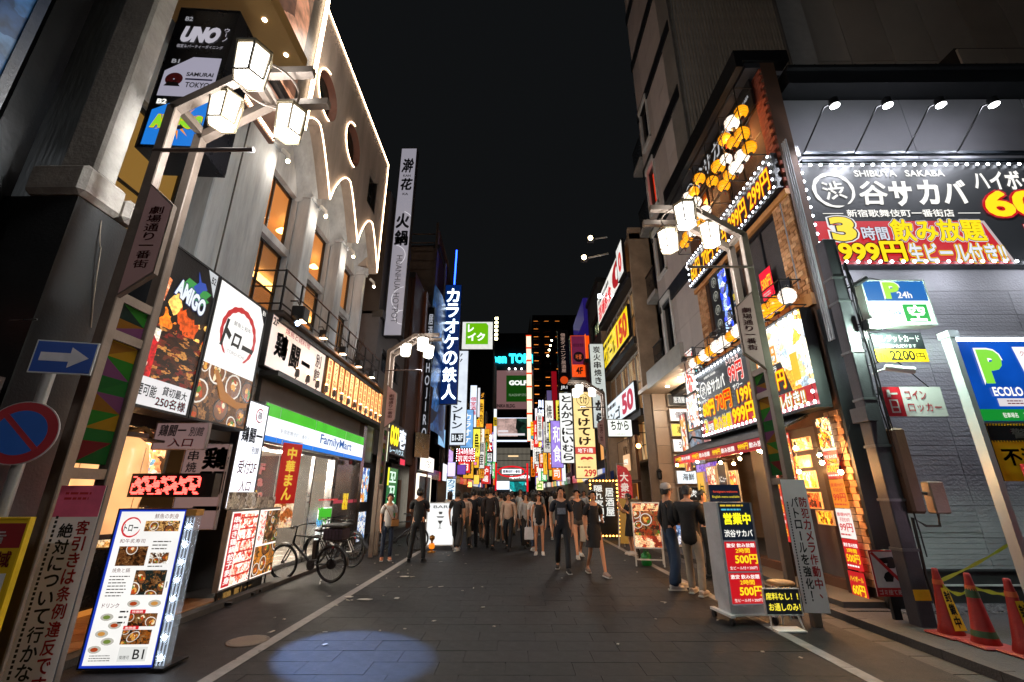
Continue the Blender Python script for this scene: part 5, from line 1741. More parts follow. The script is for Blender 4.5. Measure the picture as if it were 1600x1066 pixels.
text(b, 'TORO ICHI', .46, 1.06, .9, 1.11, S('#a0a0a4', bump=0), .016, 0)
spread(b, .03, .03, 1.27, .8, 14, .17, .008, 5, '#5a3a20', .95, .6)
M().poly([(.3, .74), (.38, .76), (.62, .5), (.95, .4), (1.2, .42), (1.22, .36), (.95, .3), (.55, .36)], .011, .0145).obj('print', E('#b8742c', .8), b)
M().poly([(1.1, 2.04), (1.27, 2.04), (1.27, 1.8)], .006, .010).obj('print', S('#14141c', bump=0), b)
text(b, 'B1', 1.18, 1.94, 1.26, 2.02, WHT, .014, .01)
for x, y in ((-4.35, 4.9), (-4.33, 6.0), (-4.33, 7.1)):
    pass
# projecting sign stack above the lamp
b = board('stacked_sign_box', 'black projecting sign box with three basement venue panels, one above another', 'sign', R(4), (-4.66, 4.42, 5.62), .8, 2.42, S('#0c0c0f', .3), .5, S('#101013', .3), .01)
text(b, 'B2', .1, 2.18, .2, 2.26, E('#b8b8c0', .5), .012, .03)
text(b, 'UNO', .12, 1.78, .62, 2.08, E('#c8c4d0', .7), .014, .08, shear=.15)
text(b, 'ウーノ', .66, 1.82, .73, 2.08, E('#c8c4d0', .6), .014, .02, vert=True)
text(b, '個室＆パーティーダイニング', .1, 1.68, .7, 1.74, E('#c8c4d0', .6), .014, .01)
M().poly([(.05, .84), (.72, .84), (.72, 1.52), (.36, 1.52), (.05, 1.26)], .006, .010).obj('print', E('#b8b4c8', .62), b)
text(b, 'B1', .1, 1.4, .2, 1.47, E('#b8b8c0', .5), .012, .03)
mkarc(.2, 1.12, .06, .1, 0, 360, .013, 20).obj('logo', S('#6a1014', bump=0), b)
M().poly([(.1, 1.0), (.3, 1.0), (.26, 1.06), (.14, 1.07)], .013, .016).obj('logo', INK, b)
text(b, 'SAMURAI', .34, 1.18, .68, 1.25, INK, .014, .03)
patch(b, .34, 1.12, .68, 1.145, S('#28244a', bump=0), .013)
text(b, 'TOKYO', .36, .99, .66, 1.08, INK, .014, .02)
M().poly([(.05, .06), (.72, .06), (.72, .8), (.36, .8), (.05, .6)], .006, .010).obj('print', E('#1878d8', .9), b)
text(b, 'B2', .08, .7, .2, .78, WHT, .014, .04)
m = M()
for k in range(14):
    a = k * math.pi / 7
    m.poly([(.4 + .12 * math.cos(a - .12), .42 + .14 * math.sin(a - .12)), (.4 + .27 * math.cos(a), .42 + .28 * math.sin(a)), (.4 + .12 * math.cos(a + .12), .42 + .14 * math.sin(a + .12))], .0105, .013)
m.obj('logo', E('#f0901c', .95), b)['kind'] = 'stuff'
text(b, 'AMIGOS', .1, .32, .7, .52, E('#90d828', .9), .02, .08, outline=[(.05, E('#f0d020', .8)), (.07, S('#182040', bump=0))])
# soffit with downlights at the photo's top
t = thing('entry_soffit', 'tan flat soffit with three small downlights above the stacked sign box', 'canopy', (-5.4, 4.75, 8.7))
M().box(0, 0, 0, 1.7, 1.2, .25).obj('soffit_panel', S('#8a6a3c', .5, 0, .15, 1), t)
m = M()
for x, y in ((.5, .3), (1.45, .3), (1.5, .9)): m.lathe((x, y, -.012), [(.035, 0), (.035, .01)], 10)
m.obj('downlight', E('#fff0d0', 12), t)['kind'] = 'stuff'

# ------------------------------------------------------------------ LEFT: rendered arcade building (windows between piers, scalloped lit parapet)
PL = S('#a0a5a9', .8, 0, .42, 2.2, .5, 16, streak=True)
PL2 = S('#94887e', .75, 0, .34, 2, .35, 18, streak=True)
bb = thing('arcade_building', 'pale rendered building with tall piers and a scalloped parapet outlined in warm light', 'building', (-5.2, 4.8, 0), FL, rx=math.pi / 2)
def yy_(Y): return Y - 4.8
bays = [(yy_(5.7), yy_(6.85)), (yy_(8.65), yy_(10.35)), (yy_(10.95), yy_(12.65)), (yy_(13.25), yy_(14.9))]
wo = []
for a, b_ in bays[:1]: wo += [(.2, 4.8, 2.0, 7.6)]
for a, b_ in bays[1:]: wo += [(a, 7.65, b_, 9.25), (a, 5.3, b_, 7.45)]
M().punch(0, 3.3, 10.35, 14.4, -1.0, -.75, wo).obj('wall', PL, bb)
M().box(-.06, 0, -6, -.01, 14.4, -.45).obj('end_wall', PL, bb)
M().box(0, 3.3, -6, 10.35, 14.4, -3).box(0, 3.3, -3, .3, 14.4, -1.1).box(10.0, 3.3, -3, 10.35, 14.4, -1.1).box(.3, 5.1, -3, 10, 5.25, -1.1).box(.3, 7.48, -3, 10, 7.6, -1.1).box(.3, 9.4, -3, 10, 9.6, -1.1).obj('inner_wall', E('#e89850', .5, base='#a07850'), bb)  # warm room light put into the walls as a glow
m = M()
for a, b_ in bays[1:]:
    for z in (9.3, ): m.lathe(((a + b_) / 2, 9.15, -1.9), [(.16, 0), (.05, .12)], 12, 'y')
    m.box(a, 7.35, -2.2, b_, 7.4, -1.9)
m.obj('ceiling_lamp', E('#ffb860', 9), bb)['kind'] = 'stuff'
for i, (x0, x1) in enumerate(((0, .18), (yy_(6.9), yy_(8.6)), (yy_(10.4), yy_(10.9)), (yy_(12.7), yy_(13.2)), (yy_(14.95), yy_(15.15)))):
    M().box(x0, 3.3, -.749, x1, 10.1, -.4).box(x0 - .05, 9.3, -.749, x1 + .05, 9.42, -.34).obj('pier', S('#a4a9ad', .8, 0, .42, 2.2, .8, 12, streak=True), bb, bevel=.02)
window(bb, .2, 4.8, 2.0, 7.6, 1, 2, S('#1c1814', .4), E('#a87c34', .55), z=-.97, fw=.08)
for i, (a, b_) in enumerate(bays[1:]):
    window(bb, a, 7.65, b_, 9.25, 2, 1, S('#1c1814', .4), GLASS('#c08850', .12), z=-.97)
    window(bb, a, 5.3, b_, 7.45, 2, 2, S('#1c1814', .4), GLASS('#405048', .4), z=-.97)
# arched niches over the bays and the parapet face
cus = [1.17, 3.47, 5.77, 8.07, 10.37]
face = M()
out = []
out2 = []
def arch(x0, x1, n=16): return [(x0 + (x1 - x0) * i / n, 9.4 + 1.5 * (math.sin(math.pi / 2 * i / n / .5) ** .75 if i / n <= .5 else 1 - ((i / n - .5) / .5) ** 1.25)) for i in range(n + 1)]
bot = [(0, 9.4)]
for a, b_ in zip(cus, cus[1:]): bot += arch(a, b_)[(0 if a == cus[0] else 1):]
bot[-1] = (10.3, 9.4)
# build face as vertical strips with circular and square openings
rwin = [(yy_(9.62), 12.1, .62), (yy_(11.62), 12.22, .62)]
def prof(x):
    for (p, q), (r_, s_) in zip(bot, bot[1:]):
        if p <= x <= r_ and r_ > p: return q + (s_ - q) * (x - p) / (r_ - p)
    return 9.4
xs = sorted({0, 10.3, yy_(13.3), yy_(14.15), *[p for p, _ in bot], *[c[0] + c[2] * math.cos(math.pi * k / 14) for c in rwin for k in range(15)]})
sqw = (yy_(13.3), 11.35, yy_(14.15), 12.75)
for a, b_ in zip(xs, xs[1:]):
    if b_ - a < 1e-4: continue
    segs = [((prof(a + 1e-6), prof(b_ - 1e-6)), (14.42, 14.42))]
    for cx, cy, r_ in rwin:
        if cx - r_ - 1e-6 <= a and b_ <= cx + r_ + 1e-6:
            ha, hb = math.sqrt(max(0, r_ * r_ - (a - cx) ** 2)) * 1.05, math.sqrt(max(0, r_ * r_ - (b_ - cx) ** 2)) * 1.05
            segs = [(segs[0][0], (cy - ha, cy - hb)), ((cy + ha, cy + hb), segs[0][1])]
    if sqw[0] <= a + 1e-6 and b_ <= sqw[2] + 1e-6:
        segs = [(segs[0][0], (sqw[1], sqw[1])), ((sqw[3], sqw[3]), segs[0][1])]
    for (l0, l1), (h0, h1) in segs:
        face.add([(a, l0, 0), (b_, l1, 0), (b_, h1, 0), (a, h0, 0), (a, l0, -.3), (b_, l1, -.3), (b_, h1, -.3), (a, h0, -.3)], [(0, 1, 2, 3), (7, 6, 5, 4), (0, 4, 5, 1), (3, 2, 6, 7)])
face.add([(10.3, 9.4, 0), (10.3, 9.4, -.3), (10.3, 14.42, -.3), (10.3, 14.42, 0)], [(0, 1, 2, 3)])
face.obj('parapet_face', PL2, bb)
M().box(0, 14.0, -.8, 10.3, 14.4, -.301).box(10.0, 9.6, -.8, 10.3, 14.0, -.301).obj('parapet_return', PL2, bb)
for a, b_ in zip(cus, cus[1:]):
    m = M()
    pts = arch(a, b_, 14)
    for (p, q), (r_, s_) in zip(pts, pts[1:]):
        m.add([(p, q, -.3), (r_, s_, -.3), ((r_ - (a + b_) / 2) * .8 + (a + b_) / 2, s_ - .25, -.8), ((p - (a + b_) / 2) * .8 + (a + b_) / 2, q - .25, -.8)], [(0, 1, 2, 3)], True)
    m.obj('niche', PL, bb)
LED = E('#ffd9b0', 10)
e = M()
e.tube([(x, y - .0, .03) for x, y in bot[1:-1]] + [(10.27, 9.45, .03), (10.27, 14.38, .03), (0.1, 14.38, .03)], .014, 6)
for cx, cy, r_ in rwin[:2]:
    e.tube([(cx + (r_ + .05) * math.cos(t_), cy + (r_ * 1.05 + .05) * math.sin(t_), .03) for t_ in [math.pi * (.55 + 1.05 * k / 20) for k in range(21)]], .012, 6)
e.obj('light_strip', LED, bb)['kind'] = 'stuff'
for cx, cy, r_ in rwin:
    w = M().poly([(cx + r_ * math.cos(2 * math.pi * k / 28), cy + r_ * 1.05 * math.sin(2 * math.pi * k / 28)) for k in range(28)], -.2, -.18).obj('round_window', S('#16201e', .1, 0, .2, bump=0), bb)
    m = M()
    v, f = [], []
    for k in range(29):
        t_ = 2 * math.pi * k / 28
        for rr_, zz in ((r_, -.0), (r_ * .82, -.17)): v.append((cx + rr_ * math.cos(t_), cy + rr_ * 1.05 * math.sin(t_), zz))
    for k in range(28): f.append((2 * k, 2 * k + 1, 2 * k + 3, 2 * k + 2))
    m.add(v, f, True).obj('window_reveal', S('#5a3426', .6), w)
window(bb, *sqw, 1, 2, S('#181614'), S('#10181a', .1, 0, .1, bump=0), z=-.22)
m = M()
for x in (yy_(8.5), yy_(10.7), yy_(12.95), yy_(15.2)):
    m.tube([(x, 9.25, -.25), (x, 9.1, -.1), (x, 8.95, -.08)], .05, 8)
m.obj('spot_lamp', WHITEP, bb)
m = M()
for x in (yy_(8.5), yy_(10.7), yy_(12.95), yy_(15.2)): m.ball((x, 8.92, -.08), .04, 8)
m.obj('lamp_glass', E('#ffe0a8', 40), bb)['kind'] = 'stuff'
for x in (yy_(8.5), yy_(10.7), yy_(12.95)):
    l = point('pier_lamp', (x, 8.75, .05), 18, '#fff0e0', .05)
    l.parent = bb
for i in range(3):
    l = point('strip_glow', (2.6 + i * 3, 9.6, .35), 9, '#ffe4cc', .3)
    l.parent = bb
# conduits, balcony rail
M().tube([(yy_(7.3), 5, -.28), (yy_(7.3), 9.2, -.28), (yy_(7.45), 9.6, -.2)], .015, 6).obj('conduit', S('#4a4844'), bb)
br = thing('balcony_railing', 'black steel balcony railing above the lantern lit yakitori sign', 'railing', (-5.0, 8.7, 5.12), FL, rx=math.pi / 2)
M().box(0, -.12, -.9, 7.2, 0, .12).obj('balcony_slab', S('#2c2a28', .7), br)
for i in range(10): M().box(i * .78, 0, .02, i * .78 + .035, 1.1, .055).obj('rail_post', BLK, br)
for z in (.3, .7, 1.08): M().box(0, z, .025, 7.05, z + .025, .05).obj('rail_bar', S('#2a2624', .4, .5) if z < 1 else S('#5a3a2c', .4, .5), br)
for x in (0.02, 7.0):
    for z in (.3, .7, 1.08): M().box(x, z, -.8, x + .03, z + .025, .02).obj('rail_return', BLK, br)
m = M()
rt = random.Random(8)
for k in range(26):
    a = rt.uniform(0, 6.28)
    m.tube([(5.2, .0, -.3), (5.2 + .1 * math.cos(a), .5, -.3 + .1 * math.sin(a)), (5.2 + .4 * math.cos(a), rt.uniform(.7, 1.5), -.3 + .35 * math.sin(a))], .006, 4)
m.obj('bare_branches', S('#3a2a20'), br)['kind'] = 'stuff'
# mural box with lit edge and the soffit strip
t = thing('mural_box', 'dark mural panel with a flame pattern edged by warm light strips high on the left', 'sign', (-5.0, 5.3, 9.75), FL, rx=math.pi / 2)
M().box(0, 0, -.2, 3.15, 8, 0).obj('housing', S('#101216', .4), t)
M().box(.3, .2, .001, 2.5, 8, .02).obj('face_panel', PIC('flame', ['#0a0a0c', '#141418', '#d89878', '#f0c0a0', '#101014', '#0a0a0c', '#e8a888'], .9, .45, 2.0), t)
M().tube([(3.12, 8, .04), (3.12, .02, .04)], .02, 6).tube([(3.0, 8, .04), (3.0, .1, .04)], .012, 6).obj('light_strip', LED, t)['kind'] = 'stuff'
for z in (12.5, 15.5, 19): point('mural_strip_light', (-4.3, 8.5, z), 40, '#fff0e0', .4)
t = thing('lit_fascia', 'brown fascia edged with two rows of warm lights under the mural', 'sign', (-5.1, 5.2, 8.6), FL, rx=math.pi / 2)
M().box(0, 0, -.1, 2.4, 1.1, 0).obj('housing', S('#7a5c50', .6), t)
m = M().tube([(0.02, .1, .03), (2.3, .1, .03)], .014, 6)
for k in range(40): m.ball((.05 + k * .058, .02, .04), .012, 6)
m.obj('light_strip', LED, t)['kind'] = 'stuff'

# ------------------------------------------------------------------ yakitori sign band and convenience store
b = board('yakitori_sign', 'wide white brush lettered restaurant sign lit from above over the convenience store', 'sign', FL, (-4.95, 8.45, 3.98), 2.75, 1.12, E('#e8c8b8', .45, base='#e0d8d0'), .15, S('#3a3432'), .02)
text(b, '2F', .06, .9, .28, 1.06, INK, .012, .03)
text(b, '鶏', .3, .32, .78, .82, INK, .012, .05, shear=.05)
text(b, '闘', .95, .26, 1.35, .76, INK, .012, .04, shear=.05)
text(b, '一', 1.5, .46, 1.92, .53, INK, .012, .02)
text(b, '別館', 2.2, .2, 2.5, .95, S('#4a2018', bump=0), .012, .02, vert=True)
text(b, '焼鳥と鶏料理', .6, .88, 1.8, 1.02, REDP, .012, .01)
yk = thing('lamp_shelf', 'black gutter shelf of small lamps running under the brush lettered sign band', 'shelf', (-4.9, 8.45, 3.9), FL, rx=math.pi / 2)
M().box(0, -.12, -.1, 8.4, -.02, .28).obj('shelf_channel', S('#221d1a', .6), yk)
M().box(0, 1.2, -.1, 8.4, 1.26, .16).obj('top_rail', S('#2a201a', .6), yk)
lm0 = None
for i in range(15):
    x = .9 + i * .52
    if lm0 is None:
        lm0 = t = M().lathe((0, 0, 0), [(.045, 0), (.05, .05), (.04, .14), (.02, .18)], 10, 'y').tube([(0, 0, 0), (0, -.1, -.05)], .012, 5).obj('shelf_lamp', S('#5a5450', .4, .5), yk)
        g_ = M().lathe((0, .18, 0), [(.035, 0), (.03, .02)], 10, 'y').obj('lamp_glass', E('#ffc080', 12), t)
        o = t
    else: o = dup(lm0, yk, False)
    o.location = (x, .08, .2)
bk = None
for i in range(13):
    t = board('menu_plank', '', 'sign', FL, (-4.93, 11.32 + i * .42, 4.0), .34, 1.06, E('#f8a860', 1.5, base='#e8c8a0'), .05, S('#c08850'), .012) if bk is None or i < 6 else dup(bk)
    if i < 6:
        text(t, ['焼鳥盛合せ', 'つくね串', '手羽先揚げ', '鶏もも焼き', 'ささみ焼き', 'レバー串'][i], .08, .1, .26, .98, S('#3a1408', bump=0), .012, .02, vert=True)
        if i == 0: bk = t
    else: t.location = (-4.93, 11.32 + i * .42, 4.0)
    od = ['first', 'second', 'third', 'fourth', 'fifth', 'sixth', 'seventh', 'eighth', 'ninth', 'tenth', 'eleventh', 'twelfth', 'last'][i]
    tagt(t, f'glowing tan vertical menu plank, {od} counted from the wide brush lettered sign', 'sign', 'vertical menu planks over the convenience store')
for i in range(7):
    l = spot('plank_lamp', (-4.62, 9.0 + i * 1.2, 5.25), (-4.95, 9.0 + i * 1.2, 4.2), 22, '#ffb070', 110, .8, .06)
    l.parent = None
t0 = None
for i, (y, lb) in enumerate(((9.0, 'large black floodlight clamped at the near end of the balcony rail'), (10.3, 'small black spotlight, second along the balcony rail'), (11.6, 'small black spotlight, third along the balcony rail'), (12.9, 'small black spotlight, fourth along the balcony rail'), (14.2, 'small black spotlight, last along the balcony rail'))):
    if t0 is None:
        t0 = t = thing('rail_spotlight', '', 'spotlight', (0, 0, 0), group='spotlights along the balcony rail')
        M().box(-.08, -.09, -.1, .1, .09, .1).obj('lamp_body', BLK, t, bevel=.015)
        M().box(-.06, -.07, -.105, .08, .07, -.101).obj('lamp_glass', E('#ffd0a0', 12), t)
        M().tube([(0, 0, .1), (-.05, 0, .2), (-.15, 0, .2)], .012, 6).obj('bracket', BLK, t)
        o = t
    else: o = dup(t0)
    o.location = (-4.68, y, 5.28)
    o.scale = (1.6, 1.6, 1.6) if i == 0 else (1, 1, 1)
    o['label'] = lb
t = thing('street_projector', 'cylindrical projector throwing a blue white disc on the street, by the large floodlight', 'floodlight', (-4.6, 8.75, 5.05))
M().tube([(-.1, .12, .1), (.08, -.08, -.1)], .07, 12).obj('lamp_body', BLK, t)
M().ball((.09, -.09, -.11), .045, 8).obj('lamp_glass', E('#c8dcff', 45), t)
s = spot('street_disc', (-4.5, 8.6, 4.9), (-1.75, 5.55, 0), 4200, '#6c90d0', 14.6, .4, .02)

sf = thing('convenience_store', 'brightly lit convenience store front with glass doors and a steel side panel', 'shop', (-5.0, 8.7, 0), FL, rx=math.pi / 2)
M().box(0, 3.32, -1, 6.6, 3.88, -.05).box(6.3, 0, -2.5, 6.6, 3.32, -.2).box(0, 0, -2.5, .12, 3.3, -.15).obj('wall', S('#5a5652', .7, 0, .2), sf)
m = M()
for i in range(2):
    for j in range(9): m.box(-.42 + i * .2, 2.4 + j * .17, -.14, -.23 + i * .2, 2.56 + j * .17, -.12)
m.obj('tile_edge', S('#8a8480', .4), sf)['kind'] = 'stuff'
sg = M().box(0, 2.56, -.04, 6.05, 3.32, .1).obj('sign_housing', S('#8a8c8c', .4), sf)
M().box(.03, 3.06, .101, 6.02, 3.30, .112).obj('green_band', LB('#3cb41c', 1.05, .2), sg)
M().box(.03, 2.68, .101, 6.02, 3.06, .112).obj('white_band', LB('#eef4fa', 1.25, .06), sg)
M().box(.03, 2.58, .101, 6.02, 2.68, .112).obj('blue_band', LB('#0a70d0', 1.1, .1), sg)
for x in (.6, 2.35, 4.4): M().box(x, 2.58, .112, x + .012, 3.3, .114).obj('panel_joint', S('#a8b0b0', .4), sg)
text(sg, 'FamilyMart', 2.7, 2.72, 4.95, 3.02, E('#0060b8', .7), .118, .02)
text(sg, '新宿歌舞伎町一番街店', .7, 2.78, 2.1, 2.88, S('#6a7a90', bump=0), .118, .01)
# interior
M().box(.1, 0, -4.2, 6.3, 3.2, -4.1).obj('back_wall', PIC('shelves', ['#f0ece4', '#e0c8b0', '#8ab0d0', '#f4f0e8', '#d86848', '#c8d8b0'], 3.5, .75, stretch=(1.5, 2.5, 1)), sf)  # store lighting put into the shelf colours as a glow
M().box(.1, 0, -4.1, 6.3, .1, -.2).obj('shop_floor', S('#b8b0a8', .25), sf)
M().box(.1, 2.75, -4.1, 6.3, 2.8, -.3).obj('shop_ceiling', S('#c8c4bc', .6), sf)
m = M()
for z in (-.7, -1.8, -2.9): m.box(.3, 2.70, z - .05, 4.6, 2.745, z + .05)
m.obj('tube_light', E('#fff4dc', 13), sf)['kind'] = 'stuff'
m = M()
for (x0, x1, z) in ((.4, 2.0, -2.2), (2.6, 4.0, -2.6), (4.4, 6.0, -3.0)):
    for k in range(5): m.box(x0, .15 + k * .33, z - .4, x1, .19 + k * .33, z)
m.obj('shelf_rack', S('#d8d8d4', .4), sf)
m = M()
rs = random.Random(31)
pc = [M() for _ in range(4)]
for (x0, x1, z) in ((.4, 2.0, -2.2), (2.6, 4.0, -2.6), (4.4, 6.0, -3.0)):
    for k in range(5):
        x = x0
        while x < x1 - .1:
            w = rs.uniform(.07, .16)
            pc[rs.randrange(4)].box(x, .19 + k * .33, z - .25, x + w - .01, .19 + k * .33 + rs.uniform(.12, .26), z - .03)
            x += w
for mm, h in zip(pc, ('#c83828', '#e0c040', '#3878b8', '#e8e4dc')): mm.obj('packets', S(h, .5, bump=0), sf)['kind'] = 'stuff'
# glass, doors, fascia
FRM = S('#8c8c8c', .3, .8)
w = M().box(.12, .1, -.16, .17, 2.5, -.08).box(1.55, .1, -.16, 1.62, 2.5, -.08).box(3.0, .1, -.16, 3.07, 2.5, -.08).box(.12, 2.48, -.2, 4.4, 2.56, -.06).box(.12, .06, -.16, 4.3, .14, -.08).box(4.25, .1, -.2, 4.4, 2.5, -.05).obj('door_frame', FRM, sf)
for x0, x1 in ((.17, 1.55), (1.62, 3.0), (3.07, 4.25)): M().box(x0, .14, -.125, x1, 2.48, -.115).obj('pane', GLASS('#c8d0d0', .12), w)
M().box(4.4, .08, -.3, 6.0, 2.56, -.02).obj('steel_panel', S('#b8b4b0', .22, .9, .2, 1.5, .2, 3), sf)
M().box(5.98, 0, -.3, 6.28, 3.9, .1).obj('steel_column', S('#a8a4a2', .15, 1., .15, 2, .25, 2.5), sf)
M().box(4.4, 1.33, -.019, 5.95, 1.42, -.012).obj('print', E('#d04858', .6), sf)
M().box(5.1, 1.15, -.018, 5.5, 1.6, -.010).obj('print', PIC('ykcard', ['#f0c820', '#f0c820', '#a06818', '#f8e060'], 18, .9), sf)
M().box(3.4, .5, .0, 4.25, 1.25, .02).obj('print', PIC('kiosk', ['#f0f4f8', '#e8f4f0', '#48a838', '#f8f8f8', '#60b0e8'], 4, 1.1), sf)
M().box(3.42, .95, .02, 4.23, 1.22, .03).obj('print', E('#40b428', 1.0), sf)
text(sf, 'FamilyM', .35, 1.0, 1.5, 1.9, S('#e8e8e8', .5, bump=0), -.11, .05, rot=-math.pi / 2) if False else text(sf, 'Fami.', .5, .9, .85, 2.2, S('#dcdcd8', .5, bump=0), -.11, .05, vert=True)
m = M()
for k in range(26): m.box(3.3 + k * .05, 1.42, .02, 3.325 + k * .05, 1.46, .03)
m.obj('red_trim', E('#d83030', .8), sf)['kind'] = 'stuff'
t = thing('shop_banner', 'tall red banner with gold steamed bun writing and a bun photo', 'banner', (-4.75, 9.35, .95), FL + R(-20), rx=math.pi / 2)
t.scale = (.82, .82, .82)
M().box(0, .55, -.004, .62, 2.0, 0).obj('banner_cloth', E('#b80c10', .35, base='#b01010'), t)  # cloth glows faintly; the light on it is put in here
M().box(0, 0, -.004, .62, .55, 0).obj('print', PIC('bun', ['#c01810', '#f0e0c8', '#e8b060', '#f8f0e0', '#a85820'], 4, .8, 1.4), t)
M().tube([(-.03, -.6, -.02), (-.03, 2.05, -.02), (.65, 2.05, -.02)], .012, 6).obj('banner_pole', WHITEP, t)
text(t, '中華まん', .18, .62, .46, 1.92, E('#f0c040', .9), .005, .04, vert=True)
l = thing('dome_camera', 'pair of small black and red dome cameras under the store sign', 'camera', (-4.85, 13.9, 2.45))
M().lathe((0, 0, 0), [(.02, -.06), (.06, -.02), (.07, .04), (.04, .1)], 12).obj('camera_body', BLK, l)
M().lathe((0, -.3, 0), [(.02, -.05), (.05, -.02), (.05, .03), (.03, .1)], 12).obj('warning_lamp', S('#6a1010', .4), l)
for z in (1.6, 2.5):
    l = point('store_light', (-6.0, 10.4 if z < 2 else 12.2, 2.35), 190, '#fff0dc', .3)

# ------------------------------------------------------------------ further buildings along both sides
def facade(name, label, side, y0, y1, h, mat, cols, rows, wz0, lit=.3, X=5.25, depth=8, wh=1.4, seed=1, fr=None, shop=True):
    rg = random.Random(seed)
    L_ = y1 - y0
    t = thing(name, label, 'building', (-X, y0, 0) if side < 0 else (X, y1, 0), FL if side < 0 else FR, rx=math.pi / 2)
    ops = []
    fh = (h - wz0 - .8) / rows
    for c in range(cols):
        for r in range(rows):
            a = L_ * (c + .18) / cols
            ops.append((a, wz0 + r * fh, a + L_ * .66 / cols, wz0 + r * fh + min(wh, fh * .65)))
    M().punch(0, 3.0, L_, h, -.25, 0, ops).box(0, 0, -depth, L_, h - .01, -.8).box(0, 3, -.8, .2, h, -.25).box(L_ - .2, 3, -.8, L_, h, -.25).box(0, h - .1, -depth, L_, h, -.25).obj('wall', mat, t)
    M().box(-.03, h - .25, -.3, L_ + .03, h + .05, .12).obj('cornice', S('#24211f', .6), t)
    for o_ in ops:
        l_ = rg.random()
        gl = E(rg.choice(('#ffca88', '#f0d8b0', '#c8d8e8', '#ffb060')), rg.uniform(.35, 1.1)) if l_ < lit else S('#0e1216', .12, 0, .1, bump=0)
        w = window(t, *o_, 2, 1, fr or DARK, gl, z=-.2, fw=.06)
    if shop:
        x = 0
        k = 0
        while x < L_ - .8:
            w = min(rg.uniform(1.8, 3.2), L_ - x)
            c = rg.choice(('#ffe0b0', '#fff0dc', '#e8f0ff', '#ffc878', '#ffd8a0'))
            M().box(x + .08, .12, -.7, x + w - .08, 2.4, -.65).obj('shopfront', PIC('shop' + c[1:], [c, '#3a2818', c, '#80583a', '#181410', c, '#c87848'], 1.6, rg.uniform(.7, 1.2), 1.0), t)
            M().box(x + .05, 2.42, -.2, x + w - .05, 2.98, .12).obj('shop_fascia', LB(rg.choice(('#e8e4dc', '#c82028', '#f0c040', '#1a60b0', '#f4f4f4', '#e87820', '#301818', '#28884a')), rg.uniform(.5, 1.1), .2), t)
            M().box(x - .04, 0, -.7, x + .04, 3, .05).obj('shop_pier', GREY, t)
            x += w
    return t


facade('shop_building', 'added lit shop building on the left, unseen behind the photographer', -1, -24, -7, 9, S('#5a5450', .7), 4, 2, 3.6, .6, 5.0, seed=31)  # unseen lit shops added behind the camera for frontal fill light
facade('shop_building', 'added lit shop building on the right, unseen behind the photographer', 1, -24, -2, 9, S('#5a5450', .7), 5, 2, 3.6, .6, 5.3, seed=32)
BRN = S('#3a2418', .6, 0, .3, 3)
facade('grey_building', 'narrow grey rendered building between the arcade building and the timber slatted one', -1, 16.3, 20.6, 8.4, S('#4c4a4c', .75, 0, .2), 1, 1, 6.2, 0, 5.3, shop=False)
M().box(-9, 16.25, 8.4, -5.35, 18.5, 14).obj('concrete_block', S('#302a26', .8, 0, .3), None, label='dark bare concrete block behind the arcade building roof corner', category='building')
b = board('hotpot_sign', 'very tall white vertical hotpot sign with large black brush characters', 'sign', FS, (-5.22, 16.7, 7.5), .74, 9.2, E('#a8a4b0', .62), .35, S('#141214'), .03)
text(b, '澣', .14, 7.85, .62, 8.6, INK, .012, .04, shear=.1)
text(b, '花', .14, 6.9, .62, 7.5, INK, .012, .05, shear=.1)
text(b, 'KAN', .2, 7.6, .54, 7.72, INK, .012, .02)
text(b, 'KA', .25, 6.62, .5, 6.74, INK, .012, .02)
text(b, '火', .1, 4.95, .64, 5.65, INK, .012, .05)
text(b, '鍋', .1, 4.1, .64, 4.8, INK, .012, .05)
text(b, 'HUANHUA HOTPOT', -1.15, 1.95, 1.9, 2.2, S('#3a3840', bump=0), .012, .0, rot=-math.pi / 2)
for (cx, cy, r_, a0, a1) in ((.1, 3.6, .5, -60, 80), (.75, 1.6, .55, 100, 250), (.2, 5.2, .6, -30, 70), (.7, .8, .3, 60, 300)):
    a = mkarc(cx, cy, r_, .03, a0, a1, .008, 20)
    a.v = [(min(.7, max(.04, x)), y, z) for x, y, z in a.v]
    a.obj('wave_print', E('#e0dce4', .8), b)
# ground level of that building
b = board('blue_poster_box', 'lit blue drink poster box beside the store steel column', 'poster', FL, (-5.1, 15.3, 1.3), 1.0, 1.15, PIC('drink', ['#3070b0', '#e8f0f8', '#e8b060', '#2050a0', '#a0c8e8', '#d88038'], 6, 1.1), .06)
b = board('menu_case', 'small pale blue lit menu case below the blue drink poster', 'poster', FL, (-5.08, 15.2, .1), 1.1, .95, PIC('mcase', ['#d8e8f8', '#6090c8', '#f0f4f8', '#3860a0', '#e8d8c0'], 12, 1.0), .06)
b = board('dark_plants_panel', 'dark leafy panel above the blue drink poster', 'panel', FL, (-5.15, 15.1, 2.6), 1.4, 1.6, PIC('ivy', ['#0c0c0c', '#181a14', '#101410', '#24201a'], 12, 1, lit=False), .05)
b = board('coffee_sign', 'black sign with fat yellow letters over white characters by the far left lamp', 'sign', FL, (-5.0, 17.6, 3.1), 3.4, 1.25, E('#101418', .3), .2)
text(b, 'COCO', .15, .35, 1.9, 1.15, E('#ffe010', 1.5), .02, .08)
text(b, '壱', 2.0, .35, 3.1, 1.15, E('#e8f0ff', 1.3), .02, .04)
text(b, 'カレーハウス', .1, .05, 2.9, .28, E('#d0f0ff', 1.1), .02, .02)
b = board('oval_sign', 'tall thin white and yellow oval sign projecting before the black and yellow one', 'sign', FS, (-5.05, 17.2, 2.7), .3, 1.9, LB('#e8f0d0', 1.6), .12)
text(b, 'ココ', .05, .3, .25, 1.6, E('#e0c000', 1.2), .012, .05, vert=True)
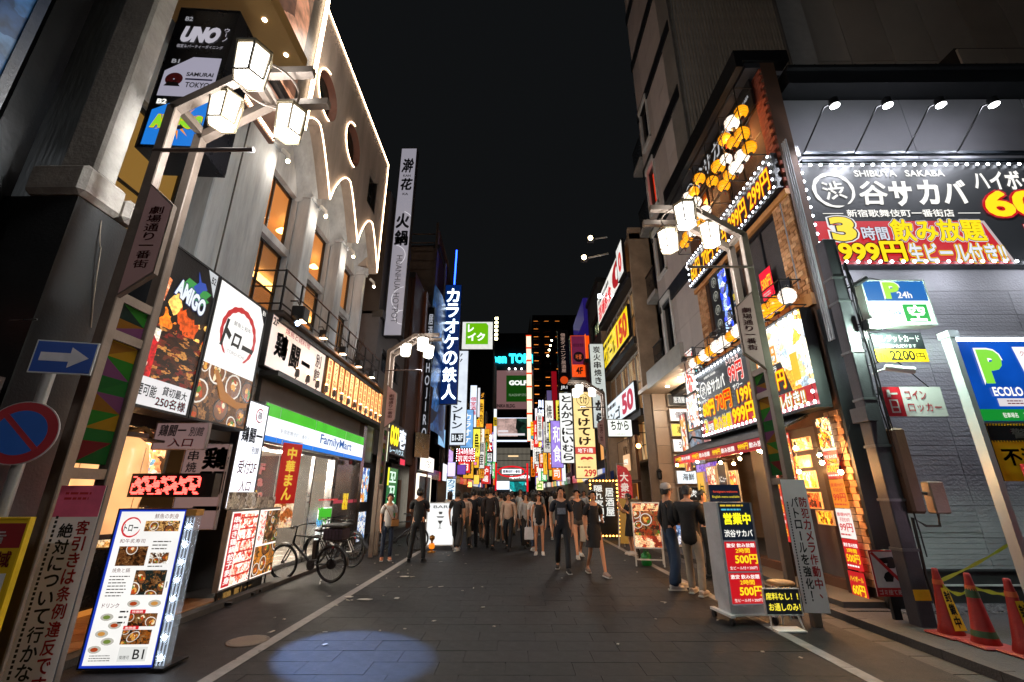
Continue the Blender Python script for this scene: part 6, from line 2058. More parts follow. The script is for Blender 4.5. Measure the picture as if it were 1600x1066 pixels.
b = board('korean_sign', 'green vertical Korean chicken sign with white strokes', 'sign', FL, (-5.0, 18.2, .7), 1.7, 1.9, LB('#107038', .9), .12)
text(b, '꼬꼬닭', .3, .15, 1.4, 1.8, E('#d8f8e0', 1.2), .012, .02, vert=True)
patch(b, .02, 1.2, .3, 1.9, E('#e8e820', 1.2), .012)
b = board('red_plate_sign', 'small red plate below the black and yellow sign', 'sign', FL, (-4.98, 19.9, 2.75), 1.0, .3, E('#e02848', 1.1), .06)
# timber slatted building
sb = facade('slatted_building', 'brown building fronted with tall vertical timber slats', -1, 20.8, 26.5, 12.4, BRN, 1, 1, 9.0, 0, 5.25, shop=False)
s0 = M().box(0, 2.9, .02, .09, 12.4, .16).obj('slat', S('#4a2c1c', .5, 0, .3, 2), sb)
for i in range(1, 29):
    o = s0.copy()
    COL.objects.link(o)
    o.location = (i * .2, 0, 0)
M().box(2.2, 0, .02, 2.6, 12.4, .3).box(5.4, 0, .02, 5.7, 12.4, .3).obj('timber_fin', S('#6a3c24', .5, 0, .3, 2), sb)
M().box(0, 0, -.7, 5.7, 2.9, -.3).obj('shopfront', S('#15110f', .5), sb)
M().box(.2, .2, -.29, 1.0, 2.4, -.25).box(1.4, .2, -.29, 1.9, 2.2, -.25).obj('brick_pier', S('#6a4a38', .8), sb)
stb = thing('stair_block', 'dark concrete block with open stair rails rising behind the timber slats', 'building', (-9.2, 26.6, 0), FS, rx=math.pi / 2)
M().box(0, 0, -5, 4.0, 17.4, -1.2).box(3.9, 0, -5, 4.0, 18.8, 0).box(0, 0, -1.2, 3.9, 13.5, -.1).obj('wall', S('#8a7058', .8, 0, .35, 1.2, .5, 14), stb)
for i in range(8): M().box(0, 13.6 + i * .68, -.06, 3.9, 13.66 + i * .68, 0).obj('rail_bar', S('#7a6658', .5, .4), stb)
M().box(3.85, 8.5, 0, 4.0, 19.2, .12).obj('steel_post', S('#7a6a60', .4, .6), stb)
M().box(1.6, 14.6, -1.19, 3.0, 15.4, -1.15).obj('window', S('#0a0a0a', .3), stb)
facade('dark_building', 'dark facade with steel framed windows beyond the timber slats', -1, 26.6, 34, 17.5, S('#6a5c50', .7, 0, .3), 2, 4, 3.4, .35, 5.2, seed=5)
m = M()
for i in range(24): m.beam((-5.15, 27 + i * .3, 18.8 - i * .05), (-5.1, 27.1 + i * .3, 10.5), .03)
tagt(m.obj('stair_mesh', S('#5a3a2c', .5, .4), None, ), 'slanting mesh of thin brown steel rods on the edge of the stair block', 'mesh screen')
# curved blue panels
for i, (y, z0, z1, lb) in enumerate(((24.6, 9.8, 13.6, 'upper'), (25.8, 7.6, 10.4, 'middle'), (26.2, 5.1, 7.6, 'lower'))):
    m = M()
    v, f = [], []
    for k in range(9):
        u = k / 8
        yy = y + 2.6 * u
        dz = -.6 * u * u
        v += [(-5.0 + .5 * math.sin(u * 1.6), yy, z0 + dz), (-4.85 + .35 * math.sin(u * 1.6), yy, z1 + dz)]
    for k in range(8): f.append((2 * k, 2 * k + 2, 2 * k + 3, 2 * k + 1))
    m.add(v, f, True)
    tagt(m.obj('curved_panel', PIC('bluep%d' % i, ['#0a2450', '#184890', '#3878c8', '#4878b0', '#0c1c3c'], .9, .3, 1.2), None), f'{lb} curved glossy blue sign panel beyond the timber slats', 'sign', 'curved blue panels on the dark facade')
b = board('black_letter_sign', 'black vertical sign with pale rounded letters between the slats and the blue panels', 'sign', FS, (-5.1, 24.4, 4.0), .38, 8.0, S('#0c0c10', .4), .1, rim=False)
text(b, '居酒屋CHOJIRO', .06, .3, .32, 7.6, E('#c8ccd8', .6), .012, .02, vert=True)


# projecting signs, each placed on the wall line it hangs from
def pj(name, label, X, px, bg, s='', tc='#101010', st=1.2, ts=.9, vert=True, fr=None, d=.2, off=.03, pad=.12, box=None, group=None, bgm=None, cat='sign', outline=None):
    x0, y0, x1, y1 = px
    c = at((x0 + x1) / 2, (y0 + y1) / 2, X=X)
    Y = c.y
    a, b_ = at(x0, (y0 + y1) / 2, Y=Y), at(x1, (y0 + y1) / 2, Y=Y)
    top, bo = at((x0 + x1) / 2, y0, Y=Y), at((x0 + x1) / 2, y1, Y=Y)
    w, h = b_.x - a.x, top.z - bo.z
    t = board(name, label, cat, FS, (a.x, Y, bo.z), w, h, bgm or LB(bg, st, .12), min(d, w), fr, min(.03, w * .05), group)
    if s:
        q = box or (0, 0, 1, 1)
        text(t, s, w * (q[0] + pad * (q[2] - q[0])), h * (q[1] + .03), w * (q[2] - pad * (q[2] - q[0])), h * (q[3] - .03), E(tc, ts, base=tc) if tc != '#101010' else INK, .012, off, vert=vert, outline=outline)
    t['_w'], t['_h'] = w, h
    return t, w, h


t, w, h = pj('karaoke_sign', 'tall deep blue vertical karaoke sign with white outlined characters', -4.1, (691, 445, 718, 632), '#042a6c', 'カラオケの鉄人', '#f0f8ff', .6, 1.3, off=.03, pad=.12, outline=[(.018, E('#0a2a68', .6)), (.035, E('#9cc4ff', .7))])
M().tube([(w * .55, h, .05), (w * .6, h * 1.32, .05)], .05, 6).obj('blue_tube', E('#2048ff', 6), t)
M().box(-.1, -.3, -.2, 0, h * 1.2, 0).obj('steel_post', GREY, t)
t, w, h = pj('tonton_sign', 'tall white vertical sign reading tonton beside the blue karaoke sign', -4.0, (705, 548, 730, 696), '#dfe8f4', 'トントン', '#303844', 1.0, .2, box=(0, .13, .85, .52))
text(t, '〃〃', w * .2, h * .86, w * .7, h * .98, S('#404858', bump=0), .012, .02, vert=True)
M().box(w * .1, h * .03, .005, w * .85, h * .12, .012).obj('print', INK, t)
text(t, 'B1-3F', w * .15, h * .045, w * .8, h * .105, E('#e8f0f8', 1), .016, .04)
t, w, h = pj('loan_sign', 'square white billboard with a lime green panel reading lake in katakana, on a dark roof', -6.8, (722, 503, 770, 546), '#e8e8e4', '', '#101010', .95, d=.6)
M().poly([(w * .12, h * .18), (w * .85, h * .18), (w * .85, h * .86), (w * .78, h * .95), (w * .12, h * .95)], .006, .02).obj('print', E('#6ab80c', .95), t)
text(t, 'レ', w * .18, h * .62, w * .38, h * .9, E('#f8fff0', 1.2), .03, .05)
text(t, 'イク', w * .18, h * .3, w * .75, h * .6, E('#f8fff0', 1.2), .03, .05)
c = at(772, 500, Y=t.location.y)
fl = thing('floodlight_pole', 'short pole of six bright floodlights at the edge of the lime green billboard', 'floodlight', (c.x, c.y, at(772, 540, Y=c.y).z))
fl.scale = (1.5, 1.5, 1.5)
M().box(-.08, -.08, -8, .08, .08, 3.6).obj('pole', GREY, fl)
for i in range(6):
    q = M().box(.12, -.25, .6 + i * .52, .5, .1, .95 + i * .52).obj('lamp_head', BLK, fl)
    M().box(.15, -.29, .63 + i * .52, .47, -.255, .92 + i * .52).obj('lamp_glass', E('#fff4c0', 14), q)
facade('tall_dark_building', 'tall unlit dark building under the lime green billboard', -1, 34.1, 47.5, 10.5, S('#18191c', .7), 2, 3, 4, .2, 5.0, seed=8)
M().box(at(720, 600, Y=78).x, 78, 0, at(771, 600, Y=78).x, 92, at(745, 547, Y=78).z).obj('roof_block', S('#101113', .7), None, label='black windowless block carrying the lime green billboard', category='building')
facade('shop_building', 'crowded shop building on the left below the lime green billboard', -1, 47.6, 70, 9.5, S('#3a3634', .7), 4, 3, 3.4, .6, 4.9, seed=11)
facade('shop_building', 'farthest lit shop building on the left of the street before the red gate', -1, 70.2, 100, 14, S('#34302e', .7), 5, 4, 3.4, .6, 4.7, seed=12)

t, w, h = pj('open_all_hours_sign', 'red and white sign box with a dotted border reading 24 hours open', -3.9, (713, 701, 742, 721), '#c01830', '24時間', '#ffffff', 1.0, 1.3, vert=False, box=(0, .5, 1, .95), pad=.1, off=.01)
text(t, '営業中', w * .1, h * .1, w * .9, h * .45, E('#ffffff', 1.3), .012, .01)
bulb_border(t, .04, .04, w - .04, h - .04, .2, .022, BUL)
pj('small_karaoke_sign', 'pale rounded vertical karaoke sign low on the left by the crowd', -4.2, (697, 748, 712, 781), '#d8ecf4', 'カラオケ', '#2070a8', 1.3, .5)
pj('blue_white_sign', 'thin tall sign, blue at both ends and white between, on the far left', -3.9, (734, 602, 745, 668), '#e0ecff', '個室酒場', '#c05060', 1.2, .6, box=(0, .25, 1, .75))
for (n, lb, X, px, bg, s, tc, st) in (
    ('thin_white_sign', 'hairline tall white sign right of the blue ended one', -3.8, (746, 606, 750, 652), '#e8e8f0', '', '', 1.0),
    ('orange_letter_sign', 'thin black sign with orange letters next to the hairline white one', -3.8, (750, 612, 757, 662), '#181410', 'ダイニング', '#f0a030', .2),
    ('yellow_stub_sign', 'short yellow and pink sign above the white glare on the left', -3.8, (744, 655, 750, 668), '#f0d828', '酒', '#c02020', 1.1),
    ('white_block_sign', 'wide white glaring sign cluster at the bend of the left row', -3.9, (733, 670, 757, 692), '#f4e8d0', '居酒屋', '#a08060', 1.5),
    ('pale_blue_sign', 'small round cornered pale blue sign under the white glaring cluster', -3.9, (735, 692, 745, 706), '#a8c8e8', '', '', 1.3),
    ('orange_white_sign', 'orange banded sign at the top of the far left column', -3.6, (759, 662, 769, 678), '#e86828', '', '', 1.1),
    ('red_round_sign', 'red square sign with a white ring on the far left', -3.6, (760, 679, 769, 691), '#d01828', '回', '#ffffff', 1.1),
    ('red_stack_sign', 'narrow red and white stacked sign under the red ring sign', -3.6, (761, 692, 769, 706), '#c82030', '大', '#ffe8e0', 1.0),
    ('white_list_sign', 'white sign with dark lines under the red stacked sign on the left', -3.6, (760, 708, 769, 721), '#f0f0f0', '酒場', '#404040', 1.3),
    ('grey_list_sign', 'pale grey sign above the crowd at the far left column', -3.6, (759, 726, 768, 741), '#d0dce8', '茶', '#405060', 1.2),
    ('amber_vertical_sign', 'amber vertical sign glowing above the crowd on the far left', -3.7, (751, 714, 757, 745), '#f0a030', '食堂', '#7a2a08', 1.2),
    ('tall_white_column_sign', 'tallest white column sign with one yellow section on the far left', -3.3, (771, 639, 776, 722), '#eaf0f4', '', '', 1.2),
    ('yellow_section_sign', 'yellow block set into the tallest white column sign', -3.25, (771, 652, 776.5, 666), '#f0c818', '麺', '#202020', 1.1),
    ('purple_white_sign', 'violet edged white screen low on the left below the 24 hour sign', -4.3, (699, 722, 712, 745), '#d8c8ff', '', '', 1.4),
    ('violet_band_sign', 'violet banded hoarding right of the violet edged screen', -4.0, (714, 726, 728, 742), '#7a48b8', '', '', .8),
    ('pink_strip_sign', 'thin pink strip sign under the 24 hour sign', -3.9, (732, 722, 745, 727), '#f080b0', '', '', 1.2),
    ('red_lantern_sign', 'small red round cornered sign above the crowd on the left', -3.8, (730, 752, 738, 762), '#d02020', '酒', '#ffe0a0', 1.2),
    ('amber_cluster_sign', 'amber shop sign just above the heads on the left', -3.8, (740, 742, 749, 757), '#ffb848', '', '', 1.5),
    ('striped_letter_sign', 'black sign with bold white strokes on the far right row', 3.7, (840, 623, 850, 670), '#141618', '川川川', '#f0f4ff', .2),
    ('red_lined_sign', 'red lined sign directly below the black one with white strokes', 3.7, (840.5, 671, 849, 686), '#d82028', '三三', '#ffe0e0', 1.0),
    ('yellow_red_sign', 'slim yellow sign with red characters on the far right row', 3.4, (829, 659, 836, 681), '#f8e030', '焼肉大将', '#d01818', 1.1),
    ('slim_white_sign', 'slim white sign with a red foot left of the black stroke sign', 3.5, (836, 638, 840, 668), '#f0e8f0', '', '', 1.2),
    ('teal_plate_sign', 'small teal plate under the slim yellow and red sign', 3.4, (829, 681, 836, 686), '#58a8b8', '', '', 1.0),
    ('white_pair_sign', 'white paired panels under the teal plate on the right row', 3.4, (829, 688, 838, 703), '#f8ece4', '寿司', '#c08060', 1.3),
    ('amber_round_sign', 'amber sign with a pale disc beside the white paired panels', 3.6, (841, 690, 852, 699), '#f0a828', '丸', '#fff0c0', 1.3),
    ('tilted_black_sign', 'small black and white square sign in the middle of the right row', 3.7, (841, 703, 851, 716), '#e0e8f0', '麺屋', '#101820', 1.0),
    ('orange_vertical_sign', 'bright orange vertical sign with dark writing on the right row', 3.4, (829.5, 714, 836, 745), '#f07810', '元祖居酒屋', '#401000', 1.2),
    ('white_upright_sign', 'tall white upright sign beside the red gate post on the right', 3.2, (822, 703, 828.5, 752), '#f4f0e8', '酒', '#c02028', 1.3),
    ('pink_small_sign', 'small pink sign low in the right row near the crowd', 4.1, (865, 736, 871, 750), '#f070b0', '占', '#ffffff', 1.2),
    ('white_glare_sign', 'small white glaring lightbox on the right at lamp height', 4.1, (863, 722, 873, 733), '#ffffff', '', '', 2.6),
    ('white_tall_small_sign', 'pale tall lightbox under the tonkatsu sign', 4.2, (878, 726, 884, 752), '#e8f0f0', '', '', 1.2),
    ('green_yellow_sign', 'yellow green round cornered sign above the heads on the right', 3.5, (838, 746, 849, 766), '#f0e8a0', '占', '#509030', 1.5),
    ('red_small_sign', 'small red sign between the orange one and the yellow green one', 3.6, (838, 728, 848, 738), '#e03820', '肉', '#fff0d0', 1.0),
    ('lilac_tall_sign', 'long lilac lit building edge on the right behind the tonkatsu sign', 4.35, (855, 610, 866, 700), '#8070a8', '', '', .45)):
    pj(n, lb, X, px, bg, s, tc or '#101010', st, .9)
rq = random.Random(44)
hues = [('#f4f0e8', 'white'), ('#e03028', 'red'), ('#f0b030', 'amber'), ('#f07818', 'orange'), ('#f8e850', 'yellow'), ('#78b0e8', 'blue'), ('#e070a8', 'pink'), ('#50b060', 'green'), ('#9a80d8', 'violet')]
wds = ['居酒屋', '焼肉', '酒場', '寿司', '個室', 'カラオケ', '串焼', '餃子', '炉端', '和食', 'バー', '麺', '鳥', '肉']
NM = ['first', 'second', 'third', 'fourth', 'fifth', 'sixth', 'seventh', 'eighth', 'ninth', 'tenth', 'eleventh', 'twelfth', 'thirteenth', 'fourteenth', 'fifteenth', 'sixteenth']
for sd, sn in ((-1, 'left'), (1, 'right')):
    cn = {}
    for k in range(34):
        Y = 38 + 46 * (k / 34) + rq.uniform(-1, 1)
        X = sd * (rq.uniform(3.6, 4.6) - (.5 if sd > 0 else 0))
        w, h = rq.uniform(.5, 1.1), rq.uniform(1.2, 4.2)
        z = rq.uniform(2.6, 9.5 if k % 3 else 5)
        (hc, hn) = hues[rq.randrange(9)] if rq.random() < .6 else hues[rq.randrange(4)]
        cn[hn] = cn.get(hn, 0) + 1
        dk = hn in ('white', 'yellow', 'amber')
        t = board('projecting_sign', f'small {hn} lit sign, {NM[cn[hn] - 1]} {hn} one along the {sn} row towards the red gate', 'sign', FS, (X - w / 2, Y, z), w, h, LB(hc, rq.uniform(.8, 1.5), .3), .2, fw=.04, group='small projecting signs down the street')
        text(t, wds[rq.randrange(14)], w * .2, h * .1, w * .8, h * .9, INK if dk else WHT, .012, .02, vert=True)
# tall segmented sign column
t, w, h = pj('segmented_tower_sign', 'very tall glowing white and orange segmented sign column near the end of the street', 3.0, (823, 524, 831, 690), '#ffd8b8', '', '', 1.6, d=1)
m = M()
for i in range(9): m.box(-.05, h * i / 8 - .25 if i else 0, .03, w + .05, h * i / 8 + .12 if i < 8 else h, .09)
m.obj('red_band', E('#e84018', 1.2), t)
m = M().add([(w * .3, h, -.1), (w, h, -.1), (w * .9, h * 1.2, -.1), (w * .3, h, .1), (w, h, .1), (w * .9, h * 1.2, .1)], [(0, 2, 1), (3, 4, 5), (0, 1, 4, 3), (1, 2, 5, 4), (2, 0, 3, 5)])
m.obj('fin', S('#6a5a40', .4, .5), t)

# right row signs
t, w, h = pj('tonkatsu_sign', 'tall white vertical tonkatsu sign with black characters under the dark dining sign', 4.2, (875, 614, 898, 724), '#f4f4f0', 'とんかつにいむら', '#101010', 1.1, off=.03)
t, w, h = pj('eatery_sign', 'tall cream yellow eatery sign with brush characters and red price foot', 4.0, (897, 612, 930, 748), '#f8d890', '', '#101010', 1.1, d=.5)
text(t, 'てけてけ', w * .22, h * .36, w * .78, h * .8, S('#4a2808', bump=0), .012, .04, vert=True)
mkarc(w * .5, h * .9, w * .3, .03, 0, 360, .012).obj('logo', S('#4a2808', bump=0), t)
text(t, 'てけ', w * .3, h * .85, w * .7, h * .94, S('#4a2808', bump=0), .014, .03)
patch(t, 0.03, h * .27, w - .03, h * .35, E('#d84838', .9), .01)
text(t, '地下1階', w * .15, h * .285, w * .85, h * .335, WHT, .014, .02)
text(t, '99', w * .25, h * .16, w * .85, h * .24, RED, .014, .08)
text(t, '299', w * .4, h * .02, w * .95, h * .1, RED, .014, .03)
fine(t, w * .1, h * .11, w * .9, h * .14, 1, S('#80402a', bump=0), .012)
t, w, h = pj('orange_floor_sign', 'orange and purple wall sign with a dark round crest reading 4F', 4.75, (892, 524, 924, 590), '#f05010', '', '#101010', 1.0, d=.8)
patch(t, w * .05, h * .3, w * .72, h * .98, E('#782048', .6), .01)
M().poly([(w * .38 + w * .26 * math.cos(k * .3), h * .48 + w * .26 * math.sin(k * .3)) for k in range(21)], .01, .02).obj('logo', S('#101430', bump=0), t)
text(t, '叶家', w * .24, h * .42, w * .52, h * .54, E('#d86030', .8), .024, .02)
text(t, '個室居酒屋', w * .12, h * .72, w * .65, h * .8, INK, .014, .01)
text(t, '4F', w * .22, h * .08, w * .55, h * .24, INK, .014, .04)
M().box(w * .72, .2, .02, w * .74, h, .3).obj('orange_return', E('#ff6818', 1.1), t)
t, w, h = pj('dark_dining_sign', 'tall black vertical dining bar sign with an orange disc at its foot', 4.2, (872, 516, 889, 612), '#0c0a0a', '', '#101010', .3, d=.3)
text(t, '個室ダイニング居酒屋', w * .3, h * .3, w * .7, h * .95, E('#b8988a', .6), .012, .02, vert=True)
M().poly([(w * .5 + w * .36 * math.cos(k * .3), h * .18 + w * .36 * math.sin(k * .3)) for k in range(21)], .01, .02).obj('logo', E('#d84810', .8), t)
text(t, 'JR1', w * .15, h * .03, w * .75, h * .09, E('#e8e8e8', .9), .014, .02)
t, w, h = pj('charcoal_grill_sign', 'tall grey white grill sign with brush strokes over bold black kana', 4.5, (924, 537, 947, 669), '#c8d0cc', '', '#101010', .85, fr=S('#1c1c1e'), d=.3)
text(t, '炭火串焼き', w * .26, h * .5, w * .74, h * .97, S('#4a2a20', bump=0), .012, .03, vert=True)
text(t, 'ちから', w * .18, h * .04, w * .82, h * .47, INK, .012, .08, vert=True)
t, w, h = pj('small_kana_sign', 'small square lit white kana sign on two black brackets below the grill sign', 4.55, (949, 655, 988, 683), '#eef4ea', 'ちから', '#101010', 1.3, vert=False, box=(0, .35, 1, .95), pad=.14, fr=S('#1c1c1e'))
text(t, 'CHIKARA', w * .3, h * .12, w * .7, h * .2, S('#608070', bump=0), .012, .0)
M().box(w, h * .1, -.25, w + .3, h * .9, -.02).tube([(w + .3, h * .25, -.1), (w + .75, h * .25, -.1)], .02, 6).tube([(w + .3, h * .75, -.1), (w + .75, h * .75, -.1)], .02, 6).obj('bracket', BLK, t)
pj('red_glow_sign', 'deep red hoarding edge glowing left of the black dining sign', 4.5, (862, 580, 871, 655), '#b01020', '', '', .5)
# price sign building
cb = thing('price_sign_building', 'narrow building with wide price signs on each storey beside a concrete party wall', 'building', (5.2, 25.5, 0), FR, rx=math.pi / 2)
M().box(0, 3, -6, 7.6, 12.6, -.9).box(7.35, 0, -6, 7.6, 13.2, 0).box(0, 0, -6, .3, 12.9, .02).box(0, 12.6, -6, 7.6, 12.9, -.02).obj('wall', S('#b09880', .85, 0, .35, 1.2, .5, 12), cb)
M().box(.3, 3.1, -.9, 7.3, 12.5, -.85).obj('inner_wall', PIC('curt', ['#c89058', '#8a5428', '#e0c090', '#5a3418', '#d8a868'], 1.1, .55, 1.0, stretch=(3, .6, 1)), cb)  # light of the rooms put into this wall, which glows
for z in (4.6, 7.7, 10.8): M().box(.3, z, -.5, 7.3, z + .3, .1).obj('floor_edge', S('#2a2a2c', .5), cb)
for z in (4.9, 8.0): window(cb, .35, z, 7.3, z + 2.7, 5, 2, S('#b0b0ac', .4), GLASS('#c0b098', .2), z=-.3, fw=.07)
for (z, h_, bgc, s1, s2, c1, lb) in ((11.1, 1.65, '#ece8e0', '酒場酔食', '0', '#b01820', 'top white price sign with red characters on the price sign building'), (8.2, 1.5, '#f0d010', 'ハイボール', '150', '#d02010', 'yellow highball sign with a red 150 on the price sign building'), (4.95, 1.25, '#e0ecf4', 'モンゴ', '50', '#c82048', 'lowest pale blue price sign with a red 50 on the price sign building')):
    b = board('storey_price_sign', lb, 'sign', FR, (5.0, 25.0, z - .1), 6.6, h_, LB(bgc, 1.0, .2), .12, fw=.04)
    text(b, s1, .3, .15, 3.8, h_ * .6, INK if s2 != '0' else RED, .012, .04)
    text(b, s2, 4.2, .15, 6.3, h_ - .15, E(c1, .9), .012, .05)
    fine(b, .4, h_ * .66, 3.6, h_ * .9, 1, S('#302020', bump=0), .012, .6)
b = board('roof_price_sign', 'small white roof sign with a red zero at the corner of the price sign building', 'sign', FR, (4.9, 19.2, 11.0), 1.2, 1.7, LB('#e8e8e4', 1.0), .1)
text(b, '0', .3, .3, .9, 1.3, RED, .012, .06)
# its ground floor
b = board('bag_sign', 'beige timber board with a lit paper bag shape above a slatted door', 'sign', FR, (5.05, 22.6, 2.1), 3.4, 1.85, S('#a8805a', .7, 0, .25, 3, .3, 20), .1, S('#5a3a24'), .04)
M().box(1.2, .45, .01, 2.3, 1.15, .06).obj('bag_print', E('#e8b888', 1.0), b)
M().tube([(1.45, 1.15, .05), (1.5, 1.5, .05), (1.9, 1.5, .05), (1.95, 1.15, .05)], .02, 6).obj('bag_handle', S('#5a3a20'), b)
text(b, '和酒場', 1.4, .7, 2.1, .95, WHT, .07, .02)
b = board('timber_door', 'lit timber slatted sliding door under the paper bag sign', 'door', FR, (5.05, 21.8, .1), 2.5, 1.95, E('#d88838', .7), .1, S('#5a3418'), .06)
for i in range(12): M().box(.1 + i * .19, .08, .01, .16 + i * .19, 1.88, .05).obj('slat', S('#8a5a30', .6), b)
patch(b, .2, 1.2, .8, 1.7, E('#f0e0c0', .8), .06)
facade('brick_pier_building', 'dark narrow building with stacked brick pier beyond the price signs', 1, 25.6, 30, 14.5, S('#4a443c', .8, 0, .3), 1, 4, 3.5, .3, seed=21)
facade('red_lit_building', 'dark red lit building carrying the orange 4F sign', 1, 30.2, 40, 10.5, S('#5a1820', .7), 2, 2, 3.5, .2, 5.0, seed=22)  # red light put into the wall colour
M().box(5.0, 30.2, 13.5, 11, 36, 15.2).obj('roof_band', E('#30208a', .35), None, label='blue and violet lit rooftop band above the orange 4F sign', category='building')  # coloured light on the roof put in as a glow
facade('lilac_building', 'lilac lit curved looking building beyond the tonkatsu sign', 1, 40.2, 62, 13, S('#3c3450', .6), 3, 4, 3.4, .5, 4.9, seed=23)
facade('shop_building', 'farthest lit shop building on the right of the street', 1, 62.3, 100, 15, S('#38302c', .7), 5, 4, 3.4, .6, 4.5, seed=24)
t = thing('blue_awning', 'small dark blue awning over a doorway below the cream eatery sign', 'awning', (4.0, 24.6, 2.2))
m = M().add([(0, 0, .1), (1.2, 0, .55), (1.2, 2.4, .55), (0, 2.4, .1), (0, 0, -.1), (1.2, 0, -.1), (1.2, 2.4, -.1), (0, 2.4, -.1)], [(0, 1, 2, 3), (7, 6, 5, 4), (0, 4, 5, 1), (3, 2, 6, 7), (0, 3, 7, 4)])
m.obj('canvas', S('#182c6a', .6), t)
# tower far behind with orange lit balconies
ft = thing('balcony_tower', 'distant black tower with columns of small orange lit balconies', 'building', (at(833, 560, Y=109).x, 109, 0), FS, rx=math.pi / 2)
M().box(0, 0, -10, 12, 46, -.5).obj('wall', S('#100e0d', .7), ft)
m = M()
mm = M()
rg = random.Random(6)
for r in range(14):
    for c in range(3):
        if rg.random() < .8: m.box(.3 + c * 2.8, 16 + r * 2.15, -.5, 1.4 + c * 2.8, 16.3 + r * 2.15, -.3)
        mm.box(.1 + c * 2.8, 15.4 + r * 2.15, -.5, 2.0 + c * 2.8, 16.0 + r * 2.15, .3)
m.obj('balcony_lamp', E('#ff9038', 1.6), ft)['kind'] = 'stuff'
mm.obj('balcony', S('#4a3a2e', .7), ft)['kind'] = 'stuff'
rh = thing('roof_lamps', 'row of small warm roof lamps in front of the balcony tower', 'lamp', (4.6, 60, 14))
m = M()
for q in ((862, 532), (860, 540), (858, 547), (856, 556)):
    c = at(*q, Y=60)
    m.ball(c - Vector((4.6, 60, 14)), .14, 6)
m.obj('lamp_glass', E('#fff0c0', 10), rh)
M().beam((.4, 0, -2), (.4, 0, 5), .08).obj('mast', BLK, rh)

# ------------------------------------------------------------------ the end of the street
al = thing('end_building', 'large store building closing the street with cyan letters, golf billboard and video screen', 'building', (-9, 112, 0), FS, rx=math.pi / 2)
g0 = al.location
def ap(px, py):
    c = at(px, py, Y=112)
    return c.x + 9, c.z
def arect(x0, y0, x1, y1):
    a, b_ = ap(x0, y1), ap(x1, y0)
    return a[0], a[1], b_[0], b_[1]
M().box(0, 0, -20, 26, 42, -.4).obj('wall', S('#0d0d10', .6), al)
q = arect(757, 551, 830, 575)
text(al, 'Alpen TOKYO', q[0] - .6, q[1] + .5, q[2] + 3.4, q[3] - .3, E('#28d8f8', 2.2), .1, .06)
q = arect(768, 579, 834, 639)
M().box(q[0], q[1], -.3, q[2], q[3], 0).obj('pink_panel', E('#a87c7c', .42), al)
text(al, 'YUNIKA BLDG.', q[0] + .3, q[1] + .3, q[0] + 6, q[1] + 1.2, INK, .05, .03)
q2 = arect(791, 587, 832, 628)
M().box(q2[0], q2[1], .001, q2[2], q2[3], .2).obj('golf_panel', E('#1a5a10', .45), al)
text(al, 'GOLF5', q2[0] + .7, q2[1] + 4.2, q2[2] - .6, q2[1] + 5.5, E('#f0f4f0', 1.1), .25, .06)
text(al, 'FLAGSHIP STORE', q2[0] + .7, q2[1] + 1.4, q2[2] - .8, q2[1] + 2, E('#a8c0a0', .6), .25, .0)
m = M()
for k in range(4): m.box(q2[0] + .5 + k * 1.6, q[3] + .1, .5, q2[0] + .9 + k * 1.6, q[3] + .4, .9)
m.obj('billboard_lamp', E('#ffffff', 7), al)['kind'] = 'stuff'
q = arect(775, 653, 826, 692)
M().box(q[0], q[1], 0, q[2], q[3], .4).obj('screen_housing', S('#0a0a0c', .4), al)
M().box(q[0] + .1, q[1] + 1.5, .4, q[2] - .1, q[3] - .2, .45).obj('video_screen', PIC('video', ['#1a3428', '#c8a8a0', '#101c18', '#e8d8d0', '#24443a', '#101814'], .22, .8, .9), al)
M().box(q[0] + .1, q[1] + .2, .4, q[2] - .1, q[1] + .6, .5).box(q[0] + .1, q[3] - .2, .4, q[2] - .1, q[3] - .05, .5).obj('screen_edge_light', E('#dfe8ff', 1.3), al)
M().box(q[0] + .5, q[1] + 1.7, .46, q[2] - 1, q[1] + 2.2, .5).box(q[0] + .5, q[1] + 2.5, .46, q[0] + 3, q[1] + 3, .5).obj('caption_bar', E('#e8e0e4', .9), al)
q = arect(776, 700, 828, 752)
M().box(q[0], q[1], -.2, q[2], q[3], 0).obj('lattice_back', E('#a09888', .45), al)  # brightness of the lattice front put in as a glow
w_ = q[2] - q[0]
l0 = M().box(0, q[1], .01, .1, q[3], .2).obj('lattice_slat', S('#8a8680', .5), al)
l0.location = (q[0], 0, 0)
for i in range(1, 26):
    o = l0.copy()
    COL.objects.link(o)
    o.location = (q[0] + w_ * i / 26, 0, 0)
m = M()
for k in range(5): m.box(q[0], q[1] + (q[3] - q[1]) * k / 5, .2, q[2], q[1] + (q[3] - q[1]) * k / 5 + .15, .3)
m.obj('lattice_rail', S('#6a6660', .5), al)
q = arect(794, 712, 810, 714)
M().box(*q[:2], .35, *q[2:], .4).obj('sign_bar', E('#ffd8a0', 1.2), al)
q = arect(796, 743, 822, 749)
text(al, 'AlpenTOKYO', q[0], q[1], q[2] + .8, q[3], E('#ffffff', 1.8), .4, .05)
q = arect(774, 752, 796, 765)
M().box(q[0], q[1], 0, q[2], q[3], .4).obj('lower_screen', E('#dcecff', 1.6), al)
q = arect(797, 753, 822, 768)
M().box(q[0], q[1], 0, q[2], q[3], .4).obj('lower_shopfront', PIC('aqua', ['#18a0a0', '#e0f8f8', '#0c6060', '#60d0d0'], .5, 1.2, 1), al)
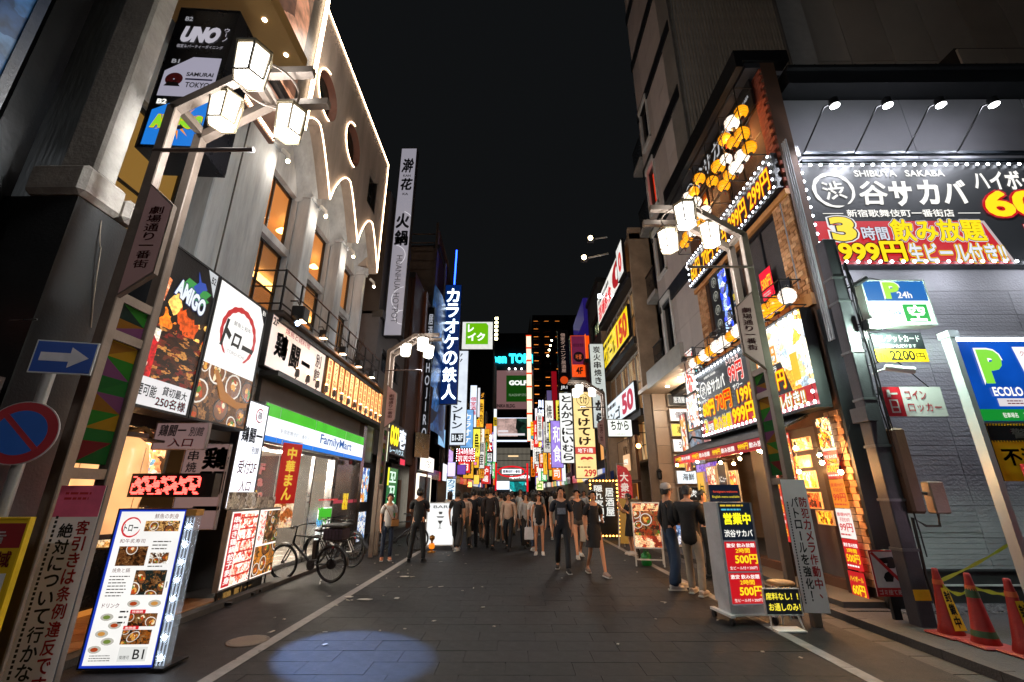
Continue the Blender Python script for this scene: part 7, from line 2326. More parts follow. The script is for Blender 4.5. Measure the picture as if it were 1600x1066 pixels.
# red gate over the street
gt = thing('red_gate', 'red arched street gate with an oval name sign over the far end of the street', 'gate', (0, 82, 0))
gl_, gr_ = at(775, 740, Y=82).x, at(824, 740, Y=82).x
gz = at(800, 737, Y=82).z
cx = (gl_ + gr_) / 2
RG = E('#e01020', 1.1)
M().tube([(gl_, 0, 0), (gl_, 0, gz + 1.4)], .16, 8).obj('gate_post', RG, gt)
M().tube([(gr_, 0, 0), (gr_, 0, gz + 1.4)], .16, 8).obj('gate_post', RG, gt)
m = M()
pts = [(cx + 2.35 * math.cos(k * math.pi / 20), -.1, gz + .85 * math.sin(k * math.pi / 20)) for k in range(41)]
m.tube(pts, .15, 6)
m.tube([(gl_, 0, gz), (cx - 2.3, 0, gz)], .12, 6).tube([(gr_, 0, gz), (cx + 2.3, 0, gz)], .12, 6)
m.obj('gate_arch', RG, gt)
e = thing('x', '', '', (cx - 1.7, -.3, gz - .4), rx=math.pi / 2)
e.name = 'name_panel'
for k in ('label', 'category'): del e[k]
e.parent = gt
M().box(0, 0, -.1, 3.4, .8, 0).obj('name_plate', E('#f0f4ff', 1.4), e)
text(e, '歌舞伎町一番街', .2, .15, 3.2, .65, S('#303888', bump=0), .01, .04)

# ------------------------------------------------------------------ bicycles
def wheel(t, x, r=.33, hub=None, tyre=None):
    M().ring((x, 0, r), r - .02, .021, 'y', 32, 8).obj('tyre', tyre or BLK, t)
    w = M().ring((x, 0, r), r - .045, .01, 'y', 28, 5).lathe((x, 0, r), [(.02, -.04), (.03, 0), (.02, .04)] if not hub else [(.09, -.035), (.1, 0), (.09, .035)], 14, 'y').obj('rim', S('#3a3a3c', .3, .8), t)
    m = M()
    for k in range(18):
        a = k * math.pi / 9
        s = .02 if k % 2 else -.02
        m.tube([(x, s, r), (x + (r - .05) * math.cos(a), 0, r + (r - .05) * math.sin(a))], .002, 3, False)
    m.obj('spoke', S('#8a8a8c', .3, 1.), w)['kind'] = 'stuff'


def bicycle(label, loc, rz, col, lean=-.08, basket=True, battery=True, white=False):
    t = thing('bicycle', label, 'bicycle', loc, rz, 'bicycles parked by the convenience store')
    t.rotation_euler[0] = lean
    fm = S(col, .35, .3, .1)
    wheel(t, 0, hub=battery)
    wheel(t, 1.08)
    m = M()
    bb_, st_, hd, hd2 = (.42, 0, .3), (.3, 0, .78), (.86, 0, .82), (.89, 0, .68)
    for a, b_, r in ((bb_, st_, .018), (st_, hd, .017), (bb_, hd2, .024), (hd, hd2, .024)): m.tube([a, b_], r, 8)
    for s in (-.05, .05):
        m.tube([(0, s, .33), (.42, s * .6, .3)], .011, 6).tube([(0, s, .33), (.3, s * .4, .76)], .009, 6)
        m.tube([(.9, s * .5, .66), (.98, s, .5), (1.08, s, .33)], .012, 6)
    m.obj('frame', fm, t)
    M().tube([(.86, 0, .82), (.84, 0, .95), (.82, 0, .98)], .014, 6).tube([(.72, -.3, 1.0), (.82, -.12, 1.0), (.84, 0, .98), (.82, .12, 1.0), (.72, .3, 1.0)], .012, 6).obj('handlebar', S('#2a2a2c', .3, .7), t)
    M().tube([(.66, -.31, 1.0), (.76, -.29, 1.0)], .018, 8).tube([(.66, .31, 1.0), (.76, .29, 1.0)], .018, 8).obj('grip', BLK, t)
    M().tube([(.3, 0, .76), (.27, 0, .9)], .013, 6).obj('seat_post', STEEL, t)
    M().lathe((.24, 0, .92), [(.02, -.03), (.1, -.01), (.09, .02), (.03, .03)], 12).tube([(.28, 0, .925), (.42, 0, .92)], [.05, .02], 8).obj('saddle', BLK, t)
    M().tube([(.42, -.06, .3), (.55, -.09, .2)], .01, 6).tube([(.42, .06, .3), (.29, .09, .4)], .01, 6).box(.5, -.14, .185, .6, -.08, .205).box(.24, .08, .39, .34, .14, .41).lathe((.42, .05, .3), [(.09, 0), (.09, .006)], 20, 'y').obj('crank', S('#3a3a3c', .4, .6), t)
    for x in (0, 1.08):
        m = M()
        v, f = [], []
        a0, a1 = (20, 185) if x == 0 else (-5, 120)
        for k in range(13):
            a = R(a0 + (a1 - a0) * k / 12)
            for s in (-.03, .03): v.append((x + .355 * math.cos(a), s, .33 + .355 * math.sin(a)))
        for k in range(12): f.append((2 * k, 2 * k + 1, 2 * k + 3, 2 * k + 2))
        m.add(v, f, True).obj('mudguard', S('#1a1a1c', .35), t)
    if battery: M().box(.33, -.045, .4, .42, .045, .74).obj('battery', BLK, t, bevel=.01)
    M().tube([(.2, 0, .04), (.1, .16, 0.01)], .01, 6).obj('kickstand', STEEL, t)
    M().ball((-.02, 0, .62), .03, 8).obj('rear_reflector', S('#8a1010', .3), t)
    if basket:
        m = M()
        for i in range(7):
            for s in (-.16, .16): m.box(-.3 + i * .075, s - .003, .74, -.292 + i * .075, s + .003, 1.0)
        for z in (.74, .8, .86, .93, 1.0): m.box(-.3, -.163, z, .16, -.157, z + .006).box(-.3, .157, z, .16, .163, z + .006).box(-.303, -.16, z, -.297, .16, z + .006).box(.157, -.16, z, .163, .16, z + .006)
        m.obj('basket', S('#101014', .5, .3), t)
        M().box(-.28, -.14, .76, .14, .14, .97).obj('basket_load', S('#3a2a38', .7, 0, .4, 6), t, bevel=.02)
        M().box(-.31, -.17, 1.0, .17, .17, 1.04).obj('basket_cover', S('#121216', .5), t, bevel=.015)
        m = M().box(-.28, -.07, .72, .12, .07, .735)
        for s in (-.06, .06): m.tube([(0, s, .33), (-.1, s, .72)], .007, 5)
        m.obj('rear_rack', BLK, t)
    else:
        m = M()
        for z in (.85, .95, 1.05): m.box(.92, -.15, z, 1.2, -.145, z + .006).box(.92, .145, z, 1.2, .15, z + .006).box(1.195, -.15, z, 1.2, .15, z + .006)
        for i in range(6):
            for s in (-.148, .148): m.box(.92 + i * .055, s - .003, .82, .927 + i * .055, s + .003, 1.05)
        m.box(.92, -.15, .82, 1.2, .15, .826)
        m.obj('front_basket', S('#5a5a5c', .4, .8), t)
    return t


bicycle('black electric bicycle with a covered rear basket, nearest on the left', (-3.5, 9.45, 0), R(166), '#101012')
bicycle('dark bicycle with a white down tube behind the electric bicycle', (-3.75, 11.3, 0), R(160), '#c8c8c4', .06, False, False)
bicycle('black bicycle with a wire front basket, third along the store front', (-4.15, 12.6, 0), R(150), '#18181a', -.05, False, False)
bicycle('grey bicycle partly hidden behind the woman in the white top', (-3.9, 14.0, 0), R(20), '#3a3c40', .05, False, False)

# ------------------------------------------------------------------ people
def skin(name, V, Ed, rad, sub=1):
    me = bpy.data.meshes.new(name)
    me.from_pydata([tuple(v) for v in V], Ed, [])
    o = bpy.data.objects.new(name, me)
    sc.collection.objects.link(o)
    o.modifiers.new('s', 'SKIN')
    sv = me.skin_vertices[0].data
    for i, r in enumerate(rad):
        sv[i].radius = r if isinstance(r, tuple) else (r, r)
        sv[i].use_root = i == 0
    s = o.modifiers.new('u', 'SUBSURF')
    s.levels = s.render_levels = sub
    dg = bpy.context.evaluated_depsgraph_get()
    out = bpy.data.meshes.new_from_object(o.evaluated_get(dg))
    bpy.data.objects.remove(o)
    out.name = name
    for p in out.polygons: p.use_smooth = True
    return out


SKIN = S('#c48c6a', .55, 0, .08, 6, .1)


def pose_joints(legs='stand', arms='down', lean=0, g='m'):
    J = {'pel': (0, 0, .93), 'wai': (0, -.0, 1.08), 'che': (0, -.01, 1.26), 'nb': (0, .0, 1.42), 'nk': (0, -.012, 1.475), 'jaw': (0, -.035, 1.53), 'hd': (0, -.02, 1.6), 'tp': (0, -.01, 1.665)}
    sw = .175 if g == 'm' else .15
    hw = .09
    st = {'stand': ((0, 0, 0, .01), (0, 0, 0, -.01)), 'wide': ((.07, 0, 0, 0), (.07, 0, 0, .05)), 'walk': ((0, -.15, -.34, -.28), (0, .02, .27, .36)), 'walk2': ((0, .03, .25, .34), (0, -.15, -.32, -.26)), 'turn': ((.0, -.04, -.1, -.06), (.02, .0, .06, .1))}[legs]
    for s, (ox, ky, ay, ty), n in ((1, st[0], 'L'), (-1, st[1], 'R')):
        J['hip' + n] = (s * hw, 0, .89)
        lift = .06 if ay > .15 else 0
        J['kn' + n] = (s * (hw + .01 + ox * .5), ky - .02, .49 - (.0 if ay < .15 else .01))
        J['an' + n] = (s * (hw + .01 + ox), ay + .02, .085 + lift)
        J['to' + n] = (s * (hw + .025 + ox), ay - .13, .03 + lift * .2)
        a = arms if isinstance(arms, str) else arms[0 if s == 1 else 1]
        J['sh' + n] = (s * sw, 0, 1.375)
        el, wr, hn = {'down': ((.06, .03, 1.1), (.05, -.03, .86), (.045, -.05, .78)), 'phone': ((.05, -.1, 1.14), (-.06, -.3, 1.3), (-.1, -.32, 1.38)),
                      'read': ((.04, -.05, 1.12), (-.06, -.28, 1.16), (-.1, -.34, 1.2)), 'fwd': ((.05, -.08, 1.12), (.03, -.2, .92), (.02, -.24, .86)), 'back': ((.05, .12, 1.12), (.04, .15, .88), (.035, .14, .8)),
                      'bag': ((.05, .06, 1.12), (.03, -.08, 1.05), (.0, -.14, 1.06)), 'pocket': ((.09, .05, 1.12), (.02, -.02, .92), (.0, -.03, .88)), 'reach': ((.12, -.2, 1.3), (.1, -.42, 1.36), (.08, -.5, 1.38))}[a]
        J['el' + n] = (s * (sw + el[0]), el[1], el[2])
        J['wr' + n] = (s * (sw + wr[0]), wr[1], wr[2])
        J['hn' + n] = (s * (sw + hn[0]), hn[1], hn[2])
    if lean:
        for k in J:
            if J[k][2] > .93 and k[:2] not in ('hi',):
                x, y, z = J[k]
                J[k] = (x, y - (z - .93) * math.sin(lean), .93 + (z - .93) * math.cos(lean))
    return {k: Vector(v) for k, v in J.items()}


_PM = {}


def person(label, loc, rz=0, h=1.7, g='m', legs='stand', arms='down', lean=0, top='#14141a', sleeve='short', bottom='trousers', bcol='#1a1c22', shoe='#101012', hair='#0c0a0a', hl=.02, head=0, coat=False, dress=False, hat=None, hem=.5, group='people walking in the street', extras=(), face=True, child_cat='person'):
    t = thing('person', label, child_cat, loc, rz, group)
    s = h / 1.71
    t.scale = (s, s, s)
    J = pose_joints(legs, arms, lean, g)
    # turn / bow the head
    if head:
        c = J['nk']
        for k in ('jaw', 'hd', 'tp'):
            v = J[k] - c
            J[k] = c + Vector((v.x, v.y * math.cos(head) - v.z * math.sin(head), v.y * math.sin(head) + v.z * math.cos(head)))
    names = list(J)
    V = [J[k] for k in names]
    I = {k: i for i, k in enumerate(names)}
    Ed = [('pel', 'wai'), ('wai', 'che'), ('che', 'nb'), ('nb', 'nk'), ('nk', 'jaw'), ('jaw', 'hd'), ('hd', 'tp')]
    f = 1 if g == 'm' else .88
    RD = {'pel': (.15 * (1 if g == 'm' else 1.02), .1), 'wai': (.13 * f, .095 * f), 'che': (.15 * f, .105 * f), 'nb': (.085 * f, .065), 'nk': (.052 * f, .052 * f), 'jaw': (.058, .064), 'hd': (.075, .09), 'tp': (.05, .06)}
    for n in 'LR':
        Ed += [('nb', 'sh' + n), ('sh' + n, 'el' + n), ('el' + n, 'wr' + n), ('wr' + n, 'hn' + n), ('pel', 'hip' + n), ('hip' + n, 'kn' + n), ('kn' + n, 'an' + n), ('an' + n, 'to' + n)]
        RD.update({'sh' + n: (.052 * f, .052 * f), 'el' + n: (.04 * f,) * 2, 'wr' + n: (.027 * f,) * 2, 'hn' + n: (.034 * f, .018 * f), 'hip' + n: (.085 * f,) * 2, 'kn' + n: (.056 * f,) * 2, 'an' + n: (.036 * f,) * 2, 'to' + n: (.035 * f, .022)})
    Ei = [(I[a], I[b_]) for a, b_ in Ed]
    rad = [RD[k] for k in names]
    for n, sg in (('L', 1), ('R', -1)):      # four fingers and a thumb
        w, hnd = J['wr' + n], J['hn' + n]
        d = (hnd - w).normalized()
        sd = Vector((0, 1, 0)) if abs(d.y) < .8 else Vector((1, 0, 0))
        sd = (sd - d * sd.dot(d)).normalized()
        inn = Vector((-sg, 0, 0))
        for k, ln in enumerate((.06, .07, .066, .052)):
            b0 = len(V)
            V += [hnd + sd * (k - 1.5) * .02 + d * .03, hnd + sd * (k - 1.5) * .021 + d * (.03 + ln * .55) + inn * .006, hnd + sd * (k - 1.5) * .021 + d * (.03 + ln) + inn * .02]
            Ei += [(I['hn' + n], b0), (b0, b0 + 1), (b0 + 1, b0 + 2)]
            rad += [.0095, .009, .0075]
        b0 = len(V)
        V += [hnd - sd * .035 + d * .005 + inn * .01, hnd - sd * .05 + d * .04 + inn * .018]
        Ei += [(I['hn' + n], b0), (b0, b0 + 1)]
        rad += [.011, .0085]
    key = (legs, str(arms), lean, head, g)
    if ('b',) + key not in _PM: _PM[('b',) + key] = skin('body', V, Ei, rad)
    me = _PM[('b',) + key]
    o = bpy.data.objects.new('body', me)
    COL.objects.link(o)
    o.parent = t
    if not me.materials: me.materials.append(SKIN)

    def cloth(name, ks, es, rd, col, key2):
        k_ = (name, key2) + key
        if k_ not in _PM:
            _PM[k_] = skin(name, [J[k] if isinstance(k, str) else k for k in ks], es, rd)
            _PM[k_].materials.append(None)
        ob = bpy.data.objects.new(name, _PM[k_])
        COL.objects.link(ob)
        ob.parent = t
        ob.material_slots[0].link = 'OBJECT'
        ob.material_slots[0].material = S(col, .8, 0, .2, 9, .4, 25)
        return ob
    # upper garment
    w = .016 if not coat else .03
    low = J['pel'] + Vector((0, 0, -.13 if not coat else -.2))
    mid = lambda a, b_, u: J[a].lerp(J[b_], u)
    ks = [low, 'wai', 'che', 'nb'] + [J['nb'] + Vector((0, -.002, .02))]
    rd = [(.16 * f + w, .118 + w), (.135 * f + w, .1 * f + w), (.15 * f + w, .108 * f + w), (.09 * f + w, .07 + w), (.07, .06)]
    es = [(0, 1), (1, 2), (2, 3), (3, 4)]
    for n in 'LR':
        b0 = len(ks)
        ks += ['sh' + n]
        rd += [(.056 * f + w,) * 2]
        es += [(3, b0)]
        if sleeve == 'none': continue
        if sleeve == 'short':
            ks += [mid('sh' + n, 'el' + n, .75)]
            rd += [(.056 * f + w,) * 2]
            es += [(b0, b0 + 1)]
        else:
            ks += ['el' + n, mid('el' + n, 'wr' + n, .95)]
            rd += [(.046 * f + w,) * 2, (.034 * f + w,) * 2]
            es += [(b0, b0 + 1), (b0 + 1, b0 + 2)]
    cloth('jacket' if coat else 'top', ks, es, rd, top, (sleeve, coat))
    if bottom in ('trousers', 'shorts', 'wide'):
        ks, rd, es = [J['pel'] + Vector((0, 0, .14)), 'pel'], [(.13 * f, .095), (.155 * f + .004, .108 + .004)], [(0, 1)]
        for n in 'LR':
            b0 = len(ks)
            ks += ['hip' + n]
            rd += [(.098 * f,) * 2]
            es += [(1, b0)]
            e_ = .016 if bottom == 'trousers' else .045
            if bottom == 'shorts':
                ks += [mid('hip' + n, 'kn' + n, .35)]
                rd += [(.092 * f,) * 2]
                es += [(b0, b0 + 1)]
            else:
                ks += ['kn' + n, mid('kn' + n, 'an' + n, .55), J['an' + n] + Vector((0, 0, -.02))]
                rd += [(.058 * f + e_ * .7,) * 2, (.052 * f + e_,) * 2, (.045 * f + e_,) * 2]
                es += [(b0, b0 + 1), (b0 + 1, b0 + 2), (b0 + 2, b0 + 3)]
        cloth('trousers' if bottom != 'shorts' else 'shorts', ks, es, rd, bcol, bottom)
    else:
        m = M()
        v, f_ = [], []
        n = 20
        zt, zb = 1.02, hem
        for i, (z, rx, ry) in enumerate(((zt, .14, .1), (.93, .165, .12), ((zt + zb) / 2 - .03, .19, .15), (zb, .22, .18))):
            for k in range(n):
                a = 2 * math.pi * k / n
                q = 1 + (.06 * math.sin(a * 5) if i > 1 else 0)
                v.append((rx * f * q * math.cos(a) * 1.02, ry * q * math.sin(a), z))
        for i in range(3):
            for k in range(n): f_.append((i * n + k, (i + 1) * n + k, (i + 1) * n + (k + 1) % n, i * n + (k + 1) % n))
        m.add(v, f_, True).obj('skirt', S(bcol, .8, 0, .2, 9, .4, 25), t)
    # shoes
    for n in 'LR':
        a, to = J['an' + n], J['to' + n]
        d = Vector((to.x - a.x, to.y - a.y, 0)).normalized()
        b0 = Vector((a.x, a.y, to.z * .6)) - d * .06
        m = M()
        m.tube([b0 + Vector((0, 0, .04)), b0 + d * .05 + Vector((0, 0, .055)), b0 + d * .14 + Vector((0, 0, .04)), b0 + d * .23 + Vector((0, 0, .03)), b0 + d * .27 + Vector((0, 0, .025))], [.038, .05, .044, .04, .02], 10)
        sh = m.obj('shoe', S(shoe, .5), t)
        M().beam(b0 + Vector((0, 0, .008)) - d * .03, b0 + d * .27 + Vector((0, 0, .008)), .085, .02).obj('sole', S('#b8b8b4' if shoe != '#101012' else '#1a1a1a', .6), sh)
    # hair
    c = J['hd']
    up = (J['tp'] - J['jaw']).normalized()
    m = M()
    v, f_ = [], []
    n, rr_ = 20, 7
    for k in range(n):
        a = 2 * math.pi * k / n          # a=0 back, pi front
        front = (1 - math.cos(a)) / 2
        zb = (-.05 - hl) * (1 - front) + .052 * front ** .6 if front > .35 else -.05 - hl
        if .35 < front < .75: zb = -.03 - hl * .7 * (1 if hl > .1 else .3)
        for j in range(rr_):
            u = j / (rr_ - 1)
            z = .098 + (zb - .098) * u
            e_ = math.sqrt(max(0, 1 - (max(z, 0) / .1) ** 2)) if z > 0 else 1 + min(0, z) * .5
            wob = 1 + .03 * math.sin(k * 3.1 + j)
            v.append((math.sin(a) * .094 * e_ * wob, math.cos(a) * .108 * e_ * wob + .008, z + .02))
    for k in range(n):
        for j in range(rr_ - 1):
            k2 = (k + 1) % n
            f_.append((k * rr_ + j, k * rr_ + j + 1, k2 * rr_ + j + 1, k2 * rr_ + j))
    q = Vector((0, 0, 1)).rotation_difference(up)
    v = [tuple(c + q @ Vector(p)) for p in v]
    m.add(v, f_, True).obj('hair', S(hair, .45, 0, .3, 20, .6, 60), t)
    if face:
        fw = q @ Vector((0, -1, 0))
        sd = Vector((1, 0, 0))
        m = M()
        for s_ in (-1, 1):
            m.ball(c + sd * s_ * .03 + fw * .084 + up * .0, .0105, 6, .6)
        m.obj('eye', S('#1a0f0a', .3), t)
        m = M()
        for s_ in (-1, 1): m.beam(c + sd * s_ * .018 + fw * .089 + up * .02, c + sd * s_ * .045 + fw * .082 + up * .02, .006)
        m.obj('eyebrow', S(hair, .6), t)
        M().tube([c + fw * .085 + up * .005, c + fw * .108 - up * .028, c + fw * .09 - up * .034], [.006, .012, .008], 6).obj('nose', SKIN, t)
        M().beam(c - sd * .02 + fw * .086 - up * .055, c + sd * .02 + fw * .086 - up * .055, .012, .008).obj('mouth', S('#7a3028', .5), t)
        for s_ in (-1, 1): M().ball(c + sd * s_ * .082 - up * .01, .018, 6).obj('ear', SKIN, t)
    if hat:
        m = M().lathe((0, 0, 0), [(.1, .0), (.102, .03), (.09, .075), (.05, .105), (.01, .112)], 18)
        m.add([(-.07, -.08, .005), (.07, -.08, .005), (.055, -.17, -.01), (-.055, -.17, -.01), (-.07, -.08, .015), (.07, -.08, .015), (.055, -.17, 0), (-.055, -.17, 0)], [(3, 2, 1, 0), (4, 5, 6, 7), (0, 1, 5, 4), (2, 3, 7, 6), (1, 2, 6, 5), (3, 0, 4, 7)])
        m.v = [tuple(c + q @ (Vector(p) + Vector((0, .004, .035)))) for p in m.v]
        m.obj('cap', S(hat, .8), t)
    t['j'] = 0
    del t['j']
    return t, J


def gp(px, py): return at(px, py, Z=0)


def bag(owner, label, off, size, col, name='tote_bag', cat='bag', strap=None, rz=0):
    t, J = owner
    Mx = Matrix.Translation(t.location) @ Matrix.Rotation(t.rotation_euler.z, 4, 'Z') @ Matrix.Scale(t.scale.x, 4)
    p = Mx @ Vector(off)
    b = thing(name, label, cat, p, t.rotation_euler.z + rz)
    w, d, h = size
    m = M()
    m.add([(-w / 2, -d / 2, 0), (w / 2, -d / 2, 0), (w / 2, d / 2, 0), (-w / 2, d / 2, 0), (-w * .45, -d * .3, h), (w * .45, -d * .3, h), (w * .45, d * .3, h), (-w * .45, d * .3, h)], [(3, 2, 1, 0), (4, 5, 6, 7), (0, 1, 5, 4), (1, 2, 6, 5), (2, 3, 7, 6), (3, 0, 4, 7)])
    m.obj('bag_body', S(col, .7, 0, .15, 8, .5, 12), b, bevel=.015)
    m = M()
    if strap: m.tube([Mx.inverted() @ Vector((0, 0, 0)) * 0 + Vector(q) - Vector((0, 0, 0)) for q in strap], .008, 5)
    else: m.tube([(-w * .25, 0, h), (-w * .2, 0, h + .14), (0, 0, h + .2), (w * .2, 0, h + .14), (w * .25, 0, h)], .008, 5)
    m.obj('handle', S(col, .7), b)
    return b


P1 = person('woman in a white T-shirt and jeans standing by the bicycles', gp(602, 877), R(18), 1.6, 'f', 'stand', ('bag', 'down'), top='#b8b4b0', bcol='#182438', shoe='#a86848', hair='#120c0a', hl=.05, extras=1)
bag(P1, 'small tan crossbody bag with a thin dark strap on the woman in white', (.17, -.1, .86), (.2, .08, .17), '#8a5a20', 'crossbody_bag', strap=[(-.07, 0, .15), (-.2, -.02, .38), (-.32, .0, .52)])
person('man in black seen from behind, holding a phone by the white line', gp(650, 879), R(182), 1.73, 'm', 'wide', 'phone', top='#0c0c0e', bcol='#0e0f12', head=-.1)
person('dark dressed young man in long shorts walking away past the white standing sign', gp(712, 861), R(170), 1.68, 'm', 'walk', 'down', top='#101014', bottom='wide', bcol='#141418', shoe='#b8b8b8')
person('man in a black T-shirt with a pale shoulder strap, walking away', gp(738, 857), R(185), 1.72, 'm', 'walk2', ('fwd', 'down'), top='#141318', bcol='#18181c')
person('tall man in brownish black long sleeves walking away mid crowd', gp(765, 859), R(178), 1.78, 'm', 'walk', 'down', top='#1c1210', sleeve='long', bcol='#120e0e')
person('woman in a cream blouse and pale skirt walking away', gp(789, 851), R(176), 1.62, 'f', 'walk', ('bag', 'down'), top='#a89c84', sleeve='long', bottom='skirt', bcol='#a8a094', hem=.62, hair='#1a100c', hl=.16)
person('woman in a loose white blouse beside the girl in shorts', gp(822, 856), R(10), 1.6, 'f', 'walk2', 'down', top='#b8b2ac', sleeve='long', bottom='wide', bcol='#2a2420', hair='#1c1410', hl=.12)
P8 = person('girl in a black sleeveless top, white shorts and white shoes facing us', gp(843, 868), R(-4), 1.6, 'f', 'stand', 'down', top='#0e0d10', sleeve='none', bottom='shorts', bcol='#b8ada8', shoe='#c8c4c0', hair='#3a2014', hl=.14)
bag(P8, 'white plastic shopping bag held by the girl in white shorts', (-.3, 0, .42), (.26, .12, .32), '#c8c8cc', 'shopping_bag')
P9 = person('man in a navy printed T-shirt and dark jeans walking towards us', gp(880, 893), R(-3), 1.74, 'm', 'walk', 'down', top='#141a26', bcol='#10151e', shoe='#15161a', hair='#0e0c0c', hl=.0)
e = bpy.data.objects.new('shirt_print', None)
COL.objects.link(e)
e.parent = P9[0]
e.location = (0, -.137, 1.14)
e.rotation_euler = (math.pi / 2, 0, 0)
M().box(-.09, 0, 0, .09, .13, .004).obj('print', S('#6a7484', .8, 0, .5, 30), e)
P10 = person('man in a dark T-shirt behind the navy shirted one, carrying a tote', gp(905, 872), R(5), 1.7, 'm', 'walk2', 'down', top='#1c1c22', bottom='shorts', bcol='#4a4440', hl=.0, shoe='#c0bcb8')
bag(P10, 'off white canvas tote bag hanging between the two walking men', (.2, -.06, .4), (.34, .1, .4), '#b0aca4', 'tote_bag')
person('woman in a short black dress walking past the bulb edged sign', gp(932, 899), R(8), 1.66, 'f', 'walk', ('bag', 'down'), top='#0e0e12', bottom='skirt', bcol='#0e0e12', hem=.55, shoe='#8a7468', hair='#181010', hl=.04)
person('girl in a black dress and chunky white sneakers standing by the A-board', gp(989, 868), R(-80), 1.6, 'f', 'stand', 'phone', top='#0c0c10', sleeve='short', bottom='skirt', bcol='#0c0c10', hem=.52, shoe='#c8c6c4', hair='#0e0a0a', hl=.13, group='people standing at the shops')
person('man in a pale grey cap, black sweatshirt and wide jeans by the menu', gp(1056, 922), R(95), 1.76, 'm', 'turn', ('pocket', 'bag'), top='#0d0d10', sleeve='long', bottom='wide', bcol='#1c3450', shoe='#a8a4a0', hair='#0d0b0b', hat='#a09a94', group='people standing at the shops')
person('man in a black jacket and cream trousers reading a menu card', gp(1090, 931), R(140), 1.74, 'm', 'turn', 'read', top='#0b0c10', sleeve='long', coat=True, bottom='trousers', bcol='#988c7c', shoe='#b8a898', hair='#0b0a0c', hl=.02, head=.35, group='people standing at the shops')
t = thing('menu_card', 'white folded menu card held by the man in the black jacket', 'menu card', at(1122, 848, Y=8.45), R(140))
M().box(-.1, -.08, 0, .1, .08, .006).box(-.1, .082, 0, .1, .2, .05).obj('card', E('#d8d0c8', .25, base='#d8d0c8'), t)  # paper card given a faint glow in place of lamplight
person('person in black trousers half hidden behind the two menu readers', gp(1112, 905), R(60), 1.66, 'f', 'stand', 'read', top='#3a2c26', sleeve='long', bcol='#0c0c0e', hl=.05, group='people standing at the shops')
person('bar worker in dark clothes leaning out of the amber lit doorway', (5.25, 8.9, .1), R(-70), 1.7, 'm', 'stand', ('reach', 'down'), top='#14110f', sleeve='short', bcol='#0c0b0b', group='people standing at the shops')
# the moving crowd further along
rc = random.Random(17)
tops = [('#0e0e12', 'black'), ('#c8c4c0', 'white'), ('#b8b0a0', 'cream'), ('#2a2c34', 'charcoal'), ('#6a5a4c', 'beige'), ('#3a4a60', 'blue grey'), ('#5a2024', 'dark red'), ('#a8a49c', 'pale grey'), ('#d0ccc8', 'bright white'), ('#b89a84', 'tan'), ('#1c2a22', 'dark green')]
bots = [('trousers', '#0e1014', 'black trousers'), ('trousers', '#1c2a40', 'jeans'), ('shorts', '#4a463e', 'khaki shorts'), ('skirt', '#8a8478', 'a pale skirt'), ('wide', '#6a6254', 'wide tan trousers'), ('skirt', '#101014', 'a black skirt')]
placed = []
wh = ['ahead of the first bicycles', 'near the left kerb', 'left of the middle of the street', 'in the middle of the street', 'right of the middle of the street', 'near the right kerb']
seen = set()
k = 0
tries = 0
while k < 42 and tries < 900:
    tries += 1
    y = 14.2 + (tries / 900) * 4 + 19 * rc.random() ** 1.3
    x = rc.uniform(-3.4, 3.3)
    if any(math.hypot(x - a, (y - b_) * .8) < .62 for a, b_ in placed): continue
    if y < 19 and (1.9 < x or x < -2.3): continue
    tc, tn = rc.choice(tops)
    bk_, bc, bn = rc.choice(bots)
    away = rc.random() < .6
    zone = 'left side' if x < -1.1 else 'right side' if x > 1.2 else 'mid street'
    dist = 'front' if y < 18 else 'middle' if y < 25 else 'far'
    lb = f"pedestrian in {tn} top and {bn}, {'leaving' if away else 'approaching'}, {zone}, {dist} ranks"
    if lb in seen: continue
    seen.add(lb)
    placed.append((x, y))
    g = 'f' if bk_ == 'skirt' else rc.choice('mf')
    person(lb, (x, y, 0), (math.pi if away else 0) + rc.uniform(-.3, .3), rc.uniform(1.56, 1.78), g, rc.choice(('walk', 'walk2')), rc.choice((('fwd', 'back'), ('back', 'fwd'), ('bag', 'back'), ('phone', 'down'), 'down')), top=tc, sleeve=rc.choice(('short', 'long')), bottom=bk_, bcol=bc, hem=.55, shoe=rc.choice(('#101012', '#a8a4a0')), hair=rc.choice(('#0c0a0a', '#1c120e', '#2c1a10')), hl=.02 if g == 'm' else rc.choice((.05, .15)), face=not away, group='pedestrians in the crowd')
    k += 1
m = M()
for _ in range(230):
    y, x = 34 + 42 * rc.random() ** 1.2, rc.uniform(-3.6, 3.3)
    h = rc.uniform(1.52, 1.78)
    s = h / 1.7
    for q in (-1, 1): m.tube([(x + q * .09, y + rc.uniform(-.15, .15), 0), (x + q * .08, y, .5 * s), (x + q * .08, y, .9 * s)], [.05, .06, .09], 6)
    m.lathe((x, y, 0), [(.15, .85 * s), (.14, 1.05 * s), (.19, 1.3 * s), (.17, 1.4 * s), (.05, 1.45 * s), (.055, 1.48 * s)], 8)
    m.lathe((x, y, 1.6 * s), [(.03, -.13), (.075, -.07), (.09, 0), (.07, .08), (.02, .11)], 8)
    for q in (-1, 1): m.tube([(x + q * .18, y, 1.36 * s), (x + q * .23, y, 1.1 * s), (x + q * .2, y - .08, .85 * s)], [.05, .04, .03], 5)
m.obj('far_crowd', PIC('crowd', ['#101014', '#18181c', '#2a2420', '#101012', '#7a6a5c', '#1c2230', '#0c0c0e', '#8a5c40'], 2.2, 0, lit=False, rough=.8), None, kind='stuff')

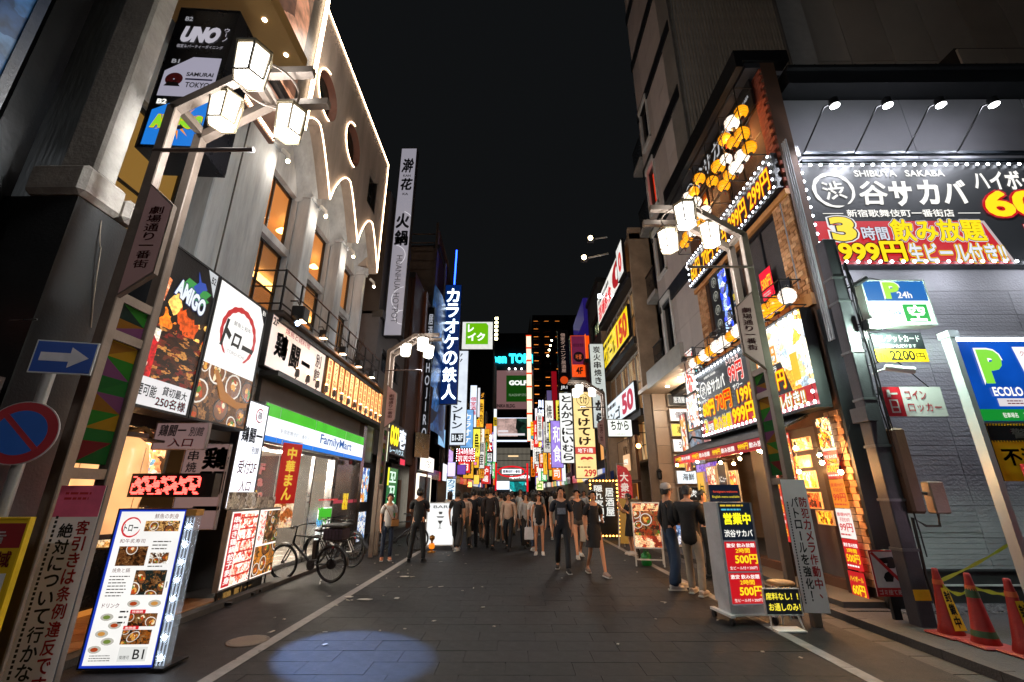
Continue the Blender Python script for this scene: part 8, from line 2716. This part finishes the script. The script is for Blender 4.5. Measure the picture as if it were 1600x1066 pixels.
# ------------------------------------------------------------------ boards and stands in the street
p = gp(675, 860)
t = board('white_standing_sign', 'glowing white standing sign with a wine glass drawing in the middle of the left lane', 'standing sign', R(2), (p.x - .22, p.y, .12), .85, 1.22, LB('#eef2f2', 1.0, .1), .06, S('#c8c8c8', .4), .03)
M().lathe((.42, .55, .02), [(.03, -.12), (.12, .0), (.1, .08)], 8).obj('print', S('#a0a4a8', bump=0), t) if False else None
m = M().poly([(.34, .7), (.5, .7), (.45, .62), (.43, .6), (.43, .5), (.48, .48), (.36, .48), (.41, .5), (.41, .6), (.39, .62)], .006, .01).poly([(.36, .95), (.48, .95), (.46, .88), (.38, .88)], .006, .01).poly([(.3, .82), (.54, .82), (.5, .78), (.34, .78)], .006, .01)
m.obj('print', S('#505458', bump=0), t)
text(t, 'BAR', .2, 1.05, .65, 1.13, S('#303438', bump=0), .012, .01)
M().box(0, -.12, -.04, .03, 0, -.01).box(.82, -.12, -.04, .85, 0, -.01).obj('leg', WHITEP, t)
t = thing('warning_lamp', 'small amber and brass lamp standing before the glowing white sign', 'lamp', gp(672, 861) + Vector((.1, -.35, 0)))
M().lathe((0, 0, 0), [(.12, 0), (.12, .03), (.03, .06), (.03, .3), (.08, .36), (.08, .42), (.02, .46)], 14).obj('lamp_body', S('#8a5a18', .4, .5), t)
M().lathe((0, 0, .1), [(.07, 0), (.09, .07), (.07, .14)], 12).obj('lamp_glass', E('#f08010', 1.2), t)
# A-frame photo board on the right
p = gp(1015, 885)
t = board('a_frame_board', 'white framed A-board with an orange meat photo menu', 'menu board', R(-14), (p.x - .32, p.y, .38), .66, 1.02, PIC('aframe', ['#e8a070', '#a83820', '#f0d0a8', '#c86840', '#7a2818', '#e8b888'], 9, .9), .03, S('#d8d4d0', .5), .03)
M().box(0, -.38, -.03, .035, 0, 0).box(.625, -.38, -.03, .66, 0, 0).box(0, -.25, -.03, .66, -.22, -.005).beam((.02, .9, -.03), (.02, -.38, -.45), .03).beam((.64, .9, -.03), (.64, -.38, -.45), .03).obj('leg', WHITEP, t)
spread(t, .05, .28, .61, .82, 5, .13, .008, 12, '#8a3418', .8, .4)
text(t, 'おすすめ', .1, .86, .56, .96, E('#f8e0a0', 1), .012, .02)
t = thing('water_weight', 'green plastic water weight under the A-board', 'weight', (p.x - .02, p.y + .15, 0))
M().lathe((0, 0, 0), [(.11, 0), (.12, .03), (.12, .22), (.07, .27), (.03, .28), (.03, .31)], 12).obj('tank', S('#0a7a2c', .4), t)
M().tube([(-.06, 0, .26), (-.04, 0, .34), (.04, 0, .34), (.06, 0, .26)], .012, 6).obj('handle', S('#0a7a2c', .4), t)
t = board('black_post_sign', 'small black board with pale writing on a slim post by the girl in black', 'sign', FS, (3.0, 12.6, .95), .32, .5, S('#12100e', .5), .03, rim=False)
text(t, '生ビール', .04, .2, .28, .3, E('#e8e0c8', .8), .01, .02)
text(t, '営業中', .06, .08, .26, .15, E('#e8c040', .8), .01, .02)
M().box(.14, -.95, -.03, .18, 0, -.01).obj('post', BLK, t)
p = gp(948, 845)
t = board('bulb_edged_sign', 'black standing sign edged with amber bulbs and white characters by the dark doorway', 'standing sign', R(0), (p.x - .55, p.y, .1), 1.1, 2.0, S('#0c0b0a', .4), .15, rim=False)
bulb_border(t, .06, .06, 1.04, 1.94, .13, .03, E('#ffb048', 8))
text(t, '隠れ家個室', .2, .5, .5, 1.8, E('#e8e8e0', 1), .012, .03, vert=True)
text(t, '居酒屋', .6, .7, .9, 1.7, E('#e8e8e0', 1), .012, .03, vert=True)
t = thing('red_flag_banner', 'red flag banner with pale brush characters on a leaning pole', 'banner', (3.75, 17.2, .6), R(-10), rx=math.pi / 2)
M().poly([(0, 0), (.5, .1), (.5, 1.6), (.35, 1.9), (0, 2.0)], -.004, 0).obj('banner_cloth', E('#a01020', .4, base='#a01020'), t)  # light on the cloth put in as its own glow
text(t, '大衆酒場', .1, .3, .38, 1.75, E('#f0d8c8', .8), .005, .03, vert=True)
M().tube([(.0, -.6, 0), (.0, 2.05, 0), (.4, 2.05, 0)], .012, 6).obj('banner_pole', WHITEP, t)
t = thing('a_frame_board', 'tall silver legged A-board with a yellow side beside the red flag', 'menu board', (3.3, 15.2, 0), R(-30), rx=math.pi / 2)
M().beam((0, 0, .25), (.0, 1.5, 0), .035).beam((0, 0, -.3), (0, 1.5, 0), .035).beam((.6, 0, .25), (.6, 1.5, 0), .035).beam((.6, 0, -.3), (.6, 1.5, 0), .035).obj('leg', S('#b0b0b0', .4, .6), t)
M().add([(.03, .15, .22), (.57, .15, .22), (.57, 1.45, .01), (.03, 1.45, .01)], [(0, 1, 2, 3)]).obj('face_panel', E('#c88a20', .4), t)
t = thing('shop_window_lamp', 'round warm wall lamp by the slatted door under the bag sign', 'lamp', (4.95, 18.4, 3.4))
M().ball((0, 0, 0), .1, 10).obj('lamp_glass', E('#ffb860', 8), t)
M().tube([(0, 0, 0), (.3, 0, .05)], .02, 6).obj('bracket', BLK, t)
for (px_, py_, lb) in ((925, 374, 'upper'), (915, 404, 'lower')):
    c = at(px_, py_, Y=21)
    t = thing('roof_floodlight', f'{lb} warm floodlight on a long arm reaching over the street from the price sign building', 'floodlight', c, group='floodlights on long arms')
    M().tube([(0, 0, 0), (5.0 - c.x, .2, .25 if lb == 'upper' else .4)], .05, 6).obj('arm', S('#d8d4cc', .5), t)
    M().box(-.25, -.2, -.12, .1, .2, .1).obj('lamp_body', BLK, t)
    M().ball((-.12, -.22, -.05), .13, 8).obj('lamp_glass', E('#ffe8b0', 8), t)
c = at(937, 463, Y=23)
t = thing('white_floodlight', 'small white glaring floodlight jutting from the price sign building', 'floodlight', c)
M().ball((0, 0, 0), .12, 8).obj('lamp_glass', E('#f0f8ff', 25), t)
M().tube([(0, 0, 0), (5.1 - c.x, 0, .05)], .03, 6).obj('arm', GREY, t)
# café like lit shop front on the left beyond the slats
b = board('lit_shopfront', 'white framed shop front with glowing edge lines and pale sign, left of the crowd', 'shop', FL, (-5.0, 24.2, .1), 3.6, 2.5, S('#1c1a18', .4), .2, E('#fff4dc', 1.6), .12)
b = board('cafe_sign', 'pale lit sign with handwritten letters over the white framed shop front', 'sign', FL, (-4.95, 24.0, 2.75), 4.2, .85, LB('#fff4e4', 1.4, .1), .15, fw=.03)
text(b, 'いつもの', 1.3, .2, 3.2, .65, INK, .012, .01)
b = board('steel_hood', 'polished steel angled hood panel above the white framed shop front', 'hood', FL + R(-25), (-4.95, 22.6, 3.3), 1.2, 1.2, S('#c4c4c8', .25, 1., .1), .1, rim=False)
for (y, z, w, h, c, lb) in ((29.5, 4.6, 3.0, 1.3, '#7ab0d8', 'slanting pale blue lightbox on the left wall below the karaoke sign'), (32, 2.4, 2.4, 1.2, '#e8f4ff', 'white lightbox beside the tonton sign foot'), (34.5, 3.2, 2.6, 1.6, '#b8a0e8', 'violet white lightbox further along the left wall')):
    b = board('wall_lightbox', lb, 'sign', FL, (-5.0, y, z), w, h, LB(c, 1.1, .3), .2)

sc.collection.children.link(COL)
